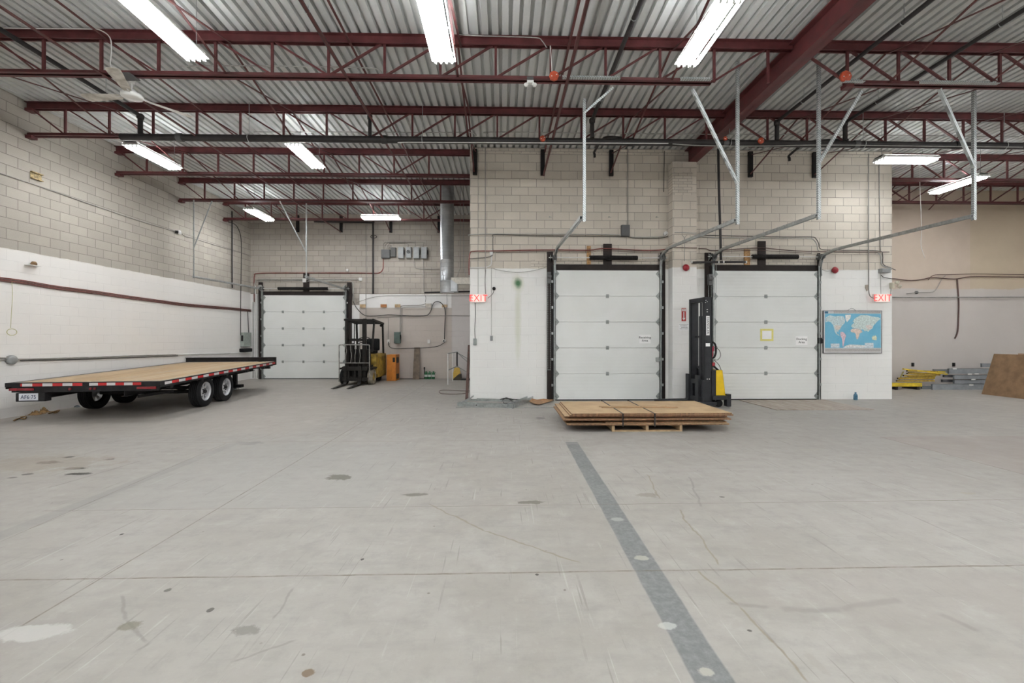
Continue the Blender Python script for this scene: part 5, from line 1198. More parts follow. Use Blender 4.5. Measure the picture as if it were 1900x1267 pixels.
# ------------------------------------------------------------------ flatbed trailer
TX, TY, TT, TW, TL, ZR, ZF = -6.277, 8.120, 0.1072, 2.49, 5.217, 0.710, 0.811
RED_REF = mat('red_reflector', (0.50, 0.020, 0.022), 0.35, 0, 0.08)
WHITE_REF = mat('white_reflector', (0.62, 0.60, 0.60), 0.35, 0, 0.06)
FRAME_M = mat('black_trailer_frame', (0.015, 0.014, 0.015), 0.55, 0, 0.4, 8.0, spec=0.3)
LENS = mat('dark_red_lens', (0.22, 0.015, 0.02), 0.2)
def deck_wood():
    m, nt, b = new_mat('weathered_deck_boards')
    tc = nd(nt, 'ShaderNodeTexCoord'); s = nd(nt, 'ShaderNodeSeparateXYZ'); nt.links.new(tc.outputs['Object'], s.inputs[0])
    mp = nd(nt, 'ShaderNodeMapping'); nt.links.new(tc.outputs['Object'], mp.inputs[0]); mp.inputs['Scale'].default_value = (9, 0.7, 1)
    n1 = noise(nt, mp.outputs[0], 2.0, 6, 0.7); n2 = noise(nt, tc.outputs['Object'], 1.1, 4)
    ub = mth(nt, 'MULTIPLY', s.outputs[0], 1/0.19); fl = mth(nt, 'FLOOR', ub); fr = mth(nt, 'FRACT', ub)
    wn = nd(nt, 'ShaderNodeTexWhiteNoise', noise_dimensions='1D'); nt.links.new(fl, wn.inputs['W'])
    c = mixc(nt, ramp(nt, n1, 0.3, 0.7), (0.50, 0.35, 0.20), (0.30, 0.20, 0.115))
    c = mixc(nt, mth(nt, 'MULTIPLY', wn.outputs[0], 0.45), c, (0.52, 0.42, 0.29))
    c = mixc(nt, ramp(nt, n2, 0.55, 0.75, 0, 0.5), c, (0.36, 0.32, 0.28))
    gap = mth(nt, 'ADD', ramp(nt, fr, 0.0, 0.03, 1, 0), ramp(nt, fr, 0.97, 1.0))
    c = mixc(nt, gap, c, (0.08, 0.06, 0.05))
    nt.links.new(c, b.inputs['Base Color']); b.inputs['Roughness'].default_value = 0.75
    return m
DECKW = deck_wood()
tr = thing('flatbed_trailer', 'long black flatbed trailer with a timber deck and red and white reflective tape', 'trailer', (TX, TY, 0), TT)
def zt_(y): return ZR + (ZF-ZR)*y/TL
SL = (ZF-ZR)/TL
T_ = Matrix(((1,0,0,0),(0,1,0,0),(0,SL,1,ZR),(0,0,0,1)))    # shear that pitches the bed: local z=0 is the deck top
def tb(lo, hi, nm, m_, bev=0): 
    mb = MB()
    (mb.bbox(lo, hi, bev, T_) if bev else mb.box(lo, hi, T_)); return mb.build(nm, m_, tr, world=False)
def tbox(mb, lo, hi): mb.box(lo, hi, T_)
W_ = TW
tb((-W_+0.10, 0.12, -0.045), (-0.10, TL-0.05, -0.004), 'timber_deck', DECKW)
GREYB = mat('grey_weathered_board', (0.26, 0.23, 0.20), 0.8, 0, 0.25, 6.0)
for a_, b2 in ((-0.10, -0.012), (-W_+0.012, -W_+0.10)): tb((a_, 0.12, -0.045), (b2, TL-0.05, -0.001), 'edge_plate', GREYB)
tb((-W_+0.01, 0.0, -0.045), (-0.01, 0.12, 0.001), 'rear_plate', FRAME_M)
# rails
rl = MB(); tbox(rl, (-0.012, 0, -0.095), (0.0, TL, 0.004)); tbox(rl, (-0.06, 0, -0.105), (0.0, TL, -0.095)); rl.build('side_rail', FRAME_M, tr, world=False)
rl = MB(); tbox(rl, (-W_, 0, -0.095), (-W_+0.012, TL, 0.004)); tbox(rl, (-W_, 0, -0.105), (-W_+0.06, TL, -0.095)); rl.build('side_rail', FRAME_M, tr, world=False)
rb = MB(); tbox(rb, (-W_, -0.012, -0.07), (0, 0.0, 0.004)); tbox(rb, (-W_+0.10, -0.008, -0.165), (-0.02, 0.03, -0.07)); rb.build('rear_bumper', FRAME_M, tr, world=False)
# reflective tape: side then rear
n_ = 24; s0, s1 = 0.12, TL-0.1; wd = (s1-s0)/n_
for i in range(n_):
    MB().box((0.0005, s0+i*wd+0.002, -0.068), (0.003, s0+(i+1)*wd-0.002, -0.018), T_).build('reflective_tape', RED_REF if i % 2 else WHITE_REF, tr, world=False)
def rear_tape(x0_, x1_, n, first):
    wd = (x1_-x0_)/n
    for i in range(n):
        MB().box((x0_+i*wd+0.001, -0.0155, -0.058), (x0_+(i+1)*wd-0.001, -0.0125, -0.008), T_).build('reflective_tape', RED_REF if (i+first) % 2 else WHITE_REF, tr, world=False)
rear_tape(-W_+0.27, -W_+1.22, 6, 0); rear_tape(-W_+1.33, -W_+2.18, 6, 0)
tb((-W_+0.24, -0.0155, -0.058), (-W_+0.268, -0.0125, -0.008), 'reflective_tape', RED_REF)
# tail lamps
for x, w, h in ((-W_+0.13, 0.06, 0.05), (-W_+0.32, 0.13, 0.045), (-0.25, 0.13, 0.045), (-0.11, 0.05, 0.05)):
    lm = MB(); c_ = T_ @ Vector((x, -0.009, -0.11))
    lm.bbox((c_.x-w, c_.y-0.018, c_.z-h/2), (c_.x+w, c_.y, c_.z+h/2), 0.012)
    o = lm.build('tail_lamp', LENS, tr, world=False)
for x in (-W_+1.02, -W_+1.35, -W_+1.42):
    c_ = T_ @ Vector((x, -0.009, -0.112)); MB().cyl(c_, c_+Vector((0, -0.014, 0)), 0.022, 14).build('marker_lamp', LENS, tr, world=False)
# number plate on its black box
bx = -W_+0.40
pl = MB(); 
pl.bbox((bx-0.22, -0.03, ZR-0.325), (bx+0.24, 0.10, ZR-0.17), 0.012); plb = pl.build('plate_holder', FRAME_M, tr, world=False)
plt = MB().box((bx-0.165, -0.034, ZR-0.305), (bx+0.135, -0.0305, ZR-0.18)).build('number_plate', mat('plate_white', (0.66, 0.68, 0.74), 0.4, 0, 0.05), tr, world=False)
Mt = basis(tr) @ M_face((bx-0.015, -0.0355, ZR-0.247), (1,0,0), (0,0,1))
text_mesh('plate_lettering', 'AF6\u00b775', 0.098, Mt, mat('plate_blue', (0.02, 0.03, 0.10), 0.5), tr, 0.0006, xs=0.86)
tb((bx-0.10, -0.002, -0.20), (bx+0.10, 0.05, -0.15), 'plate_bracket', FRAME_M)
# underframe
for x in (-W_+0.62, -0.62):
    ib = MB(); tbox(ib, (x-0.05, 0.03, -0.135), (x+0.05, TL-0.1, -0.125)); tbox(ib, (x-0.05, 0.03, -0.27), (x+0.05, TL-0.1, -0.26)); tbox(ib, (x-0.005, 0.03, -0.265), (x+0.005, TL-0.1, -0.13)); ib.build('main_beam', FRAME_M, tr, world=False)
y = 0.35
while y < TL-0.2:
    cm = MB(); tbox(cm, (-W_+0.02, y-0.02, -0.125), (-0.02, y+0.02, -0.047)); cm.build('cross_member', FRAME_M, tr, world=False); y += 0.42
# wheels
RIM = mat('silver_wheel_rim', (0.62, 0.62, 0.64), 0.35, 0.5, 0.1)
def wheel(x, y, s_, R=0.335, w=0.215):
    """s_ = +1: outer face towards +x"""
    c_ = Vector((x, y, R)); ax = Vector((s_, 0, 0)); h = w/2
    prof = [(0.200, h*0.72), (0.215, h*0.95), (0.25, h*1.0), (0.295, h*0.95), (R-0.016, h*0.80)]
    tread = []
    for k, u in enumerate((0.78, 0.56, 0.54, 0.50, 0.48, 0.20, 0.18, 0.14, 0.12)):
        tread.append((R - (0.010 if k in (2, 3, 6, 7) else 0.0), h*u))
    half = prof + tread
    full = half + [(r, -hh) for r, hh in reversed(half)]
    ty = MB().lathe(full, c_, ax, 40).build('tyre', BLACK_RUB, tr, world=False)
    rm = MB()
    rm.lathe([(0.205, h*0.80), (0.208, h*0.86), (0.195, h*0.86), (0.182, h*0.60), (0.180, h*0.30), (0.172, -h*0.3)], c_, ax, 36)
    # disc with round windows: eight spoke plates and a hub
    rm.lathe([(0.0, h*0.50), (0.055, h*0.50), (0.085, h*0.42), (0.10, h*0.34), (0.10, h*0.22), (0.0, h*0.22)], c_, ax, 28)
    for k in range(8):
        a_ = 2*pi*k/8; u = Vector((0, cos(a_), sin(a_))); v = Vector((0, -sin(a_), cos(a_)))
        p0 = c_ + ax*(h*0.34) + u*0.085; p1 = c_ + ax*(h*0.30) + u*0.185
        rm.prism([p0-v*0.020, p1-v*0.036, p1+v*0.036, p0+v*0.020], ax*-0.012)
    rm.build('wheel_rim', RIM, ty, world=False)
    bpy.data.objects[-1] if False else None
    hb = MB().lathe([(0, h*0.92), (0.03, h*0.90), (0.042, h*0.80), (0.042, h*0.48), (0, h*0.48)], c_, ax, 18)
    for k in range(5):
        a_ = 2*pi*k/5; u = Vector((0, cos(a_), sin(a_))); hb.cyl(c_+ax*(h*0.48)+u*0.068, c_+ax*(h*0.66)+u*0.068, 0.011, 8)
    hb.build('hub_cap', FRAME_M, ty, world=False)
    return ty
def fix_child(o):   # children built in the trailer's space but parented to a tyre: move them into the tyre's space
    for c_ in o.children: c_.location = Vector(c_.location) - Vector(o.location)
ya, yb2 = 1.66, 2.53
for y in (ya, yb2):
    for x, s_ in ((-0.19, 1), (-W_+0.19, -1)): fix_child(wheel(x, y, s_))
    MB().cyl((-0.30, y, 0.335), (-W_+0.30, y, 0.335), 0.038, 14).build('axle', FRAME_M, tr, world=False)
for x in (-0.55, -W_+0.55):
    for y in (ya, yb2):
        sp = MB()
        for k in range(4): sp.tube([(x, y-0.36+0.05*k, 0.455), (x, y, 0.372+0.012*k), (x, y+0.36-0.05*k, 0.455)], 0.012, 6)
        sp.build('leaf_spring', FRAME_M, tr, world=False)
    hg = MB()
    for y in (ya-0.38, (ya+yb2)/2, yb2+0.38): hg.box((x-0.03, y-0.03, 0.44), (x+0.03, y+0.03, zt_(y)-0.265))
    hg.build('spring_hanger', FRAME_M, tr, world=False)
# headboard, jack and front end
hd = MB(); tbox(hd, (-W_, TL-0.05, 0.0), (0.0, TL, 0.125)); tbox(hd, (-W_, TL-0.09, 0.115), (0.0, TL, 0.128)); hd.build('headboard', FRAME_M, tr, world=False)
jx, jy = -1.05, TL-0.25
MB().box((jx-0.05, jy-0.05, 0.13), (jx+0.05, jy+0.05, zt_(jy)-0.10)).box((jx-0.02, jy-0.09, 0.25), (jx+0.02, jy-0.05, zt_(jy)-0.15)).build('jack_leg', FRAME_M, tr, world=False)
MB().bbox((jx-0.20, jy-0.10, 0.06), (jx+0.20, jy+0.10, 0.15), 0.02).build('jack_foot', BLACK_RUB, tr, world=False)
MB().cyl((jx, jy, 0.0), (jx, jy, 0.06), 0.06, 12, 0.03).build('jack_pad', GALV_DULL, tr, world=False)
MB().box((jx+0.03, jy-0.05, zt_(jy)-0.28), (jx+0.45, jy-0.01, zt_(jy)-0.1)).tube([(jx+0.12, jy-0.08, 0.62), (jx+0.22, jy-0.1, 0.50), (jx+0.30, jy-0.1, 0.60), (jx+0.2, jy-0.08, 0.66)], 0.012, 6).build('jack_crank', FRAME_M, tr, world=False)
MB().box((-0.32, TL-0.22, ZF-0.21), (-0.12, TL-0.12, ZF-0.10)).build('stake_pocket', FRAME_M, tr, world=False)
MB().cyl((-0.05, TL+0.0, ZF-0.05), (-0.05, TL+0.02, ZF-0.05), 0.02, 10).build('marker_lamp', LENS, tr, world=False)
for k in range(5):
    y = 0.35+k*1.02
    MB().box((-0.09, y-0.04, ZR+SL*y-0.16), (-0.015, y+0.04, ZR+SL*y-0.106)).build('stake_pocket', FRAME_M, tr, world=False)
MB().beam((-0.5, 0.2, 0.42), (-0.5, 1.2, 0.40), 0.03, 0.05).build('spare_bar', FRAME_M, tr, world=False)

# rags and straps on the floor by the trailer tail
RAG = mat('brown_rag', (0.26, 0.16, 0.07), 0.9, 0, 0.5, 20.0, 0.3)
def rag(px, py, sx, sy, h, lab, m_=RAG, seed=1, name='rag', cat='rag'):
    rnd = random.Random(seed); c_ = onZ(px, py, 0.0); n = 12; vs = []; fs = []
    for j in range(n+1):
        for i in range(n+1):
            u = i/n*2-1; v = j/n*2-1; r = sqrt(u*u+v*v)
            z = h*max(0, 1-r)*(0.6+0.6*rnd.random()) + 0.006
            vs.append((c_.x+sx*u*(0.75+0.3*rnd.random()), c_.y+sy*v*(0.75+0.3*rnd.random()), z))
    m0 = (n+1)*(n+1)
    for j in range(n):
        for i in range(n): a_ = j*(n+1)+i; fs.append((a_, a_+1, a_+n+2, a_+n+1))
    vs2 = [(x, y, max(0.0, z-0.006)) for x, y, z in vs]
    mb = MB(); mb.add(vs+vs2, fs+[(m0+a, m0+d, m0+c, m0+b) for a, b, c, d in fs], smooth=True)
    # rim
    ring = [i for i in range(n+1)] + [j*(n+1)+n for j in range(1, n+1)] + [n*(n+1)+i for i in range(n-1, -1, -1)] + [j*(n+1) for j in range(n-1, 0, -1)]
    mb.add([vs[i] for i in ring]+[vs2[i] for i in ring], [(k, (k+1) % len(ring), len(ring)+(k+1) % len(ring), len(ring)+k) for k in range(len(ring))])
    return tag(mb.build(name, m_), lab, cat)
rag(66, 769, 0.12, 0.10, 0.09, 'crumpled brown rag on the floor under the number plate', seed=3)
rag(81, 765, 0.10, 0.09, 0.11, 'second crumpled brown rag touching the first under the trailer tail', seed=4)
rag(143, 755, 0.07, 0.05, 0.05, 'dull blue-grey rag on the floor before the trailer wheel', mat('grey_blue_rag', (0.12, 0.14, 0.15), 0.9, 0, 0.4, 20.0), 5)
for k, (pts, lb) in enumerate((([(26, 780), (36, 776), (46, 777), (48, 773), (38, 774)], 'loose brown strap end on the floor below the number plate'), ([(90, 767), (97, 765), (103, 763), (110, 761), (105, 765), (99, 766)], 'brown strap trailing from the rags towards the wheel'))):
    tag(MB().tube([onZ(x, y, 0.014) for x, y in pts], 0.013, 6).build('strap', RAG), lb, 'strap')

# ------------------------------------------------------------------ forklift
FX, FYk = -4.72, 14.05       # centre of the mast face
fk = thing('forklift', 'worn yellow and black forklift with wire load guard parked beside the far door', 'forklift', (FX, FYk, 0))
FBLK = mat('forklift_black', (0.015, 0.013, 0.011), 0.55, 0, 0.4, 8.0, spec=0.3)
FYEL = mat('dirty_yellow_body', (0.34, 0.22, 0.035), 0.5, 0, 0.45, 7.0, col2=(0.50, 0.33, 0.05))
BARM = mat('scuffed_pipe_guard', (0.30, 0.29, 0.27), 0.45, 0.4, 0.3, 14.0)
def fb(lo, hi, nm, m_=FBLK, bev=0.01, par=None):
    mb = MB(); (mb.bbox(lo, hi, bev) if bev else mb.box(lo, hi)); return mb.build(nm, m_, par or fk, world=False)
for s_ in (-1, 1):      # mast channels
    mc = MB(); xo = s_*0.31
    mc.box((min(xo, xo+s_*0.012), 0.0, 0.10), (max(xo, xo+s_*0.012), 0.15, 2.14)).box((min(xo-s_*0.06, xo), 0.0, 0.10), (max(xo-s_*0.06, xo), 0.012, 2.14)).box((min(xo-s_*0.06, xo), 0.138, 0.10), (max(xo-s_*0.06, xo), 0.15, 2.14))
    mc.build('outer_mast_channel', FBLK, fk, world=False)
    xi = s_*0.215; mc = MB(); mc.box((min(xi, xi+s_*0.06), 0.03, 0.14), (max(xi, xi+s_*0.06), 0.12, 2.10)); mc.build('inner_mast_channel', FBLK, fk, world=False)
    MB().cyl((s_*0.10, 0.09, 0.25), (s_*0.10, 0.09, 1.35), 0.032, 14).build('lift_cylinder', FBLK, fk, world=False)
    MB().tube([(s_*0.04, 0.06, 0.4), (s_*0.045, 0.05, 1.2), (s_*0.04, 0.06, 2.0)], 0.012, 6).build('hose', BLACK_RUB, fk, world=False)
fb((-0.32, 0.02, 2.06), (0.32, 0.14, 2.13), 'mast_crosshead'); fb((-0.30, 0.03, 1.42), (0.30, 0.12, 1.50), 'mast_tie'); fb((-0.30, 0.10, 0.12), (0.30, 0.20, 0.28), 'mast_foot')
# carriage, forks
fb((-0.40, -0.06, 0.47), (0.40, -0.015, 0.60), 'carriage_bar'); fb((-0.40, -0.06, 0.14), (0.40, -0.015, 0.25), 'carriage_bar')
for x in (-0.20, 0.0, 0.20): fb((x-0.03, -0.05, 0.2), (x+0.03, -0.01, 0.52), 'carriage_upright', bev=0.004)
for x in (-0.29, 0.17):
    f = MB()
    f.prism([(x-0.05, -0.10, 0.62), (x-0.05, -0.065, 0.62), (x-0.05, -0.065, 0.03), (x-0.05, -1.12, 0.018), (x-0.05, -1.12, 0.026), (x-0.05, -0.14, 0.068), (x-0.05, -0.10, 0.11)], (0.10, 0, 0))
    f.build('fork', FBLK, fk, world=False)
# load guard of bent pipe
g = MB(); r = 0.018; zb_, zm_, zt2 = 0.12, 0.72, 1.30
g.tube([(-0.48, -0.075, zb_), (-0.48, -0.075, 1.20), (-0.47, -0.075, 1.27), (-0.41, -0.075, zt2), (0.0, -0.075, zt2), (0.41, -0.075, zt2), (0.47, -0.075, 1.27), (0.48, -0.075, 1.20), (0.48, -0.075, zb_)], r, 8)
g.tube([(-0.47, -0.075, zm_), (0.47, -0.075, zm_)], r*0.8, 8, smooth=False)
g.build('load_guard_frame', BARM, fk, world=False)
for i, x in enumerate((-0.26, -0.11, 0.03, 0.17)):
    MB().tube([(x-0.01, -0.075, zm_), (x+(0.02 if i % 2 else -0.01), -0.08, 0.95), (x+(0.0 if i % 2 else 0.01), -0.075, 1.1), (x-0.015, -0.075, zt2)], 0.010, 6).build('guard_bar', BARM, fk, world=False)
# wheels
for s_ in (-1, 1):
    MB().lathe([(0.14, 0.075), (0.20, 0.085), (0.245, 0.075), (0.25, 0.0), (0.245, -0.075), (0.20, -0.085), (0.14, -0.075), (0.14, 0.075)], (s_*0.44, 0.30, 0.25), (1, 0, 0), 30).build('drive_tyre', mat('dusty_pale_tyre', (0.30, 0.26, 0.20), 0.85, 0, 0.3, 10.0) if s_ > 0 else BLACK_RUB, fk, world=False)
    MB().lathe([(0.0, 0.03), (0.09, 0.05), (0.139, 0.06), (0.139, -0.06), (0, -0.06)], (s_*0.44, 0.30, 0.25), (s_, 0, 0), 24).build('drive_hub', FYEL, fk, world=False)
    MB().lathe([(0.08, 0.06), (0.17, 0.06), (0.18, 0.0), (0.17, -0.06), (0.0, -0.06), (0, 0.06)], (s_*0.34, 1.45, 0.18), (1, 0, 0), 24).build('steer_tyre', BLACK_RUB, fk, world=False)
    fb((s_*0.44-0.10, 0.10, 0.50), (s_*0.44+0.10, 0.58, 0.56), 'mudguard', bev=0.02)
# body, counterweight, seat, wheel, guard
fb((-0.40, 0.20, 0.18), (0.40, 0.72, 0.62), 'front_frame', FBLK, 0.02)
fb((-0.36, 0.22, 0.60), (0.36, 0.50, 1.15), 'dashboard', FBLK, 0.04)
cw = MB().bbox((-0.50, 0.80, 0.16), (0.50, 1.92, 0.98), 0.09); cw.build('counterweight', FYEL, fk, world=False)
fb((-0.50, 0.60, 0.30), (0.50, 0.86, 0.96), 'battery_cover', FYEL, 0.04)
fb((-0.10, 0.92, 0.98), (0.36, 1.30, 1.10), 'seat', BLACK_RUB, 0.05)
fb((-0.02, 1.22, 1.08), (0.42, 1.34, 1.50), 'seat_back', BLACK_RUB, 0.06)
sw = MB(); c_ = Vector((0.08, 0.62, 1.46)); ax = Vector((0, -0.55, 1)).normalized(); u = Vector((1, 0, 0)); v = ax.cross(u)
sw.tube([c_+u*0.19*cos(k*pi/10)+v*0.19*sin(k*pi/10) for k in range(21)], 0.013, 8, smooth=False)
for q in (0.5, 2.6, 4.7): sw.cyl(c_-ax*0.03, c_+(u*cos(q)+v*sin(q))*0.18, 0.008, 6)
sw.cyl(c_-ax*0.35, c_-ax*0.0, 0.025, 10); sw.build('steering_wheel', FBLK, fk, world=False)
for s_ in (-1, 1):
    MB().beam((s_*0.43, 0.38, 1.05), (s_*0.43, 0.60, 2.10), 0.055, 0.055).build('guard_post', FBLK, fk, world=False)
    MB().beam((s_*0.46, 1.62, 0.95), (s_*0.46, 1.52, 2.02), 0.055, 0.055).build('guard_post', FBLK, fk, world=False)
gt = MB()
for s_ in (-1, 1): gt.beam((s_*0.46, 0.36, 2.12), (s_*0.46, 1.60, 2.03), 0.06, 0.06)
for k in range(9): gt.beam((-0.46, 0.38+k*0.15, 2.12-k*0.011), (0.46, 0.38+k*0.15, 2.12-k*0.011), 0.025, 0.035)
gt.build('overhead_guard', FBLK, fk, world=False)
MB().lathe([(0, 0), (0.045, 0), (0.05, 0.05), (0, 0.06)], (0.44, 1.45, 1.96), (0, -1, 0), 14).build('work_lamp', FBLK, fk, world=False)

# orange cabinet beside it
ORG = mat('orange_cabinet_paint', (0.50, 0.17, 0.015), 0.5, 0, 0.15, 5.0)
a_ = onZ(717, 707, 0.0); 
oc = thing('orange_cabinet', 'orange metal battery charger cabinet standing against the wall behind the forklift', 'cabinet', (-4.0, 15.75, 0))
cw_ = 0.30
xl, xr = onY(717, 700, 15.45).x, onY(734.5, 700, 15.45).x
zc = onY(726, 658, 15.45).z
MB().bbox((xl, 15.45, 0.0), (xr, 16.0, zc), 0.015).build('body', ORG, oc)
MB().bbox((xl+0.02, 15.437, 0.06), (xr-0.13, 15.449, zc-0.04), 0.004).build('door', ORG, oc)
MB().bbox((xr+0.001, 15.52, zc-0.30), (xr+0.012, 15.85, zc-0.10), 0.003).build('vent', FBLK, oc)
MB().bbox((xr+0.001, 15.52, 0.06), (xr+0.012, 15.85, 0.24), 0.003).build('vent', FBLK, oc)
MB().bbox((xr-0.11, 15.435, zc-0.26), (xr-0.03, 15.449, zc-0.10), 0.003).build('meter', FBLK, oc)

# ------------------------------------------------------------------ walkie stacker
al = radians(7)
# local frame: +x forwards (fork side), +y machine's left. forwards = (-cos, -sin)
sk = thing('pallet_stacker', 'tall dark grey pallet stacker with a yellow motor cover in front of the docking door', 'pallet stacker', (onY(1320, 700, 9.35).x - 0.30*0.122, 9.35+0.298, 0), pi+al)
SG = mat('graphite_grey_steel', (0.026, 0.027, 0.031), 0.5, 0, 0.25, 6.0, spec=0.35)
SY = mat('bright_yellow_cover', (0.78, 0.52, 0.01), 0.4, 0, 0.08, 6.0)
def sb(lo, hi, nm, m_=SG, bev=0.008, par=None):
    mb = MB(); (mb.bbox(lo, hi, bev) if bev else mb.box(lo, hi)); return mb.build(nm, m_, par or sk, world=False)
HM = 2.40
near_s = 1   # the side facing the viewer is +y in the local frame after the turn
for s_ in (-1, 1):
    m_ = MB(); yo = s_*0.30
    m_.box((-0.02, min(yo, yo-s_*0.014), 0.10), (0.17, max(yo, yo-s_*0.014), HM)); m_.box((0.156, min(yo, yo-s_*0.07), 0.10), (0.17, max(yo, yo-s_*0.07), HM)); m_.box((-0.02, min(yo, yo-s_*0.07), 0.10), (0.014, max(yo, yo-s_*0.07), HM))
    m_.build('mast_upright', SG, sk, world=False)
    yi = s_*0.21; MB().box((0.02, min(yi, yi+s_*0.06), 0.12), (0.15, max(yi, yi+s_*0.06), HM-0.04)).build('inner_upright', SG, sk, world=False)
sb((0.0, -0.30, HM-0.09), (0.17, 0.30, HM), 'mast_crosshead'); sb((0.02, -0.27, 1.52), (0.06, 0.27, 1.56), 'mast_tie'); sb((0.0, -0.27, 0.82), (0.05, 0.27, 0.88), 'mast_tie')
MB().cyl((0.07, 0.02, 0.2), (0.07, 0.02, 2.0), 0.045, 16).cyl((0.07, 0.02, 2.0), (0.07, 0.02, HM-0.1), 0.022, 12).build('lift_cylinder', SG, sk, world=False)
sb((0.19, -0.33, 0.12), (0.24, 0.33, 0.22), 'carriage_bar'); sb((0.19, -0.33, 0.50), (0.24, 0.33, 0.60), 'carriage_bar')
for y in (-0.30, -0.1, 0.1, 0.30): sb((0.185, y-0.04, 0.12), (0.235, y+0.04, 0.60), 'carriage_upright')
for s_ in (-1, 1):
    f = MB(); y = s_*0.19
    f.prism([(0.245, y-0.06, 0.70), (0.285, y-0.06, 0.70), (0.285, y-0.06, 0.15), (0.31, y-0.06, 0.11), (1.35, y-0.06, 0.075), (1.35, y-0.06, 0.055), (0.245, y-0.06, 0.055)], (0, 0.12, 0)); f.build('fork', SG, sk, world=False)
    sb((-0.10, s_*0.30-0.045, 0.05), (1.0, s_*0.30+0.045, 0.12), 'outrigger')
    MB().lathe([(0, -0.03), (0.05, -0.03), (0.055, 0.03), (0, 0.03)], (0.95, s_*0.30, 0.055), (0, 1, 0), 16).build('load_roller', BLACK_RUB, sk, world=False)
# chassis and cover
sb((-0.40, -0.36, 0.17), (0.0, 0.36, 0.26), 'chassis')
cv = MB(); cv.prism([(-0.005, -0.31, 0.26), (-0.30, -0.31, 0.26), (-0.23, -0.31, 0.80), (-0.005, -0.31, 0.80)], (0, 0.62, 0)); cv.build('body_cover', SG, sk, world=False)
yc = MB(); yc.prism([(-0.10, 0.311, 0.265), (-0.315, 0.311, 0.265), (-0.245, 0.311, 0.81), (-0.10, 0.311, 0.81)], (0, 0.012, 0)); yc.prism([(-0.301, -0.315, 0.265), (-0.315, -0.315, 0.265), (-0.245, -0.315, 0.81), (-0.231, -0.315, 0.81)], (0, 0.638, 0)); yc.build('yellow_cover', SY, sk, world=False)
sb((-0.43, 0.24, 0.02), (-0.33, 0.36, 0.29), 'stabiliser'); sb((-0.43, -0.36, 0.02), (-0.33, -0.24, 0.29), 'stabiliser')
for y in (-0.2, 0.0, 0.26): MB().lathe([(0, -0.03), (0.075, -0.03), (0.085, 0.0), (0.075, 0.03), (0, 0.03)], (-0.20, y, 0.085), (0, 1, 0), 20).build('drive_wheel' if y == 0 else 'caster_wheel', BLACK_RUB, sk, world=False)
# tiller handle and leads
MB().tube([(-0.14, 0.0, 0.80), (-0.18, 0.0, 0.92), (-0.14, 0.0, 1.0)], 0.035, 10).build('tiller_joint', RED_PAINT, sk, world=False)
MB().tube([(0.0, 0.20, 1.42), (-0.09, 0.20, 1.42), (-0.15, 0.20, 1.38), (-0.17, 0.20, 1.30), (-0.17, 0.20, 1.18), (-0.14, 0.20, 1.10), (-0.09, 0.20, 1.07), (0.0, 0.20, 1.07)], 0.020, 10).build('grab_handle', BLACK_STEEL, sk, world=False)
MB().tube([(-0.04, 0.22, 0.92), (-0.10, 0.22, 0.90), (-0.17, 0.22, 0.84), (-0.22, 0.22, 0.80)], 0.022, 8).build('tiller_arm', BLACK_STEEL, sk, world=False)
RW = mat('red_lead', (0.35, 0.02, 0.05), 0.5)
for k in range(4):
    MB().tube([(-0.02, 0.22+0.01*k, 1.02), (-0.03-0.015*k, 0.24, 1.15), (-0.06, 0.24, 1.30-0.02*k), (-0.10, 0.24, 1.32-0.03*k), (-0.05, 0.25, 1.20), (-0.03, 0.24, 1.00)], 0.009, 6).build('coiled_lead', RW, sk, world=False)
MB().tube([(-0.16, 0.22, 1.30), (-0.24, 0.22, 1.24), (-0.27, 0.22, 1.12), (-0.20, 0.22, 1.03), (-0.12, 0.22, 1.03), (-0.22, 0.24, 0.92), (-0.28, 0.28, 0.72)], 0.006, 6).build('thin_lead', COND_DARK, sk, world=False)
MB().bbox((-0.09, 0.20, 0.90), (-0.02, 0.30, 0.98), 0.02).build('emergency_switch', RED_PAINT, sk, world=False)
# labels on the near upright
lb = MB().box((0.045, 0.301, 1.57), (0.125, 0.304, 1.99)).build('name_label', PAPER, sk, world=False)
Ml = basis(sk) @ M_face((0.085, 0.3055, 1.78), (0, 0, -1), (-1, 0, 0))
text_mesh('label_lettering', 'HANDLER', 0.078, Ml, INK, sk, 0.0008, xs=1.02)
MB().box((0.035, 0.301, 1.33), (0.135, 0.304, 1.40)).build('rating_plate', PAPER, sk, world=False)
for (x, z) in ((0.13, 2.33), (0.14, 2.28), (0.10, 2.30)): MB().cyl((x, 0.30, z), (x, 0.306, z), 0.008, 8).build('bolt', WHITE_MET, sk, world=False)
for (x, z) in ((0.10, 2.13), (0.10, 2.08), (0.05, 0.62), (0.10, 0.62)): MB().cyl((x, 0.30, z), (x, 0.306, z), 0.012, 10).build('bolt', WHITE_MET, sk, world=False)
# ------------------------------------------------------------------ plywood on a pallet
PLYF = mat('plywood_face', (0.47, 0.32, 0.18), 0.7, 0, 0.14, 3.0, 0.05, col2=(0.52, 0.37, 0.22))
PLYE = mat('plywood_edge', (0.20, 0.105, 0.055), 0.8, 0, 0.4, 30.0)
PLYD = mat('darker_plywood', (0.36, 0.22, 0.12), 0.7, 0, 0.2, 3.0)
pf = onZ(1200, 801, 0.0).y + 0.02
px0, px1 = onY(1136, 795, pf).x, onY(1266, 795, pf).x
pal = thing('pallet', 'pale wooden pallet under the stack of plywood', 'pallet', ((px0+px1)/2, pf+0.6, 0))
for y in [pf+0.05+k*0.28 for k in range(5)]:
    MB().bbox((px0, y-0.05, 0.098), (px1, y+0.05, 0.114), 0.003).build('deck_board', WOOD, pal)
for x in (px0+0.02, (px0+px1)/2, px1-0.02):
    MB().bbox((x-0.022, pf, 0.016), (x+0.022, pf+1.2, 0.097), 0.004).build('stringer', WOOD, pal)
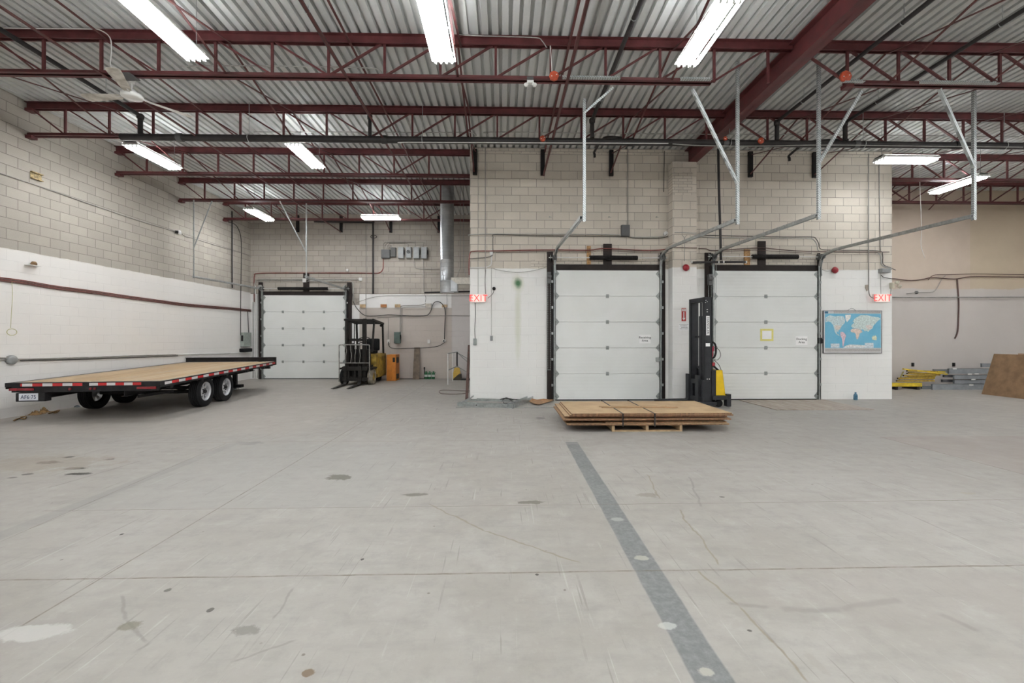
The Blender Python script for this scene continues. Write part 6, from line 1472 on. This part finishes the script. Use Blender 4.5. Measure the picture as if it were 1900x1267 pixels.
for y in (pf+0.05, pf+0.6, pf+1.15): MB().bbox((px0, y-0.05, 0.0), (px1, y+0.05, 0.015), 0.003).build('bottom_board', WOOD, pal)
# sheets, lowest first: left edge px, right edge px at the front, dy, yaw, thickness
z = 0.1145
sheets = [(1052, 1352, -0.02, 0.0, 'bottom'), (1124, 1350, 0.03, 0.006, 'second'), (1047, 1346, 0.06, -0.006, 'third'), (1046, 1357, 0.0, 0.004, 'fourth'), (1049, 1352, 0.05, -0.004, 'fifth'),
          (1058, 1362, 0.02, 0.0, 'sixth'), (1061, 1360, 0.03, 0.004, 'top')]
yf0 = pf-0.03; depth = 1.36
for i, (xa_, xb_, dy, yaw, nm) in enumerate(sheets):
    xa, xb = onY(xa_, 780, yf0).x, onY(xb_, 780, yf0).x
    if nm == 'second': depth_ = 1.2
    th = 0.019
    M = Matrix.Translation(((xa+xb)/2, yf0+dy+depth/2, z)) @ Matrix.Rotation(yaw, 4, 'Z')
    w = (xb-xa)/2
    mb = MB(); mb.m(1).box((-w, -depth/2, 0), (w, depth/2, th), M); mb.m(0)
    q = [M @ Vector(p) for p in ((-w, -depth/2, th+0.0006), (w, -depth/2, th+0.0006), (w, depth/2, th+0.0006), (-w, depth/2, th+0.0006))]
    mb.add(q, [(0, 1, 2, 3)])
    if i in (3, 4): pass
    tag(mb.build('plywood_sheet', [PLYD if i in (2, 3) else PLYF, PLYE]), {'bottom': 'plywood sheet at the bottom of the strapped stack, resting on the pallet', 'second': 'shorter plywood sheet, second from the bottom of the strapped stack', 'top': 'tan plywood sheet on top of the strapped stack'}.get(nm, 'plywood sheet in the strapped stack, %s from the bottom' % nm), 'plywood sheet', 'plywood sheets on the pallet')
    z += th + (0.010 if i in (1, 3) else 0.0035)
    if i == 3: z += 0.012
ztop = z
for (x0_, x1_, y_, lab, dark) in ((1115, 1243, 0.43, 'thin strip of wood lying across the top plywood sheet', 0), (1117, 1259, 0.30, 'narrow wooden batten lying on the top plywood sheet under the straps', 1)):
    xa, xb = onZ(x0_, 757, ztop).x, onZ(x1_, 757, ztop).x
    tag(MB().bbox((xa, yf0+y_+0.25, ztop), (xb, yf0+y_+0.29, ztop+0.014), 0.002).build('wood_batten', PLYD if dark else PLYF), lab, 'wood strip')
for (x0_, lab) in ((1155, 'dark strap around the plywood stack, the one over the pallet edge'), (1214, 'dark strap around the middle of the plywood stack')):
    xa = onY(x0_, 780, yf0).x; s_ = MB(); w = 0.012; y0_, y1_ = yf0-0.028, yf0+depth+0.09
    s_.box((xa-w, y0_, ztop+0.0005), (xa+w, y1_, ztop+0.0035)); s_.box((xa-w, y0_-0.003, 0.09), (xa+w, y0_, ztop+0.0035)); s_.box((xa-w, y1_, 0.09), (xa+w, y1_+0.003, ztop+0.0035))
    tag(s_.build('strap', BLACK_STEEL), lab, 'strap')

# ------------------------------------------------------------------ scrap metal and cardboard by the receiving door
t = thing('metal_track_frame', 'bent galvanised metal frame lying on the floor below the green stained wall', 'metal frame', onZ(910, 752, 0.0))
def gz(px, py, z=0.0): return onZ(px, py, z)
def chan(p, q, w=0.11, h=0.07, nm='channel', m_=GALV_DULL, t_=0.004):
    p = Vector(p); q = Vector(q); d = (q-p).normalized(); x = d.cross(Vector((0, 0, 1))).normalized()
    mb = MB()
    mb.beam(p+x*w/2+Vector((0,0,h/2)), q+x*w/2+Vector((0,0,h/2)), t_, h); mb.beam(p-x*w/2+Vector((0,0,h/2)), q-x*w/2+Vector((0,0,h/2)), t_, h); mb.beam(p+Vector((0,0,0.004)), q+Vector((0,0,0.004)), w, t_)
    return mb.build(nm, m_, t)
chan(gz(850, 753), gz(955, 757), 0.08, 0.085); chan(gz(945, 758), gz(985, 742), 0.13, 0.10, 'gusset_plate', GALV)
chan(gz(872, 743), gz(952, 745), 0.10, 0.05)
MB().beam(gz(849, 750, 0.04), gz(872, 739.5, 0.07), 0.03, 0.04).build('end_arm', GALV, t)
MB().tube([gz(871, 741, 0.05), gz(875, 737, 0.10), gz(879, 734, 0.15)], 0.018, 8).build('roller_stem', GALV, t)
MB().tube([gz(928, 741, 0.04), gz(938, 739, 0.06), gz(955, 741, 0.05), gz(971, 741, 0.05)], 0.012, 6).tube([gz(932, 742, 0.04), gz(940, 738, 0.09), gz(950, 744, 0.06), gz(957, 749, 0.05)], 0.011, 6).build('bent_rod', BLACK_STEEL, t)
MB().tube([gz(934, 746, 0.05), gz(936, 748, 0.04), gz(950, 747.5, 0.04), gz(956, 746, 0.03)], 0.008, 6).build('bent_rod', BLACK_STEEL, t)
p = gz(884, 751, 0.05); MB().cyl(p, p+Vector((0, -0.06, 0)), 0.012, 10).build('stud', BLACK_STEEL, t)
tag(MB().beam(gz(846, 755.5, 0.006), gz(1036, 756.5, 0.006), 0.012, 0.010).build('metal_rod', GALV_DULL), 'long thin metal rod lying on the floor in front of the bent frame', 'metal rod')
CARD = mat('torn_cardboard', (0.33, 0.19, 0.10), 0.85, 0, 0.25, 14.0)
cp = [(987, 739), (996, 741), (1008, 739.5), (1028, 741), (1022, 744), (1000, 750), (990, 748), (982, 744)]
cz = [0.10, 0.06, 0.09, 0.03, 0.03, 0.035, 0.04, 0.05]
top = [gz(x, y, z_) for (x, y), z_ in zip(cp, cz)]
mb = MB(); cc = sum(top, Vector())/len(top); cc.z = 0.06; n = len(top)
mb.add(top+[cc]+[p-Vector((0,0,0.008)) for p in top]+[cc-Vector((0,0,0.008))], [(i, (i+1) % n, n) for i in range(n)]+[(n+1+(i+1) % n, n+1+i, 2*n+1) for i in range(n)]+[(i, n+1+i, n+1+(i+1) % n, (i+1) % n) for i in range(n)])
tag(mb.build('cardboard', CARD), 'torn brown cardboard lying by the foot of the receiving door post', 'cardboard')
tag(MB().bbox((gz(984, 747).x, gz(984, 747).y, 0), (gz(984, 747).x+0.06, gz(984, 747).y+0.2, 0.03), 0.008).build('wood_offcut', WOOD), 'small wood offcut under the torn cardboard', 'wood offcut')
# leaning brown pipe at the block corner
a_ = onY(865.5, 738, FY-0.1); a_.z = 0.0; b2 = onY(874, 640, FY+0.3)
tag(MB().cyl((a_.x, FY-0.05, 0.0), (XA-0.03, FY+0.18, b2.z), 0.035, 12).build('leaning_pipe', mat('rusty_brown_pipe', (0.10, 0.055, 0.045), 0.6, 0.1, 0.4, 12.0)), 'rusty brown pipe leaning on the corner of the block room', 'pipe')

# loading plates set in the floor before the docking door
DKW = mat('worn_leveller_plate', (0.36, 0.31, 0.27), 0.7, 0, 0.25, 2.5, 0.1, col2=(0.42, 0.37, 0.33))
q1, q2, q3, q4 = gz(1357, 741), gz(1512, 741), gz(1587, 760), gz(1418, 762)
def plate_mat():
    m, nt, b = new_mat('worn_plank_plate')
    P, X, Y, Z = pos_xyz(nt)
    mp = nd(nt, 'ShaderNodeMapping'); nt.links.new(P, mp.inputs[0]); mp.inputs['Scale'].default_value = (8, 0.8, 1)
    n1 = noise(nt, mp.outputs[0], 1.5, 5, 0.7)
    c = mixc(nt, ramp(nt, n1, 0.35, 0.65), (0.42, 0.37, 0.32), (0.25, 0.20, 0.16))
    nt.links.new(c, b.inputs['Base Color']); b.inputs['Roughness'].default_value = 0.7
    return m
tag(MB().box((q1.x+0.1, gz(1480, 761).y, 0.0005), (d3x1+0.10, FY-0.13, 0.012)).build('dock_plate', plate_mat()), 'worn brownish dock plate on the floor before the docking door', 'dock plate')
# blue bottle
q = gz(1587.5, 742)
BLU = mat('blue_plastic', (0.06, 0.17, 0.26), 0.3)
t = thing('water_bottle', 'small blue bottle on the floor under the world map', 'bottle', q)
MB().lathe([(0, 0), (0.040, 0), (0.043, 0.01), (0.043, 0.10), (0.040, 0.13), (0.020, 0.155), (0.018, 0.165), (0, 0.165)], q, (0, 0, 1), 20).build('body', BLU, t)
MB().cyl(q+Vector((0, 0, 0.165)), q+Vector((0, 0, 0.19)), 0.020, 14).build('cap', BLU, t)

# ------------------------------------------------------------------ green bottles, plank, rail and ramp in the far bay
GRN = mat('green_plastic', (0.02, 0.13, 0.05), 0.3)
for k, px in enumerate((790.5, 797, 804)):
    q = onY(px, 703, BY-0.22); q.z = 0
    t = thing('green_bottle', ['green bottle with a white label beside the dark hose end', 'green bottle with a white label in the middle of the three', 'green bottle with a white label nearest the stair rail'][k], 'bottle', q, group='green bottles on the far floor')
    MB().lathe([(0, 0), (0.058, 0), (0.062, 0.01), (0.062, 0.19), (0.05, 0.225), (0.024, 0.255), (0.022, 0.27), (0, 0.27)], q, (0, 0, 1), 20).build('body', GRN, t)
    MB().cyl(q+Vector((0, 0, 0.09)), q+Vector((0, 0, 0.17)), 0.0632, 20, caps=False).build('label', mat('pale_label', (0.60, 0.64, 0.60), 0.5), t)
    MB().cyl(q+Vector((0, 0, 0.27)), q+Vector((0, 0, 0.295)), 0.024, 12).build('cap', GRN, t)
    MB().tube([q+Vector((0.045, 0, 0.21)), q+Vector((0.075, 0, 0.24)), q+Vector((0.045, 0, 0.265)), q+Vector((0.015, 0, 0.262))], 0.008, 6).build('handle', GRN, t)
q = onY(787.5, 703, BY-0.16)
tag(MB().cyl((q.x, q.y, 0), (q.x, q.y, 0.42), 0.016, 10).cyl((q.x, q.y, 0.36), (q.x, q.y, 0.44), 0.026, 10).build('hose_wand', BLACK_RUB), 'short black upright wand beside the green bottles', 'wand')
tag(MB().tube([(q.x, q.y-0.03, 0.012), (q.x-0.4, q.y-0.02, 0.012), (q.x-0.9, q.y-0.04, 0.012), (q.x-1.05, q.y-0.10, 0.012)], 0.012, 6).build('floor_hose', BLACK_RUB), 'thin black hose along the foot of the far wall', 'hose')
a_, b2 = onY(764, 704, BY-0.5), onY(776.5, 704, BY-0.5)
zt3 = onY(770, 644.5, BY-0.05).z
mb = MB(); mb.prism([(a_.x, BY-0.35, 0.0), (b2.x, BY-0.35, 0.0), (b2.x-0.04, BY-0.04, zt3), (a_.x, BY-0.04, zt3)], (0, 0.03, 0.003))
tag(mb.build('leaning_plank', mat('grey_brown_plank', (0.20, 0.155, 0.115), 0.8, 0, 0.25, 6.0)), 'grey-brown plank leaning on the pinkish wall', 'plank')
# stair rail
t = thing('stair_rail', 'thin white and dark metal rail at the steps beside the block room', 'railing', onZ(836, 713, 0))
RAILW = WHITE_PAINT
y1 = onZ(831, 714, 0).y; y2 = onZ(840, 707, 0).y
xa, xb = onZ(831, 714, 0).x, onZ(840, 707, 0).x
zt4 = onY(831, 656, y1).z; zm4 = onY(831, 684, y1).z
MB().cyl((xa, y1, 0), (xa, y1, zt4), 0.022, 10).build('post', RAILW, t); 
xc_ = onY(848, 654, y2).x
MB().cyl((xb, y2, 0), (xb, y2, zt4), 0.018, 10).build('post', RAILW, t)
MB().cyl((xc_, y2, zm4), (xc_, y2, zt4+0.02), 0.024, 10).build('gate_post', BLACK_STEEL, t)
MB().cyl((xa, y1, zt4), (xc_, y2, zt4+0.02), 0.018, 8).build('top_rail', GALV_DULL, t)
MB().cyl((xa, y1, zm4-0.05), (xc_, y2, zm4), 0.018, 8).build('middle_rail', GALV_DULL, t)
for z0_, dz in ((zt4, -0.75), (zm4, -0.55)):
    MB().cyl((xc_, y2, z0_), (XA-0.02, y2+0.2, max(0.03, z0_+dz)), 0.012, 8).build('sloping_rail', GALV_DULL, t)
MB().cyl((xc_, y2, zt4), (XA-0.02, y2+0.35, zt4-0.5), 0.010, 8).build('sloping_rail', GALV_DULL, t)
q = onY(843, 707, BY-0.6)
t = thing('floor_ramp', 'dark sloping edge of the steps beyond the stair rail', 'ramp', (q.x, q.y, 0))
r0, r1 = onY(838, 0, y2+0.3).x, onY(855, 0, y2+0.3).x
MB().prism([(r0, y2+0.3, 0), (r1, y2+0.3, 0), (r1-0.02, y2+0.3, 0.20), (r1-0.1, y2+0.3, 0.20)], (0, 0.5, 0)).build('wedge', mat('dark_olive_rubber', (0.07, 0.06, 0.04), 0.7), t)
MB().box((r1+0.001, y2+0.3, 0), (XA-0.04, y2+0.8, 0.03)).build('sill', BLACK_STEEL, t)
q = onY(848, 700, BY-0.12)
t = thing('caution_sign', 'small yellow floor caution sign behind the stair rail', 'caution sign', (q.x, BY-0.15, 0))
CY = mat('caution_yellow', (0.62, 0.40, 0.06), 0.5)
for s_ in (-1, 1):
    MB().prism([(q.x-0.17, BY-0.17+s_*0.11, 0.0), (q.x+0.17, BY-0.17+s_*0.11, 0.0), (q.x+0.09, BY-0.17+s_*0.012, 0.42), (q.x-0.09, BY-0.17+s_*0.012, 0.42)], (0, s_*0.01, 0)).build('panel', CY, t)
q = onZ(853, 731, 0.0)
pts = [gz(874, 726), (gz(855, 725.5)), gz(822, 724), gz(815, 727.5), gz(822, 731), gz(850, 731.5), gz(870, 729)]
tag(MB().tube([Vector((p.x, p.y, 0.009)) for p in pts], 0.008, 6).build('loose_cord', COND_BROWN), 'thin brown cord looped on the floor beside the block corner', 'cord')

# ------------------------------------------------------------------ racking parts and board beyond the block room
GBM = mat('grey_blue_rack_paint', (0.235, 0.25, 0.265), 0.45, 0.1, 0.12, 6.0)
YBM = mat('yellow_rack_paint', (0.66, 0.47, 0.03), 0.5, 0, 0.22, 10.0)
def rack(px0_, px1_, py0_, py1_, Y, lab, m_=GBM, group='grey rack beams', dx=0.0, L=None, name='rack_beam', skew=0.0):
    a_, b2 = onY(px0_, py1_, Y), onY(px1_, py0_, Y)
    t = thing(name, lab, 'rack beam', ((a_.x+b2.x)/2, Y, a_.z), group=group)
    w = 0.05; mb = MB(); z0_, z1_ = a_.z, b2.z; t0 = 0.006
    mb.box((a_.x, Y, z0_), (b2.x, Y+t0, z1_)); mb.box((a_.x, Y, z1_-t0), (b2.x, Y+w, z1_)); mb.box((a_.x, Y, z0_), (b2.x, Y+w, z0_+t0)); mb.box((a_.x, Y+w-t0, z0_), (b2.x, Y+w, z1_))
    mb.build('beam_section', m_, t)
    return t
yb_ = 12.45
xe = 1980
specs = [(1730, 712, 724.5, 0.0, 'grey rack beam lying lowest at the front of the pile'), (1771, 704.5, 712, 0.04, 'grey rack beam second from the floor in the pile'), (1771, 695.5, 703.5, 0.02, 'grey rack beam third from the floor in the pile'), (1761, 683.5, 693.5, 0.06, 'topmost grey rack beam of the pile, closest to the outlet')]
for px_, y0_, y1_, dy, lb in specs:
    rack(px_, xe, y0_, y1_, yb_+dy, lb)
for k, (px_, pe, y0_, y1_, dy, lb) in enumerate(((1711, 1729.5, 716, 723, 0.12, 'short end of a grey rack beam sticking out low beside the yellow beams'), (1752, 1890, 695, 700, 0.15, 'dark grey beam end in the gap of the pile, upper one'), (1749, 1890, 704, 709, 0.16, 'dark grey beam end in the gap of the pile, lower one'), (1733, 1760, 685, 691, 0.30, 'pale topmost beam end pointing at the yellow beams'), (1822, 1980, 674, 681, 0.25, 'grey beam end showing beside the brown board top'))):
    rack(px_, pe, y0_, y1_, yb_+dy, lb, mat('dark_rack_paint', (0.10, 0.10, 0.11), 0.5) if k in (1, 2) else GBM, group='loose rack beam ends')
for px_, py_ in ((1771, 684), (1799, 694), (1812, 693.5), (1806, 704), (1802, 714)):
    q = onY(px_, py_, yb_-0.01)
    tag(MB().bbox((q.x-0.06, yb_-0.02, q.z-0.018), (q.x+0.06, yb_-0.002, q.z+0.018), 0.003).build('beam_clip', WHITE_PAINT), 'small pale safety clip on the pile of grey rack beams', 'clip', 'safety clips on the rack beams')
# blocks that carry the pile
for px_ in (1760, 1850):
    q = onY(px_, 724, yb_+0.1); zb2 = onY(1750, 724.5, yb_).z
    tag(MB().box((q.x-0.05, yb_+0.02, 0), (q.x+0.05, yb_+0.5, zb2-0.001)).build('timber_block', DARK_WOOD), 'dark timber bearer under the grey rack beams', 'wood block', 'bearers under the rack beams')
# yellow members
ys = [(1652, 1708, 709.5, 717, 0.0, 'yellow rack beam lying lowest of the yellow pile', 0), (1662, 1712, 700, 705, 0.1, 'yellow strut across the middle of the pile', -0.06)]
rack(1640, 1711, 710, 717.5, yb_, 'long yellow rack beam at the bottom of the yellow pile', YBM, 'yellow rack beams')
rnd = random.Random(11)
k = 0
for row, (py_, xa_, xb_) in enumerate(((706.5, 1664, 1726), (701.5, 1668, 1730), (697, 1678, 1734), (692, 1680, 1738), (687.5, 1680, 1745))):
    for j in range(3 if row < 4 else 2):
        a_ = onY(xa_+j*7+rnd.uniform(-3, 3), py_+rnd.uniform(-0.8, 0.8), yb_+0.05+0.10*j); b2 = onY(xb_+rnd.uniform(-6, 8), py_+rnd.uniform(-1.5, 1.2)+(3 if row > 2 else 0), yb_+0.12+0.10*j)
        tg = thing('rack_strut', 'yellow steel strut in row %s of the yellow pile, %s' % (('one', 'two', 'three', 'four', 'five')[row], ('towards the viewer', 'in the middle', 'against the wall')[j]), 'rack strut', (a_.x, a_.y, a_.z-0.03), group='yellow rack struts')
        mb = MB(); d = (b2-a_).normalized()
        up_ = Vector((0, 0, 1)); x_ = d.cross(up_).normalized()
        for s_ in (-1, 1): mb.beam(a_+x_*s_*0.02, b2+x_*s_*0.02, 0.004, 0.042)
        mb.beam(a_+Vector((0,0,0.02)), b2+Vector((0,0,0.02)), 0.044, 0.004); mb.beam(a_-Vector((0,0,0.02)), b2-Vector((0,0,0.02)), 0.044, 0.004)
        mb.build('strut_section', YBM if k % 3 else mat('dirty_yellow_rack_paint', (0.38, 0.25, 0.03), 0.6, 0, 0.4, 20.0), tg)
        e_ = MB(); e_.beam(a_-d*0.002, a_-d*0.0005, 0.040, 0.038); e_.build('end_shade_cap', BLACK_STEEL, tg, label='black cap for the shade inside the hollow end')  # thin black cap paints the shade inside the hollow strut
        k += 1
a_, b2 = onY(1676, 684.5, yb_+0.1), onY(1756, 694, yb_+0.05)
tag(MB().beam(a_, b2, 0.07, 0.035).build('rack_strut', YBM), 'long yellow strut sloping over the top of the yellow pile', 'rack strut')
a_, b2 = onY(1668, 706, yb_+0.35), onY(1676, 690, yb_+0.75)
tag(MB().beam(a_, b2, 0.03, 0.03).build('rack_strut', mat('olive_strut', (0.28, 0.24, 0.06), 0.5)), 'dull olive strut leaning up at the open end of the yellow pile', 'rack strut')
for px_ in (1665, 1705):
    q = onY(px_, 724, yb_)
    tag(MB().box((q.x-0.04, yb_+0.02, 0), (q.x+0.04, yb_+0.5, onY(1660, 717.5, yb_).z-0.001)).build('timber_block', DARK_WOOD), 'dark timber bearer under the yellow rack beam', 'wood block', 'bearers under the yellow beams')
# brown board leaning forward of the pile
BRD = mat('brown_fibre_board', (0.24, 0.145, 0.075), 0.75, 0, 0.2, 5.0, 0.1, col2=(0.29, 0.18, 0.10))
c0_, c1_ = gz(1821, 731), gz(1905, 741)
d_ = (c1_-c0_); d_.z = 0; d_.normalize()
n_ = Vector((d_.y, -d_.x, 0)); n_ = n_ if n_.x > 0 else -n_
Lb = 2.44
u0 = c0_; u1 = c0_+d_*Lb
hh = 0.0
r_ = ray(1836, 657)
# lean: the top edge is set back from the foot
back = n_*0.28
ztb = 1.5-29/F*11.6
top0 = u0+back+Vector((0, 0, 1.09)); top1 = u1+back+Vector((0, 0, 1.09))
tag(MB().prism([u0, u1, top1, top0+d_*0.05], n_*0.014).build('leaning_board', BRD), 'large brown fibreboard sheet leaning back on the pile of rack beams', 'board')
tag(MB().prism([u0+n_*0.018+d_*0.55, u1+n_*0.018, top1+n_*0.018+Vector((0,0,0.03)), top0+d_*0.6+n_*0.018+Vector((0,0,0.03))], n_*0.012).build('leaning_board', mat('pinkish_board', (0.36, 0.24, 0.17), 0.75)), 'second board just showing above the top edge of the brown one', 'board')
